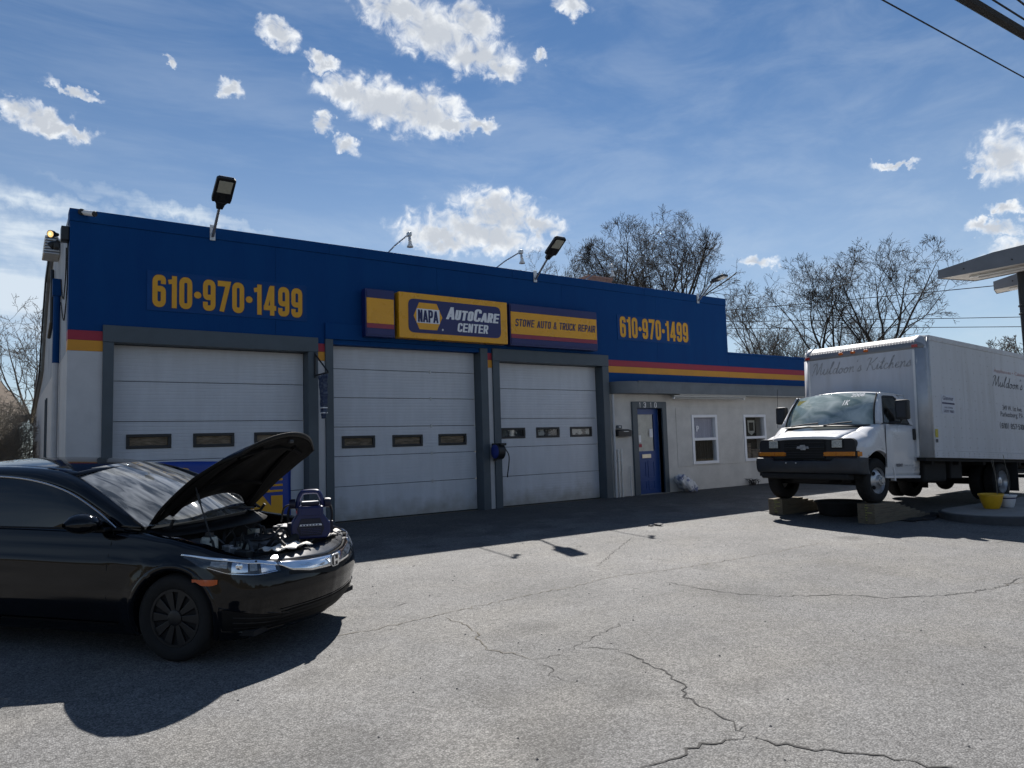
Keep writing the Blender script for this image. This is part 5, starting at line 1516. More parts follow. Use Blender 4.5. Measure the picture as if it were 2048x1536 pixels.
mb = MB(); mb.tube(cr([(-.108, 0, .26), (-.098, 0, .33), (-.075, 0, .385), (-.045, 0, .40), (.045, 0, .40), (.075, 0, .385), (.098, 0, .33), (.108, 0, .26)], 4), .022, 10); mb.build('handle', 'charger_blue', ch, smooth=True)
chp([(-.075, .282), (.075, .282), (.075, .312), (-.075, .312)], -.05, .05, 'charger_dark', 'handle_base')
chp([(-.07, .3125), (.07, .3125), (.07, .318), (-.07, .318)], -.045, .03, 'print_white', 'top_plate')
for s_ in (-1, 1):
    MB().lathe([(0, .05 * s_), (.036, .05 * s_), (.042, .035 * s_), (.042, 0), (0, 0)], (s_ * .125, 0, .30), 'x', 16).build('cable_cleat', 'charger_dark', ch, smooth=True, angle=50)
    MB().tube(cr([(s_ * .16, .02, .30), (s_ * .185, .02, .22), (s_ * .18, .03, .12), (s_ * .15, .04, .05)], 5), .011, 8).build('cable', 'black_rubber', ch, smooth=True)
    MB().box(s_ * .15, s_ * .195, -.02, .03, .03, .14, .008).build('clamp', 'charger_dark', ch)
o = MB().tube(cr([car_pt((.42, .25, .84)), car_pt((.30, .30, 1.02)), car_pt((.12, .42, 1.0)), car_pt((.08, .42, .87))], 8), .009, 8).build('jump_lead', 'black_rubber', loc=car_pt((.08, .42, .84)), smooth=True)
tag(o, 'black jump lead looping over the sedan engine from the blue charger', 'cable')
o = MB().tube(cr([car_pt((.38, .26, .84)), car_pt((.26, .40, .96)), car_pt((.20, .50, .95)), car_pt((.20, .52, .86))], 8), .009, 8).build('jump_lead', 'sign_red', loc=car_pt((.2, .52, .84)), smooth=True)
tag(o, 'dark red jump lead clipped to the sedan battery', 'cable')
# ------------------------------------------------------------------ white box truck with its nose up on timber ramps
M('truck_white', (0.62, 0.63, 0.65), 0.28, coat=0.5, var=0.05, vs_=2.5)
M('box_white', (0.52, 0.54, 0.58), 0.5, col2=(0.44, 0.45, 0.47), vs_=1.8, detail=8, stretch=(2.5, 2.5, 0.35), thr=(0.45, 0.75), bump=0.05, bs=4)
M('post_alu', (0.40, 0.42, 0.45), 0.4, metal=0.25, var=0.08, vs_=6)
M('truck_black', (0.012, 0.013, 0.015), 0.55, var=0.3, vs_=6)
M('bumper_black', (0.022, 0.026, 0.034), 0.55, var=0.25, vs_=5)
M('under_dark', (0.010, 0.010, 0.011), 0.85, var=0.4, vs_=5)
M('lamp_amber', (0.62, 0.20, 0.012), 0.22, coat=0.5, var=0.12, vs_=30)
M('marker_red', (0.38, 0.025, 0.015), 0.25, coat=0.5)
M('marker_amber', (0.60, 0.13, 0.010), 0.25, coat=0.5)
M('headlight_glass', (0.42, 0.43, 0.40), 0.15, coat=0.8, var=0.5, vs_=60)
M('wheel_steel', (0.50, 0.51, 0.53), 0.32, metal=0.6, var=0.12, vs_=10)
M('faded_ink', (0.26, 0.27, 0.29), 0.6, col2=(0.45, 0.455, 0.46), vs_=18, thr=(0.42, 0.66))
M('dark_ink', (0.055, 0.060, 0.075), 0.6, col2=(0.26, 0.27, 0.29), vs_=25, thr=(0.55, 0.72))
M('red_ink', (0.42, 0.25, 0.26), 0.6)
M('sticker_pale', (0.50, 0.53, 0.60), 0.5)
M('sticker_yellow', (0.50, 0.42, 0.05), 0.5, var=0.2, vs_=30)
M('mirror_glass', (0.10, 0.12, 0.15), 0.05, metal=0.8)
glass_mat('truck_glass', (0.62, 0.70, 0.68), 0.02, 0.25, (0.10, 0.13, 0.13), 1.7)
dust_and_glare(MATS['truck_glass'], (.22, .30, .29), (.66, .74, .72), (3.0, 1.0, 1.2), 2.2)  # bright sky reflection painted into the windscreen colour
glass_mat('truck_side_glass', (0.75, 0.80, 0.80), 0.015, 0.85, (0.02, 0.02, 0.02))
# pressed tread plate over the cab
def tread():
    m = M('tread_plate', (0.21, 0.215, 0.225), 0.5, metal=0.25, var=0.06, vs_=5)
    nt = m.node_tree; b = nt.nodes['Principled BSDF']
    tcn = nt.nodes.new('ShaderNodeTexCoord'); mp = nt.nodes.new('ShaderNodeMapping'); mp.inputs['Rotation'].default_value = (0, 0, 0); mp.inputs['Scale'].default_value = (18, 18, 18)
    ck = nt.nodes.new('ShaderNodeTexVoronoi'); ck.inputs['Scale'].default_value = 1.0; ck.inputs['Randomness'].default_value = 0.0
    nt.links.new(tcn.outputs['Object'], mp.inputs[0]); nt.links.new(mp.outputs[0], ck.inputs['Vector'])
    mr = nt.nodes.new('ShaderNodeMapRange'); mr.inputs[1].default_value = .2; mr.inputs[2].default_value = .5; mr.inputs[3].default_value = 1; mr.inputs[4].default_value = 0
    nt.links.new(ck.outputs['Distance'], mr.inputs[0])
    bp = nt.nodes.new('ShaderNodeBump'); bp.inputs['Strength'].default_value = .5; bp.inputs['Distance'].default_value = .006
    nt.links.new(mr.outputs[0], bp.inputs['Height']); nt.links.new(bp.outputs[0], b.inputs['Normal'])
tread()

tpos = Vector((12.089, -5.318, 0.131))
truck = thing('box_truck', 'white box truck parked nose up on timber ramps beside the office', 'truck', tpos, (rad(-.056), -rad(2.727), rad(179.009)))
def tb(mb, name, mat, parent=None, **k):
    return mb.build(name, mat, parent or truck, **k)
# --- cargo box
BX0, BX1, BW, BZ0, BZ1 = -1.20, -7.6, 1.22, .82, 3.04
RC = .16
def plan(x_front, w_, r_, n=6):
    pts = []
    for k in range(n + 1):
        a = rad(90 * k / n)
        pts.append((x_front - r_ + r_ * math.sin(a), w_ - r_ + r_ * math.cos(a)))
    return pts
box = sub_empty('cargo_box', truck)
# side panels between posts, with upright seams
for side in (-1, 1):
    xs_ = [-1.44, -2.65, -3.87, -5.1, -6.3, BX1]
    for a, b in zip(xs_, xs_[1:]):
        tb(MB().box(b + .001, a - .001, side * (BW - .03), side * BW, .945, 2.93), 'side_sheet', 'box_white', box)
    tb(MB().box(BX1, -1.42, side * (BW - .04), side * (BW + .012), BZ0, .942, .004), 'rub_rail', 'box_white', box)
    tb(MB().box(BX1, -1.40, side * (BW - .05), side * (BW + .010), 2.932, 3.03, .012), 'top_rail', 'box_white', box)
    # rounded corner post
    rows = []
    for k in range(9):
        a = rad(90 * k / 8)
        x, y = BX0 - RC + (RC + .006) * math.sin(a), side * (BW - RC + (RC + .006) * math.cos(a))
        rows.append([(x, y, BZ0), (x, y, 2.78)])
    rows = [[(-1.43, side * (BW + .006), BZ0), (-1.43, side * (BW + .006), 2.99)]] + [[rows[0][0], (rows[0][0][0], rows[0][0][1], 2.99)]] + rows[1:]
    tb(MB().grid(rows), 'corner_post', 'post_alu', box, smooth=True, angle=50, solid=.02)
    # rivets
    for x in (-1.415,):
        for k in range(16):
            tb(MB().lathe([(0, side * .006), (.009, side * .004), (.011, 0)], (x, side * (BW + .006), .88 + k * .13), 'y', 6), 'rivet', 'metal_grey', box) if side == 1 else None
if True:
    mb = MB()
    for x in [-1.56 - .305 * k for k in range(18)]:
        for k in range(11):
            mb.lathe([(0, .005), (.008, .004), (.010, 0)], (x, BW, 1.02 + k * .18), 'y', 6)
    for k in range(30):
        mb.lathe([(0, .005), (.009, .004), (.011, 0)], (-1.50 - .20 * k, BW + .012, .905), 'y', 6)
        mb.lathe([(0, .005), (.009, .004), (.011, 0)], (-1.50 - .20 * k, BW + .012, .86), 'y', 6)
        mb.lathe([(0, .005), (.008, .004), (.010, 0)], (-1.50 - .20 * k, BW + .010, 2.96), 'y', 6)
    o = tb(mb, 'rivets', 'metal_grey', box); o['kind'] = 'stuff'
# front wall
tb(MB().box(BX0 - .03, BX0, -(BW - RC), BW - RC, BZ0, 2.775), 'front_sheet', 'box_white', box)
for y in (-(BW - RC) + .01, BW - RC - .01):
    tb(MB().box(BX0, BX0 + .006, y - .02, y + .02, .85, 2.76), 'front_strip', 'white_metal', box)
# tread plate radius across the top front, rounded at both corners
rows = []
RT = .27
for j in range(9):
    b = rad(90 * j / 8)
    inset = RT * (1 - math.cos(b)); z = 2.775 + RT * math.sin(b)
    row = []
    for side in (-1, 1):
        seq = []
        for k in range(9):
            a = rad(90 * k / 8)
            r_ = max(.02, RC)
            x = BX0 + .004 - inset - r_ + r_ * math.sin(a) if True else 0
            y = side * (BW - .004 - inset * .25 - r_ + r_ * math.cos(a))
            seq.append((x, y, z))
        row += seq if side == -1 else seq[::-1]
    rows.append(row)
tb(MB().grid(rows), 'tread_plate', 'tread_plate', box, smooth=True, angle=80, solid=.01)
tb(MB().box(BX1, BX0 - RT, -(BW - .05), BW - .05, 3.0, BZ1 - .002, .01), 'roof', 'white_metal', box)
for side in (-1, 1):   # cast corner caps
    mb = MB()
    mb.lathe([(.01, .26), (.07, .235), (.125, .15), (.145, 0)], (BX0 - .165, side * (BW - .14), 2.78), 'z', 24)
    tb(mb, 'corner_cap', 'post_alu', box, smooth=True)
    tb(MB().box(BX0 - .03, BX0 + .014, side * (BW - .20), side * (BW - .10), 2.80, 2.85, .006), 'clearance_light', 'marker_red', box)
for y in (-.34, -.09, .17):
    tb(MB().box(BX0 + .002, BX0 + .03, y - .045, y + .045, 2.82, 2.87, .014), 'clearance_light', 'marker_amber', box)
tb(MB().box(BX1, BX0 - .02, -(BW - .05), BW - .05, BZ0 - .06, BZ0 - .001), 'floor', 'under_dark', box)
tb(MB().box(BX1 - .02, BX1, -BW, BW, BZ0, 3.0), 'rear_door', 'box_white', box)
# lettering
FRT = lambda y, z, x=BX0 + .003: ((x, y, z), (0, 1, 0), (0, 0, 1), (1, 0, 0))
script_text("Muldoon's Kitchens", FRT(-.98, 2.46), 1.98, .24, w=.085).build('front_lettering', 'faded_ink', box)
SD = lambda x, z: ((x, BW + .003, z), (-1, 0, 0), (0, 0, 1), (0, 1, 0))
script_text("Muldoon's Kitchens", SD(-3.86, 2.26), 2.6, .22, w=.06).build('side_lettering', 'dark_ink', box)
font_text("Appliances \u2022 Cabinets \u2022 Counters", SD(-3.95, 2.53), 2.4, .09).build('side_lettering', 'red_ink', box)
font_text("349 W. 1st Ave.", SD(-4.24, 1.80), .90, .10).build('side_lettering', 'dark_ink', box)
font_text("Parkesburg, PA", SD(-4.13, 1.64), 1.05, .13).build('side_lettering', 'dark_ink', box)
block_text("610", SD(-4.15, 1.43), .26, .11, w=.15).build('side_lettering', 'dark_ink', box)
block_text("857-5100", SD(-4.56, 1.43), .70, .11, w=.15).build('side_lettering', 'dark_ink', box)
font_text("(", SD(-4.07, 1.42), .05, .14).build('side_lettering', 'dark_ink', box)
font_text(")", SD(-4.43, 1.42), .05, .14).build('side_lettering', 'dark_ink', box)
stk = tb(MB().box(-2.26, -1.76, BW + .001, BW + .004, 1.62, 1.97), 'door_sticker', 'sticker_pale', box)
def on_sticker(mb, m_='print_navy'):
    mb.build('side_lettering', m_, box)
SK = lambda x, z: ((x, BW + .006, z), (-1, 0, 0), (0, 0, 1), (0, 1, 0))
on_sticker(font_text("Glenmar", SK(-1.81, 1.875), .40, .075))
on_sticker(MB().box(-2.24, -1.78, BW + .005, BW + .007, 1.80, 1.83))
on_sticker(font_text("(610) 273-9898", SK(-1.86, 1.715), .30, .035))
on_sticker(font_text("USDOT 98883", SK(-1.83, 1.645), .38, .05))
tb(MB().box(-1.57, -1.47, BW + .0065, BW + .009, 1.18, 1.33), 'warning_sticker', 'sticker_yellow', box)
tb(MB().box(-1.56, -1.48, BW + .0065, BW + .009, 1.09, 1.15), 'small_sticker', 'dark_ink', box)

# --- chassis
ch_ = sub_empty('chassis', truck)
for y in (-.40, .40):
    tb(MB().box(-7.4, .35, y - .04, y + .04, .52, .74), 'frame_rail', 'under_dark', ch_)
for x in (-1.6, -2.6, -3.6, -5.2, -6.4):
    tb(MB().box(x - .05, x + .05, -1.1, 1.1, .70, .76), 'cross_member', 'under_dark', ch_)
tb(MB().box(-2.35, -1.50, .45, .98, .38, .78, .05), 'fuel_tank', 'under_dark', ch_)
tb(MB().box(-2.9, -2.45, .50, 1.0, .44, .78, .02), 'battery_box', 'under_dark', ch_)
tb(MB().tube([(-.6, 0, .50), (-4.2, 0, .42)], .05, 10), 'drive_shaft', 'under_dark', ch_, smooth=True)
tb(MB().tube([(-4.34, -.8, .372), (-4.34, .8, .372)], .07, 10), 'rear_axle', 'under_dark', ch_)
mb = MB(); mb.lathe([(.0, -.2), (.12, -.18), (.2, 0), (.12, .18), (0, .2)], (-4.34, 0, .372), 'x', 16); tb(mb, 'differential', 'under_dark', ch_, smooth=True)
tb(MB().tube([(-1.4, -.45, .42), (-3.4, -.45, .42)], .09, 12), 'muffler', 'under_dark', ch_, smooth=True)
tb(MB().tube([(0, -.9, .372), (0, .9, .372)], .05, 8), 'front_axle', 'under_dark', ch_)
tb(MB().box(-.5, .45, -.35, .35, .36, .50, .04), 'engine_pan', 'under_dark', ch_)
for y in (-.5, .5):
    tb(MB().box(-.18, .18, y - .1, y + .1, .36, .62, .03), 'suspension', 'under_dark', ch_)
tb(MB().box(-1.36, .1, -.92, .92, .48, .60), 'cab_floor', 'under_dark', ch_)
for side in (-1, 1):
    tb(MB().box(-4.90, -4.885, side * .62, side * 1.17, .18, .80), 'mud_flap', 'black_rubber', ch_)
tb(MB().tube([(-5.6, -1.05, .58), (-5.6, 1.05, .58)], .05, 10), 'lift_tube', 'metal_grey', ch_, smooth=True)
tb(MB().box(-7.4, -5.7, -1.1, 1.1, .44, .50), 'lift_platform', 'under_dark', ch_)
tb(MB().tube([(-6.9, -1.1, .60), (-6.9, 1.1, .60)], .04, 10), 'underride_bar', 'metal_grey', ch_, smooth=True)
# wheels
def twheel(x, y, side, dual):
    w_ = sub_empty('wheel', truck, (x, y, .372 if dual else .417))
    pr_ = [(.215, -.09), (.235, -.105), (.30, -.112), (.352, -.10), (.372, -.075), (.372, .075), (.352, .10), (.30, .112), (.235, .105), (.215, .09)]
    mb = MB(); mb.lathe(pr_, (0, 0, 0), 'y', 44); tb(mb, 'tyre', 'tyre', w_, smooth=True, angle=60)
    mb = MB()
    for k in range(44):
        a = 2 * math.pi * k / 44
        u = Vector((math.cos(a), 0, math.sin(a))); v = Vector((-math.sin(a), 0, math.cos(a)))
        for y0, y1 in ((-.075, -.03), (-.02, .02), (.03, .075)):
            p = [u * .372 - v * .018 + Vector((0, y0, 0)), u * .372 + v * .018 + Vector((0, y0, 0)), u * .372 + v * .018 + Vector((0, y1, 0)), u * .372 - v * .018 + Vector((0, y1, 0))]
            q = [c_ + u * .007 for c_ in p]
            mb.add(p + q, [(4, 5, 6, 7), (0, 1, 5, 4), (1, 2, 6, 5), (2, 3, 7, 6), (3, 0, 4, 7)])
    o = tb(mb, 'tread_blocks', 'tyre', w_); o['kind'] = 'stuff'
    s = side
    if not dual:   # bulged wheel with big hand holes
        mb = MB(); mb.lathe([(.222, s * .10), (.214, s * .085), (.205, s * .06), (.20, s * .045), (.13, s * .105), (.10, s * .115), (.095, s * .13), (.09, s * .145)], (0, 0, 0), 'y', 40)
        tb(mb, 'wheel_disc', 'wheel_steel', w_, smooth=True, angle=50)
        mb = MB(); mb.lathe([(.09, s * .145), (.086, s * .16), (.05, s * .165), (.045, s * .19), (0, s * .195)], (0, 0, 0), 'y', 28); tb(mb, 'hub', 'metal_grey', w_, smooth=True, angle=40)
    else:
        mb = MB(); mb.lathe([(.222, s * .10), (.214, s * .085), (.20, s * .03), (.185, -s * .03), (.12, -s * .05), (.09, -s * .04), (.085, s * .06), (.05, s * .075), (0, s * .075)], (0, 0, 0), 'y', 40)
        tb(mb, 'wheel_disc', 'wheel_steel', w_, smooth=True, angle=50)
    for k in range(4):
        a = rad(45 + 90 * k)
        r_ = .165; yy = s * .084 if not dual else -s * .028
        c_ = Vector((r_ * math.cos(a), yy, r_ * math.sin(a)))
        n_ = 12
        t_ = Vector((-math.sin(a), 0, math.cos(a))); u = Vector((math.cos(a), 0, math.sin(a)))
        tilt = Vector((u.x, 0, u.z)) * .86 + Vector((0, -s * .75, 0)); 
        pts = [c_ + t_ * .045 * math.cos(2 * math.pi * q / n_) + tilt * .028 * math.sin(2 * math.pi * q / n_) + Vector((0, s * .006, 0)) for q in range(n_)]
        mb = MB(); mb.add(pts, [tuple(range(n_))]); tb(mb, 'hand_hole', 'dark_void', w_)
    for k in range(8):
        a = 2 * math.pi * k / 8 + .2
        yy = s * .15 if not dual else -s * .03
        tb(MB().tube([(.068 * math.cos(a), yy, .068 * math.sin(a)), (.068 * math.cos(a), yy + s * .03, .068 * math.sin(a))], .012, 6), 'lug_nut', 'galv', w_)
for side in (-1, 1):
    twheel(0, side * .86, side, False)
    twheel(-4.34, side * 1.0, side, True)
    w2 = sub_empty('wheel', truck, (-4.34, side * .72, .372))
    mb = MB(); mb.lathe([(.18, -.09), (.235, -.105), (.30, -.112), (.352, -.10), (.372, -.075), (.372, .075), (.352, .10), (.30, .112), (.235, .105), (.18, .09)], (0, 0, 0), 'y', 40); tb(mb, 'tyre', 'tyre', w2, smooth=True, angle=60)

# --- cab
cab = sub_empty('cab', truck)
# bonnet and wings: stations along x, half section points (y, z)
def nose_sec(x):
    zc = interp([(-.25, 1.40), (0.0, 1.345), (.25, 1.275), (.45, 1.215), (.58, 1.165)], x)
    ze = zc - interp([(-.25, .02), (.3, .05), (.58, .03)], x)
    w_ = interp([(-.25, .985), (0, 1.0), (.35, .995), (.5, .975), (.58, .95)], x)
    return zc, ze, w_
xs_ = [-.22, -.1, .02, .14, .26, .36, .44, .50, .55, .585]
rows = []
for x in xs_:
    zc, ze, w_ = nose_sec(x)
    h = []
    for y, z in ((0, zc), (.2, zc - .002), (.4, zc - .008), (.58, zc - .018), (.70, zc - .028)):
        h.append((y * w_, z))
    rows.append([Vector((x + .02 * (1 - (y / .75) ** 2) * (x > .4), s * y, z)) for s, y, z in [(-1, *q) for q in h[::-1]] + [(1, *q) for q in h[1:]]])
# the leading edge turns down
last = [p + Vector((.02, 0, -.045)) for p in rows[-1]]
tb(MB().grid(rows + [last]), 'bonnet', 'truck_white', cab, smooth=True, angle=50, solid=.01)
for side in (-1, 1):
    rows = []
    xr = [-.22 + (.583 + .22) * k / 40 for k in range(41)]
    for x in xr:
        zc, ze, w_ = nose_sec(min(x, .585))
        kb = 1 - sstep(-.20, .22, x)
        pr_ = [(.712 * w_, zc - .030), (.80 * w_, zc - .050), (.90 * w_, zc - .085), (.965 * w_, zc - .15), (.99 * w_, zc - .24), (1.0 * w_, .98), (1.0 * w_, .90), (w_, .82), (w_, .75), (w_, .66), (.99 * w_, .58), (.985 * w_, .50)]
        rr2 = [(.74, 1.385), (.86, 1.388), (.955, 1.387), (.985, 1.37), (.996, 1.25), (1.003, 1.05), (1.004, .93)]
        pr_ = [(a_[0] + (b_[0] - a_[0]) * kb, a_[1] + (b_[1] - a_[1]) * kb) for a_, b_ in zip(pr_, rr2)] + pr_[7:]
        rows.append([Vector((x, side * y, z)) for y, z in pr_])
    # refine in z and cut the wheel arch
    fine = []
    for row in rows:
        r2 = []
        for a, b in zip(row, row[1:]):
            for t in (0, .5):
                r2.append(a.lerp(b, t))
        r2.append(row[-1]); fine.append(r2)
    nc = len(fine[0]); vs_ = [p for r_ in fine for p in r_]; fs = []
    AR = .475
    cz = .455
    for i in range(len(fine) - 1):
        for j in range(nc - 1):
            q = (i * nc + j, i * nc + j + 1, (i + 1) * nc + j + 1, (i + 1) * nc + j)
            c_ = sum((vs_[k] for k in q), Vector()) / 4
            if math.hypot(c_.x, c_.z - cz) < AR: continue
            if c_.z < .80 and c_.x > 0: continue
            fs.append(q)
    for k in {k for q in fs for k in q}:
        v = vs_[k]; d = math.hypot(v.x, v.z - cz)
        if d < AR + .02: vs_[k] = Vector((v.x / d * AR, v.y, cz + (v.z - cz) / d * AR))
    mb = MB(); mb.add(vs_, fs); tb(mb, 'wing', 'truck_white', cab, smooth=True, angle=50, solid=.012)
    rows = []
    for k in range(33):
        a = rad(52 + 133 * k / 32)
        rows.append([(r_ * math.cos(a), side * y, cz + r_ * math.sin(a)) for r_, y in ((.462, .93), (.470, 1.002), (.498, 1.006), (.505, .995))])
    tb(MB().grid(rows[:26] if False else rows), 'arch_lip', 'truck_white', cab, smooth=True, angle=60)
    mb = MB(); mb.lathe([(.47, -.25), (.47, .12)], (0, side * .80, cz), 'y', 24, 0, math.pi); tb(mb, 'arch_liner', 'under_dark', cab, smooth=True)
    # door and cab side
    side_pts_x = [-.22, -.5, -.8, -1.1, -1.34]
    rows = [[Vector((x, side * y, z)) for y, z in ((.965, .47), (.985, .56), (.985, .62), (1.0, .66), (1.005, .85), (1.005, 1.05), (1.0, 1.25), (.985, 1.385))] for x in side_pts_x]
    tb(MB().grid(rows), 'door', 'truck_white', cab, smooth=True, angle=40, solid=.015)
    # window frame: from belt (z 1.385) to roof edge, leaning in
    def wpt(x, z):
        t = (z - 1.385) / (1.96 - 1.385)
        return Vector((x, side * (.985 - .165 * t), z))
    belt = 1.385
    glass_out = [(-.20, 1.40), (-.44, 1.885), (-.50, 1.905), (-.82, 1.915), (-.90, 1.87), (-1.08, 1.41)]
    frame_out = [(-.12, 1.385), (-.40, 1.945), (-.50, 1.96), (-.90, 1.96), (-1.02, 1.90), (-1.22, 1.385)]
    mb = MB()
    k = len(glass_out)
    mb.add([wpt(*p) for p in frame_out] + [wpt(*p) for p in glass_out], [(i, i + 1, k + i + 1, k + i) for i in range(k - 1)])
    tb(mb, 'window_frame', 'truck_white', cab, solid=.02)
    mb = MB(); mb.add([wpt(*p) + Vector((0, side * .006, 0)) for p in glass_out] + [wpt(p[0] * .93 - .045, 1.42 + (p[1] - 1.41) * .90) + Vector((0, side * .005, 0)) for p in glass_out], [(i, (i + 1) % k, k + (i + 1) % k, k + i) for i in range(k)])
    tb(mb, 'window_seal', 'truck_black', cab, solid=.008)
    mb = MB(); mb.add([wpt(*p) for p in glass_out], [tuple(range(k))]); tb(mb, 'side_window', 'truck_side_glass', cab)
    # rear quarter of the cab
    rows = [[Vector((-1.22 + .20 * (z - 1.385) / .575, wpt(0, z).y, z)), Vector((-1.36, wpt(0, z).y * .99, z))] for z in (1.385, 1.55, 1.75, 1.96)]
    tb(MB().grid(rows), 'cab_quarter', 'truck_white', cab, smooth=True, solid=.015)
    # gaps and handle
    tb(MB().box(-.225, -.217, side * 1.0, side * 1.0085, .64, 1.38), 'door_gap', 'dark_void', cab)
    tb(MB().box(-1.33, -1.322, side * 1.0, side * 1.0085, .50, 1.38), 'door_gap', 'dark_void', cab)
    hnd = tb(MB().box(-1.19, -1.12, side * 1.0, side * 1.03, 1.13, 1.33, .012), 'door_handle', 'truck_black', cab)
    tb(MB().box(-1.34, -.20, side * .97, side * 1.0, .455, .50, .008), 'sill', 'truck_white', cab)
    # mirror
    mb = MB(); mb.box(-.52, -.40, side * 1.08, side * 1.30, 1.46, 1.80, .03); mir = tb(mb, 'mirror', 'truck_black', cab, smooth=True)
    tb(MB().box(-.526, -.521, side * 1.10, side * 1.285, 1.485, 1.78, .002), 'mirror_glass', 'mirror_glass', mir)
    tb(MB().box(-.399, -.392, side * 1.12, side * 1.27, 1.50, 1.75, .003), 'mirror_shell', 'bumper_black', mir)
    tb(MB().tube([(-.40, side * .98, 1.40), (-.45, side * 1.15, 1.42), (-.45, side * 1.17, 1.47)], .022, 8), 'mirror_arm', 'truck_black', mir, smooth=True)
# cab roof and windscreen
rows = []
for i in range(11):
    t = i / 10
    x = -.38 - .98 * t
    rows.append([Vector((x - .05 * (v * v) * (1 - t), v * .83, 1.955 + .075 * (1 - v * v) * (.75 + .25 * math.sin(math.pi * min(1, t * 1.2))) - .02 * (1 - min(1, t * 5)) )) for v in [-1 + 2 * k / 14 for k in range(15)]])
tb(MB().grid(rows), 'cab_roof', 'truck_white', cab, smooth=True, angle=180, solid=.02)
def wsb(v): return Vector((.10 - .24 * abs(v) ** 2, v * .90, 1.385 - .005 * abs(v)))
def wst(v): return Vector((-.37 - .06 * abs(v) ** 2, v * .80, 1.985 - .055 * v * v))
rows = []
for i in range(17):
    v = -1 + 2 * i / 16
    rows.append([wsb(v).lerp(wst(v), t) + Vector((.045 * math.sin(math.pi * t), 0, .02 * math.sin(math.pi * t))) for t in [k / 8 for k in range(9)]])
tb(MB().grid(rows), 'windscreen', 'truck_glass', cab, smooth=True, angle=180)
for v in (-1, 1):
    rows = []
    for t in [k / 8 for k in range(9)]:
        a = wsb(v * .985).lerp(wst(v * .985), t) + Vector((.045 * math.sin(math.pi * t) + .006, 0, .02 * math.sin(math.pi * t) + .006))
        rows.append([a, a + Vector((-.03, v * .045, 0)), Vector((-.13 - .30 * t, v * (.985 - .165 * t), 1.39 + .57 * t))])
    tb(MB().grid(rows), 'a_pillar', 'truck_white', cab, smooth=True, solid=.01)
    tb(MB().tube([wsb(v * .97).lerp(wst(v * .97), t) + Vector((.045 * math.sin(math.pi * t) + .012, 0, .02 * math.sin(math.pi * t) + .01)) for t in [k / 8 for k in range(9)]], .012, 6), 'screen_seal', 'black_rubber', cab)
rows = [[wsb(v) + Vector((.0, 0, .0)), wsb(v) + Vector((.10, 0, -.03))] for v in [-1 + 2 * k / 14 for k in range(15)]]
tb(MB().grid(rows), 'cowl', 'truck_black', cab, smooth=True, solid=.01)
for y0 in (-.55, .10):
    tb(MB().tube([(.17, y0, 1.37), (.13, y0 + .25, 1.405), (.10, y0 + .50, 1.42)], .012, 6), 'wiper', 'black_plastic', cab)
tb(MB().tube([(.12, -.88, 1.36), (.10, -.88, 2.10)], .004, 5), 'aerial', 'black_metal', cab)
# inside: dashboard and seats
tb(MB().box(-.45, -.02, -.85, .85, 1.18, 1.36, .04), 'dashboard', 'dash_grey', cab)
for y in (-.42, .42):
    tb(MB().box(-1.22, -1.05, y - .25, y + .25, .95, 1.72, .06), 'seat', 'dash_grey', cab)
mb = MB(); 
tb(MB().tube([(-.62 + .0, .42 + .18 * math.cos(2 * math.pi * k / 20), 1.33 + .17 * math.sin(2 * math.pi * k / 20)) for k in range(21)], .015, 6), 'steering_wheel', 'black_plastic', cab)
tb(MB().box(-1.37, -1.35, -.95, .95, .6, 1.95), 'cab_back', 'truck_white', cab)
# windscreen marks and sticker
ws_n = Vector((.60, 0, .47)).normalized()
def ws_frame(v, t):
    p = wsb(v).lerp(wst(v), t) + Vector((.045 * math.sin(math.pi * t), 0, .02 * math.sin(math.pi * t))) + ws_n * .012
    up = (wst(v) - wsb(v)).normalized()
    right = Vector((0, 1, 0))
    return (p, right, up, ws_n)
font_text("2008", ws_frame(.45, .83), .26, .075, .2).build('screen_writing', 'print_white', cab)
font_text("1K", ws_frame(.35, .55), .12, .12, .2).build('screen_writing', 'print_white', cab)
p_, r_, u_, n_ = ws_frame(-.86, .70)
q = [p_, p_ + r_ * .17, p_ + r_ * .17 + u_ * .10, p_ + u_ * .10]
mb = MB(); mb.add(q, [(0, 1, 2, 3)]); tb(mb, 'screen_sticker', 'sticker_yellow', cab)
# --- nose: black panel, grille, lamps, bumper
before_nose = set(o.name for o in cab.children)
rr_ = [(p[0], p[1]) for p in fillet([(-.945, .755), (.945, .755), (.935, 1.075), (.875, 1.122), (-.875, 1.122), (-.935, 1.075)], .03, True, 3)]
mb = MB(); mb.prism(rr_, 'x', .50, .585); fp = tb(mb, 'nose_panel', 'truck_black', cab, bevel=.006)
for side in (-1, 1):
    mb = MB(); mb.prism([(.50, .80), (.585, .80), (.585, .91), (.50, .91)], 'y', side * .93, side * .966); tb(mb, 'lamp_return', 'truck_black', cab)
gr_ = tb(MB().box(.586, .605, -.40, .40, .775, 1.105, .006), 'grille', 'under_dark', cab)
for z in (.80, .845, .89, .935, 1.01, 1.055):
    tb(MB().box(.605, .618, -.385, .385, z - .006, z + .006), 'slat', 'truck_black', gr_)
tb(MB().box(.60, .632, -.40, .40, .955, .985, .006), 'grille_bar', 'truck_black', cab)
bt = [(-.125, .950), (-.045, .950), (-.045, .925), (.055, .925), (.055, .950), (.12, .950), (.105, .992), (.045, .992), (.045, 1.017), (-.055, 1.017), (-.055, .992), (-.11, .992)]
mb = MB(); mb.prism(bt, 'x', .633, .645); tb(mb, 'emblem', 'engine_alu', cab, bevel=.004)
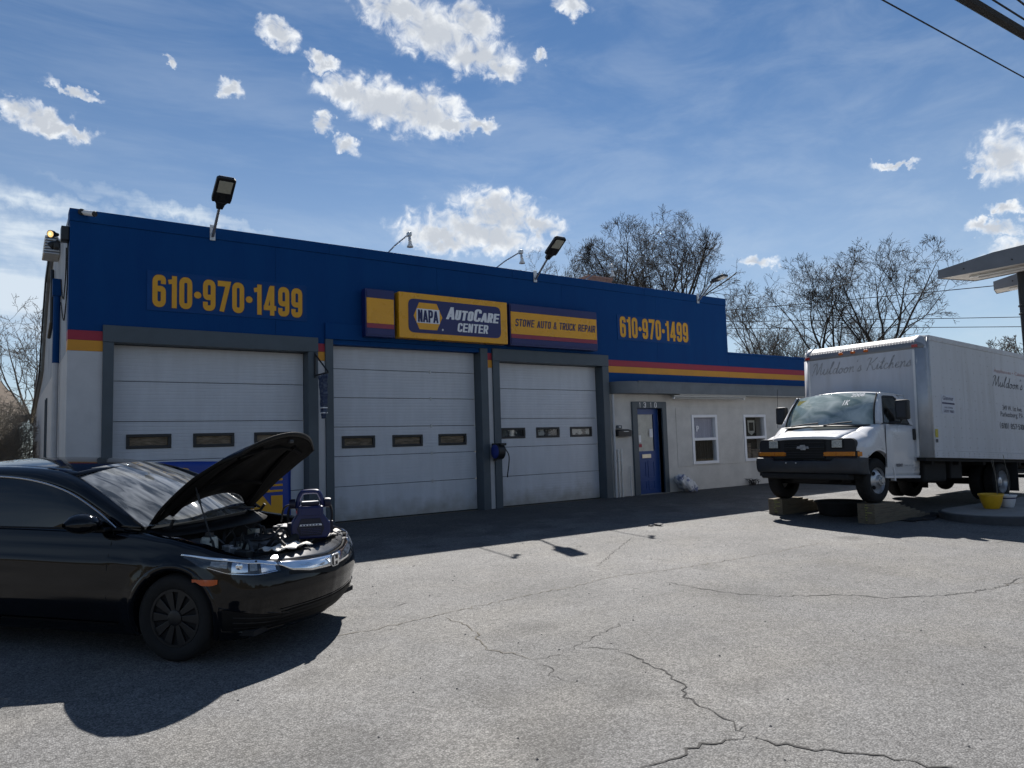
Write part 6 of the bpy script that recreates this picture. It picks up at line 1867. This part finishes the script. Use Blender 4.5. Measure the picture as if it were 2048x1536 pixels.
for side in (-1, 1):
    hl = tb(MB().box(.586, .60, side * .50, side * .735, .945, 1.105, .02), 'headlamp_bezel', 'under_dark', cab)
    tb(MB().box(.595, .612, side * .53, side * .715, .965, 1.09, .02), 'headlamp', 'headlight_glass', hl)
    ind = tb(MB().box(.586, .606, side * .36, side * .935, .82, .895, .008), 'indicator', 'lamp_amber', cab)
    tb(MB().box(.44, .58, side * .9665, side * .978, .82, .895, .004), 'indicator_return', 'lamp_amber', cab)
    tb(MB().box(.6065, .609, side * .60, side * .604, .825, .89), 'lens_line', 'marker_red', ind)
for o in cab.children:
    if o.name not in before_nose: o.location.x += .018
# bumper
pl = [(.36, 1.02), (.56, 1.01), (.66, .97), (.715, .85), (.735, .55), (.74, 0)]
def bump_sec(x, y):
    top = .795 if abs(y) > .62 else .745
    return [(x - .06, y, top), (x, y, top - .015), (x + .012, y, .70), (x, y, .60), (x - .03, y, .54), (x - .07, y, .52)]
pts = [(p[0], -p[1]) for p in pl] + [(p[0], p[1]) for p in pl[::-1][1:]]
pts = [(p.x, p.y) for p in cr([(a, b, 0) for a, b in pts], 5)]
tb(MB().grid([bump_sec(*p) for p in pts]), 'bumper', 'bumper_black', cab, smooth=True, angle=45, solid=.012)
tb(MB().box(.50, .70, -.85, .85, .42, .52, .03), 'valance', 'under_dark', cab)
for y in (-.28, -.08):
    mb = MB(); mb.lathe([(0, .012), (.012, .010), (.014, 0)], (.752, y, .70), 'x', 8); tb(mb, 'bumper_bolt', 'galv', cab)
block_text('USDOT', ((-.52, 1.0085, .655), (-1, 0, 0), (0, 0, 1), (0, 1, 0)), .22, .05, w=.15).build('door_lettering', 'print_dark', cab)
font_text('1219438   GVW 12,300', ((-.79, 1.0085, .66), (-1, 0, 0), (0, 0, 1), (0, 1, 0)), .30, .03).build('door_lettering', 'faded_ink', cab)

# --- timber ramps, drain pan, mat
M('timber', (0.15, 0.122, 0.085), 0.85, var=0.22, vs_=4, stretch=(1, 6, 6), bump=0.3, bs=30)
M('timber_end', (0.07, 0.06, 0.038), 0.9, var=0.25, vs_=25)
M('tag_yellow', (0.26, 0.25, 0.09), 0.6)
def ramp(y, lab):
    yc = y
    base = Vector((12.0, yc, gz(yc)))
    t = thing('wheel_ramp', lab, 'ramp', base, group='timber wheel ramps')
    n = 8; hb = (.131 + .041 - gz(yc)) / n
    for k in range(n):
        x0 = -.17; x1 = .50 + (n - 1 - k) * .17
        rx = random.uniform(-.006, .006)
        for j in (-1, 1):
            MB().box(x0 + random.uniform(-.008, .008), x1 + rx, j * .005, j * .15, k * hb + .001, (k + 1) * hb - .0015, .004).build('plank', 'timber', t)
        if k > 0:
            MB().box(x0 - .012, x0 - .009, -.06 + random.uniform(-.05, .05), .0 + random.uniform(0, .05), k * hb + .008, (k + 1) * hb - .012).build('stamp', 'tag_yellow', t)
ramp(-5.318 - .88 + .02, 'stepped timber ramp under the front wheel nearest the camera')
ramp(-5.318 + .88, 'stepped timber ramp under the far front wheel of the white truck')
pan = thing('drain_pan', 'round black drain pan on the asphalt between the two timber ramps', 'pan', (12.62, -5.25, gz(-5.25)))
mb = MB(); mb.lathe([(0, .006), (.33, .006), (.36, .03), (.40, .22), (.44, .245), (.44, .26), (.385, .24), (.35, .03), (0, .02)], (0, 0, 0), 'z', 36); mb.build('tub', 'black_rubber', pan, smooth=True, angle=50)
mb = MB(); mb.lathe([(.02, .05), (.35, .05)], (0, 0, 0), 'z', 36); mb.build('oil', 'dark_void', pan)
rows = []
for i in range(15):
    row = []
    for j in range(8):
        x = 12.55 + 1.5 * i / 14; y = -6.62 + .42 * j / 7 + .05 * math.sin(i * .9) * (j < 2)
        row.append((x, y, gz(y) + .012 + .012 * math.sin(i * 1.1 + j * .7) + .02 * (j == 0) * (math.sin(i * 2.1) > 0)))
    rows.append(row)
o = MB().grid(rows).build('rubber_mat', 'black_rubber', loc=(13.3, -6.4, gz(-6.4)), smooth=True, solid=.008)
tag(o, 'crumpled black rubber mat on the ground beside the near ramp', 'mat')
# unseen rise added behind the viewer for dark reflections, standing for trees and buildings opposite
M('woodland', (0.045, 0.042, 0.030), 0.95, col2=(0.085, 0.072, 0.05), vs_=0.25, detail=8)
rg = random.Random(9); rows = []
for i in range(61):
    a = rad(170 + 190 * i / 60)
    hgt = 8.5 + 3.0 * math.sin(i * .55) + 1.6 * math.sin(i * 1.7) + rg.uniform(-.8, .8)
    rows.append([(70 * math.cos(a) * r_ + 5, 70 * math.sin(a) * r_ - 5, gz(-45) - .2 + hgt * z_ + rg.uniform(-.3, .3) * z_) for r_, z_ in ((.97, 0), (1.0, .55), (1.03, .85), (1.08, 1.0), (1.4, .9))])
tag(MB().grid(rows).build('reflection_rise', 'woodland', smooth=True), kind='structure')
# ------------------------------------------------------------------ pump island with its pots and the old twin lamp
isl = []
n = 28
ax0, ax1 = Vector((13.95, -7.30)), Vector((20.0, -7.50))
u_ = (ax1 - ax0).normalized(); v_ = Vector((-u_.y, u_.x)); R_ = .86
for k in range(n + 1):
    a = rad(90 + 180 * k / n); p = ax0 + u_ * math.cos(a) * R_ * 1.0 + v_ * math.sin(a) * R_; isl.append((p.x, p.y))
for k in range(n + 1):
    a = rad(-90 + 180 * k / n); p = ax1 + u_ * math.cos(a) * R_ + v_ * math.sin(a) * R_; isl.append((p.x, p.y))
zi = gz(-7.4)
t = thing('pump_island', 'raised concrete island with a rounded end and dark kerb, right of the truck', 'island', (15.5, -7.4, zi))
def inset_poly(k):
    c_ = Vector((17.0, -7.4))
    out = []
    for p in isl:
        q = Vector(p); s_ = ax0 + u_ * max(0, min((ax1 - ax0).length, (q - ax0).dot(u_)))
        d = (q - s_); out.append(tuple(s_ + d * (1 - k / R_)))
    return out
M('kerb_dark', (0.055, 0.057, 0.062), 0.8, var=0.25, vs_=6, bump=0.3, bs=40)
mb = MB(); mb.prism(isl, 'z', zi - .12, zi + .135); mb.build('kerb', 'kerb_dark', t, world=True, bevel=.02)
mb = MB(); mb.prism(inset_poly(.05), 'z', zi + .05, zi + .148); mb.build('island_top', 'concrete', t, world=True, bevel=.012)
def pot(x, y, r, h, col, band, lab):
    z0 = zi + .149
    t = thing('flower_pot', lab, 'pot', (x, y, z0), group='pots on the island')
    m_ = M('pot_' + lab.split()[0], col, 0.4, var=0.06, vs_=8)
    mb = MB(); mb.lathe([(0, 0), (r * .58, 0), (r * .66, h * .08), (r * .86, h * .5), (r * .97, h * .86), (r * .97, h * .87), (r * 1.05, h * .88), (r * 1.05, h), (r * .96, h), (r * .90, h * .8), (0, h * .78)], (x, y, z0), 'z', 36)
    mb.build('bowl', m_, t, world=True, smooth=True, angle=40)
    mb = MB(); mb.lathe([(0, h * .84), (r * .93, h * .83)], (x, y, z0), 'z', 24); mb.build('soil', 'earth', t, world=True)
    if band:
        mb = MB(); mb.lathe([(r * .955, h * .70), (r * .985, h * .80)], (x, y, z0), 'z', 36); mb.build('stripe', 'print_navy', t, world=True, smooth=True)
    rg = random.Random(int(x * 100))
    for k in range(2 if not band else 1):
        a = rg.uniform(0, 6.28); L_ = rg.uniform(.45, .75)
        b = Vector((x + .1 * math.cos(a), y + .1 * math.sin(a), z0 + h * .8))
        MB().tube(cr([b, b + Vector((.02, .01, L_ * .5)), b + Vector((-.05 + .05 * k, .03, L_))], 4), .004, 5).build('dry_stem', 'bark_pale', t, world=True)
M('bark_pale', (0.20, 0.18, 0.15), 0.9, var=0.3, vs_=20)
M('bark', (0.038, 0.034, 0.031), 0.95, var=0.35, vs_=8)
M('bark_far', (0.075, 0.068, 0.062), 0.95, var=0.3, vs_=8)
pot(14.30, -7.10, .19, .26, (0.62, 0.36, 0.012), False, 'yellow bowl shaped flower pot at the end of the concrete island')
pot(14.70, -7.20, .145, .22, (0.66, 0.67, 0.70), True, 'white flower pot with a dark blue stripe, behind the yellow pot')
# twin lamp over the island: black post, two tapering metal wings
M('wing_grey', (0.17, 0.18, 0.20), 0.5, var=0.12, vs_=3)
M('wing_soffit', (0.34, 0.31, 0.27), 0.6, var=0.15, vs_=5)
t = thing('island_lamp', 'old twin island lamp with grey tapering metal wings on a black post', 'lamp', (15.43, -7.475, zi + .149))
MB().tube([(15.43, -7.475, zi + .149), (15.43, -7.475, 4.25)], .075, 16).build('post', 'black_metal', t, world=True, smooth=True)
MB().lathe([(0, .03), (.16, .03), (.17, 0), (0, 0)], (15.43, -7.475, zi + .149), 'z', 20).build('base_plate', 'black_metal', t, world=True)
for z in (3.45, 3.60):
    MB().lathe([(.076, 0), (.095, .005), (.095, .03), (.076, .035)], (15.43, -7.475, z), 'z', 14).build('clamp', 'black_metal', t, world=True)
def wing(near, name):
    """near-left, far-left, far-right, near-right corners; underside z then top profile"""
    nl, fl_, fr_, nr = [Vector(p) for p in near[0]]
    zb, tops = near[1], near[2]
    wg = MB()
    k = len(tops)
    # top edge points interpolated along the near and far edges
    nb = [nl.lerp(nr, q[0]) for q in tops]; fb_ = [fl_.lerp(fr_, q[0]) for q in tops]
    low_n = [Vector((p.x, p.y, zb + .10 * q[0])) for p, q in zip(nb, tops)]; low_f = [Vector((p.x, p.y, zb + .02 + .10 * q[0])) for p, q in zip(fb_, tops)]
    up_n = [Vector((p.x, p.y, zb + q[1])) for p, q in zip(nb, tops)]; up_f = [Vector((p.x, p.y, zb + q[1])) for p, q in zip(fb_, tops)]
    o1 = MB(); o1.grid([low_n, up_n, up_f, low_f]); 
    o1.add([low_n[0], up_n[0], up_f[0], low_f[0]], [(0, 1, 2, 3)]); o1.add([low_n[-1], up_n[-1], up_f[-1], low_f[-1]], [(0, 1, 2, 3)])
    w_ = o1.build(name, 'wing_grey', t, world=True, solid=.006)
    o2 = MB(); o2.grid([[p + Vector((0, 0, .012)) for p in low_n], [p + Vector((0, 0, .012)) for p in low_f]]); o2.build('soffit', 'wing_soffit', w_, world=True)
    for f_ in (.35, .62):
        a = [low_n[i].lerp(low_f[i], f_) + Vector((0, 0, -.012)) for i in range(k)]
        MB().tube([a[0].lerp(a[-1], .15), a[0].lerp(a[-1], .85)], .02, 8).build('lamp_tube', 'white_metal', w_, world=True)
    for f_ in (.2, .55, .85):
        p = low_n[0].lerp(low_n[-1], f_) + Vector((0, 0, .10)); d_ = (nr - nl).normalized(); nn = Vector((d_.y, -d_.x, 0))
        if nn.y > 0: nn = -nn
        MB().tube([p, p + nn * .012], .014, 8).build('bolt', 'black_metal', w_, world=True)
wing((((14.31, -6.51, 0), (15.34, -6.73, 0), (15.75, -8.35, 0), (14.86, -8.55, 0)), 4.20, [(0, .16), (.42, .34), (1.0, .46)]), 'wing')
wing((((16.10, -6.75, 0), (16.75, -6.55, 0), (16.9, -8.3, 0), (16.2, -8.4, 0)), 4.12, [(0, .17), (.5, .34), (1.0, .40)]), 'wing')
MB().box(14.9, 16.5, -7.56, -7.38, 4.30, 4.42, .02).build('cross_arm', 'black_metal', t, world=True)

# ------------------------------------------------------------------ bare trees
def fast_mesh(name, segs, mat, parent, sides=4, base=(0, 0, 0)):
    """segs: list of (points, radii) polylines -> one tube mesh"""
    vs_ = []; fs = []
    bx_, by_, bz_ = base
    for pts, rs in segs:
        prev = None
        o = len(vs_)
        np_ = len(pts)
        for i in range(np_):
            p = pts[i]
            t_ = pts[min(i + 1, np_ - 1)] - pts[max(i - 1, 0)]
            t_.normalize()
            a = (t_.orthogonal() if prev is None else prev - t_ * prev.dot(t_)).normalized()
            prev = a; b = t_.cross(a)
            r_ = rs[i]
            for k in range(sides):
                an = 6.2832 * k / sides
                q = p + (a * math.cos(an) + b * math.sin(an)) * r_
                vs_.append((q.x - bx_, q.y - by_, q.z - bz_))
        for i in range(np_ - 1):
            for k in range(sides):
                k2 = (k + 1) % sides
                fs.append((o + i * sides + k, o + i * sides + k2, o + (i + 1) * sides + k2, o + (i + 1) * sides + k))
    me = bpy.data.meshes.new(name)
    me.from_pydata(vs_, [], fs)
    ob = bpy.data.objects.new(name, me); C.objects.link(ob)
    me.materials.append(MATS[mat]); ob.parent = parent
    WLOC[ob.name] = Vector(base)
    for p in me.polygons: p.use_smooth = True
    return ob
def bare_tree(name, label, base, H, spread, seed, limbs=5, fork=.28, levels=4, kids=(7, 6, 5, 3), r0=None, minr=.010, mat='bark', cat='tree', group=None, droop=0.0, stems=1, ratio=.52):
    rg = random.Random(seed)
    base = Vector(base)
    t = thing(name, label, cat, base, group=group)
    thick = []; thin = []
    r0 = r0 or H * .018
    ec = base + Vector((0, 0, H * .60)); er = (spread * .92, H * .42)
    def grow(p, d, L_, r_, lev):
        nseg = max(3, min(9, int(L_ / (H * .035)) + 2))
        step = L_ / nseg
        pts = [p.copy()]; rs = [r_]
        d = d.copy()
        wob = .10 + .05 * lev
        dirs = [d.copy()]
        for i in range(nseg):
            d = d + Vector((rg.gauss(0, wob), rg.gauss(0, wob), rg.gauss(0, wob * .7) + .045 - droop * lev * .03))
            d.normalize()
            p = p + d * step
            e_ = p - ec
            if lev >= 1 and len(pts) > 1 and (e_.x / er[0]) ** 2 + (e_.y / er[0]) ** 2 + (e_.z / er[1]) ** 2 > 1: break
            pts.append(p.copy()); dirs.append(d.copy())
            rs.append(max(minr * .8, r_ * (1 - (.90 if lev == 0 else .70) * (i + 1) / nseg)))
        (thick if lev <= 1 else thin).append((pts, rs))
        if lev >= levels: return
        nk = kids[lev]; nseg = len(pts) - 1
        for k in range(nk):
            f_ = .30 + .70 * (k + rg.uniform(.1, .9)) / nk
            i = min(nseg, int(f_ * nseg))
            q = pts[i]; dd = dirs[i]
            ax = dd.orthogonal().normalized()
            ax.rotate(Matrix.Rotation(rg.uniform(0, 6.28), 3, dd))
            ang = rad(rg.uniform(26, 58))
            nd = (dd * math.cos(ang) + ax * math.sin(ang)).normalized()
            grow(q, nd, L_ * ratio * rg.uniform(.75, 1.2) * (1.15 - .45 * f_), max(minr, rs[i] * .55), lev + 1)
    for s_ in range(stems):
        off = Vector((rg.uniform(-.4, .4), rg.uniform(-.4, .4), 0)) if stems > 1 else Vector((0, 0, 0))
        fh = H * fork * rg.uniform(.85, 1.15)
        lean = Vector((rg.gauss(0, .06), rg.gauss(0, .06), 1))
        p0 = base + off + Vector((0, 0, -.15)); p1 = p0 + lean * fh * .5; p2 = p0 + lean * fh + Vector((rg.gauss(0, .1), rg.gauss(0, .1), 0))
        thick.append(([p0, p1, p2], [r0 * 1.25, r0, r0 * .9]))
        for k in range(limbs):
            a = 6.28 * (k + rg.uniform(-.3, .3)) / limbs
            out = spread * (rg.uniform(.35, 1.0) if k else .15)
            hz = H - fh
            d = Vector((math.cos(a) * out, math.sin(a) * out, hz)).normalized()
            L_ = math.hypot(out, hz) * rg.uniform(.72, .88)
            grow(p2 - lean * rg.uniform(0, fh * .15), d, L_, r0 * rg.uniform(.5, .7), 0)
    tr = fast_mesh('trunk', thick, mat, t, 6, base)
    crn = fast_mesh('crown', thin, mat, t, 3, base)
    return t
TG = 'bare trees behind the shop'
bare_tree('bare_tree', 'large dark leafless tree rising behind the blue wall right of the chimney', (32.1, 17.4, 0), 15.2, 6.6, 11, limbs=10, fork=.36, kids=(8, 7, 5, 3), r0=.25, minr=.009, group=TG)
bare_tree('bare_tree', 'pale thin leafless tree behind the middle flood lamp', (33.5, 27.0, 0), 16.8, 6.5, 5, limbs=6, fork=.35, kids=(6, 6, 4, 3), r0=.13, minr=.008, mat='bark_far', group=TG)
bare_tree('bare_tree', 'slender leafless tree just right of the tall blue wall end', (37.1, 14.4, 0), 11.4, 3.4, 23, limbs=5, fork=.45, kids=(7, 5, 4, 3), r0=.11, minr=.008, mat='bark_far', group=TG)
bare_tree('bare_tree', 'spreading leafless tree over the left front corner of the truck box', (39.5, 10.85, 0), 12.0, 7.0, 31, limbs=6, fork=.48, kids=(6, 5, 4, 3), r0=.15, minr=.010, ratio=.56, group=TG)
bare_tree('bare_tree', 'tallest leafless tree above the middle of the truck box', (40.9, 8.3, 0), 12.3, 7.2, 42, limbs=6, fork=.46, kids=(6, 5, 4, 3), r0=.15, minr=.010, ratio=.56, group=TG)
bare_tree('bare_shrub', 'dense leafless thicket low behind the truck box between the two trees', (43.5, 10.5, 0), 8.6, 3.0, 8, limbs=9, fork=.1, kids=(6, 4, 3, 0), levels=3, r0=.10, minr=.010, mat='bark_far', cat='shrub', stems=3)
bare_tree('bare_shrub', 'low leafless thicket in the dip right of the blue wall end', (43.0, 16.5, 0), 8.8, 3.6, 9, limbs=9, fork=.1, kids=(6, 4, 3, 0), levels=3, r0=.10, minr=.011, mat='bark_far', cat='shrub', stems=4)
bare_tree('bare_tree', 'small distant leafless tree above the far end of the truck box', (99.0, 22.8, 0), 12.6, 5.0, 3, limbs=7, fork=.3, kids=(6, 5, 3, 2), r0=.2, minr=.03, mat='bark_far', group=TG)
bare_tree('bare_tree', 'leafless tree reaching out past the left side wall of the shop', (1.2, 18.5, 0), 7.4, 4.0, 77, limbs=6, fork=.25, kids=(6, 5, 3, 2), r0=.10, minr=.007, mat='bark_far', group=TG)
for i, (x, y, H, lab) in enumerate([(-.30, 10.2, 2.9, 'tangled bare bramble bush beside the shop wall at the left edge'), (.25, 13.0, 3.2, 'tangled bare bramble bush in front of the brown roofed house'), (-.5, 16.0, 3.0, 'pale bare bush behind the brambles at the left edge')]):
    bare_tree('bramble_bush', lab, (x, y, 0), H, 1.5, 100 + i, limbs=9, fork=.05, kids=(6, 5, 3, 2), levels=3, r0=.03, minr=.0045, mat='bark_pale', cat='bush', group='bramble bushes', stems=4, droop=.6)
# dry grass and leaf litter at their feet
rg = random.Random(4); vs_ = []; fs = []
for k in range(5200):
    x = rg.uniform(-5.5, .60); y = rg.uniform(1.5, 22)
    h = rg.uniform(.15, .55) * (1 + (rg.random() < .15)); a = rg.uniform(0, 6.28); w_ = rg.uniform(.006, .014)
    lx, ly = rg.gauss(0, .12), rg.gauss(0, .12)
    o = len(vs_)
    vs_ += [(x - w_ * math.cos(a), y - w_ * math.sin(a), -.02), (x + w_ * math.cos(a), y + w_ * math.sin(a), -.02), (x + lx, y + ly, h)]
    fs.append((o, o + 1, o + 2))
M('dry_grass', (0.24, 0.17, 0.085), 0.95, col2=(0.36, 0.27, 0.14), vs_=2)
mb = MB(); mb.add(vs_, fs)
me = bpy.data.meshes.new('dry_grass'); me.from_pydata(vs_, [], fs); me.materials.append(MATS['dry_grass'])
o = bpy.data.objects.new('dry_grass', me); C.objects.link(o)
tag(o, 'dry tan grass under the bramble bushes at the left edge', 'grass', kind='stuff')
# weed at the foot of the office wall
t = thing('weed', 'small dry weed at the foot of the office wall left of the truck', 'weed', (17.0, -.12, 0))
sg = []
rg = random.Random(6)
for k in range(26):
    a = rg.uniform(0, 6.28); L_ = rg.uniform(.12, .30)
    p = Vector((17.0 + rg.gauss(0, .08), -.14 + rg.gauss(0, .04), -.01))
    sg.append(([p, p + Vector((math.cos(a) * L_ * .4, math.sin(a) * L_ * .25, L_ * .6)), p + Vector((math.cos(a) * L_, math.sin(a) * L_ * .5, L_ * .7))], [.006, .009, .002]))
fast_mesh('stems', sg, 'bark', t, 4, (17.0, -.12, 0))

# ------------------------------------------------------------------ house beyond the brambles
M('shingle', (0.15, 0.115, 0.085), 0.9, var=0.25, vs_=6, stretch=(1, 1, 8), bump=0.4, bs=14)
M('house_wall', (0.14, 0.12, 0.11), 0.9, var=0.15, vs_=3)
hs = thing('brown_house', 'low house with a steep brown shingle roof at the far left edge', 'house', (-5, 31, 0))
MB().box(-11, .55, 27.6, 34.5, -.2, 3.36).build('wall', 'house_wall', hs, world=True)
zr = 5.22
vv = [(-11.6, 27.1, 3.3), (.98, 27.1, 3.3), (.98, 35, 3.3), (-11.6, 35, 3.3), (-9.5, 31, zr), (-.45, 31, zr)]
vv[5] = (-.55, 31, 5.62); vv[4] = (-9.5, 31, 5.62)
mb = MB(); mb.add(vv, [(0, 1, 5, 4), (1, 2, 5), (2, 3, 4, 5), (3, 0, 4), (3, 2, 1, 0)]); mb.build('roof', 'shingle', hs, world=True)
MB().box(-11.6, .98, 27.05, 27.1, 3.18, 3.31).build('gutter', 'black_metal', hs, world=True)
for x in (-2.4, -6.0):
    w_ = MB().box(x - .5, x + .5, 27.56, 27.6, 1.2, 2.5).build('window', 'white_frame', hs, world=True)
    MB().box(x - .44, x + .44, 27.54, 27.559, 1.26, 2.44).build('pane', 'pane_dark', w_, world=True)

# ------------------------------------------------------------------ overhead lines
def line(name, a, b, r_, sag, lab, mat='black_rubber', cat='cable'):
    a, b = Vector(a), Vector(b)
    pts = [a.lerp(b, k / 24) + Vector((0, 0, -sag * 4 * (k / 24) * (1 - k / 24))) for k in range(25)]
    o = MB().tube(pts, r_, 6).build(name, mat, loc=a, smooth=True)
    tag(o, lab, cat)
def ext(p, q, k0, k1):
    p, q = Vector(p), Vector(q); return p + (q - p) * k0, p + (q - p) * k1
a, b = ext((8.45, -8.70, 6.5), (12.16, -8.85, 6.5), -3, 4); line('overhead_cable', a, b, .010, 0, 'thin black cable crossing the top right corner of the sky, lowest of the set')
a, b = ext((9.40, -9.26, 6.5), (10.75, -9.33, 6.5), -9, 10); line('overhead_cable', a, b, .065, 0, 'thick black cable bundle crossing the top right corner of the sky')
a, b = ext((9.53, -9.37, 6.58), (10.60, -9.42, 6.58), -9, 10); line('overhead_cable', a, b, .012, 0, 'thin cable running just above the thick black bundle')
a, b = ext((9.87, -9.60, 6.5), (10.02, -9.60, 6.5), -60, 60); line('overhead_cable', a, b, .012, 0, 'uppermost thin cable at the very corner of the sky, top right')
a, b = ext((35.4, 15.2, 9.22), (42.2, 2.7, 8.92), -1.2, 1.5); line('power_line', a, b, .022, .25, 'upper slack power line passing in front of the leafless trees', cat='power line')
a, b = ext((35.4, 15.2, 8.4), (42.5, 1.9, 7.05), -1.2, 1.5); line('power_line', a, b, .018, .1, 'middle power line behind the truck box, second from the top', cat='power line')
a, b = ext((35.4, 15.2, 8.0), (42.5, 1.9, 6.55), -1.2, 1.5); line('power_line', a, b, .018, .1, 'lowest power line behind the truck box', cat='power line')

# ------------------------------------------------------------------ litter on the asphalt
rg = random.Random(12)
def clod(x, y, s_, lab=None):
    bm = bmesh.new(); bmesh.ops.create_icosphere(bm, subdivisions=2, radius=s_)
    for v in bm.verts: v.co *= rg.uniform(.7, 1.25)
    for v in bm.verts: v.co.z = v.co.z * .45 + s_ * .35; v.co.x *= 1.6
    me = bpy.data.meshes.new('clod'); bm.to_mesh(me); bm.free(); me.materials.append(MATS['kerb_dark'])
    o = bpy.data.objects.new('clod', me); C.objects.link(o); o.location = (x, y, gz(y)); o.rotation_euler = (0, 0, rg.uniform(0, 3))
    tag(o, lab, 'debris')
clod(9.10, -4.05, .055, 'dark clod of dirt on the sunlit asphalt just past the shadow edge')
clod(8.96, -4.02, .035, 'smaller dark clod of dirt beside the larger one near the shadow edge')
vs_ = []; fs = []
for k in range(420):
    x, y = rg.uniform(0, 14), rg.uniform(-12, -4); s_ = rg.uniform(.003, .010)
    z = gz(y); o = len(vs_)
    vs_ += [(x - s_, y - s_, z), (x + s_, y - s_ * .6, z), (x + s_ * .7, y + s_, z), (x - s_ * .8, y + s_ * .8, z), (x, y, z + s_ * 1.1)]
    fs += [(o, o + 1, o + 4), (o + 1, o + 2, o + 4), (o + 2, o + 3, o + 4), (o + 3, o, o + 4)]
me = bpy.data.meshes.new('grit'); me.from_pydata(vs_, [], fs); me.materials.append(MATS['kerb_dark'])
o = bpy.data.objects.new('grit', me); C.objects.link(o); tag(o, 'loose dark grit scattered over the asphalt', 'grit', kind='stuff')
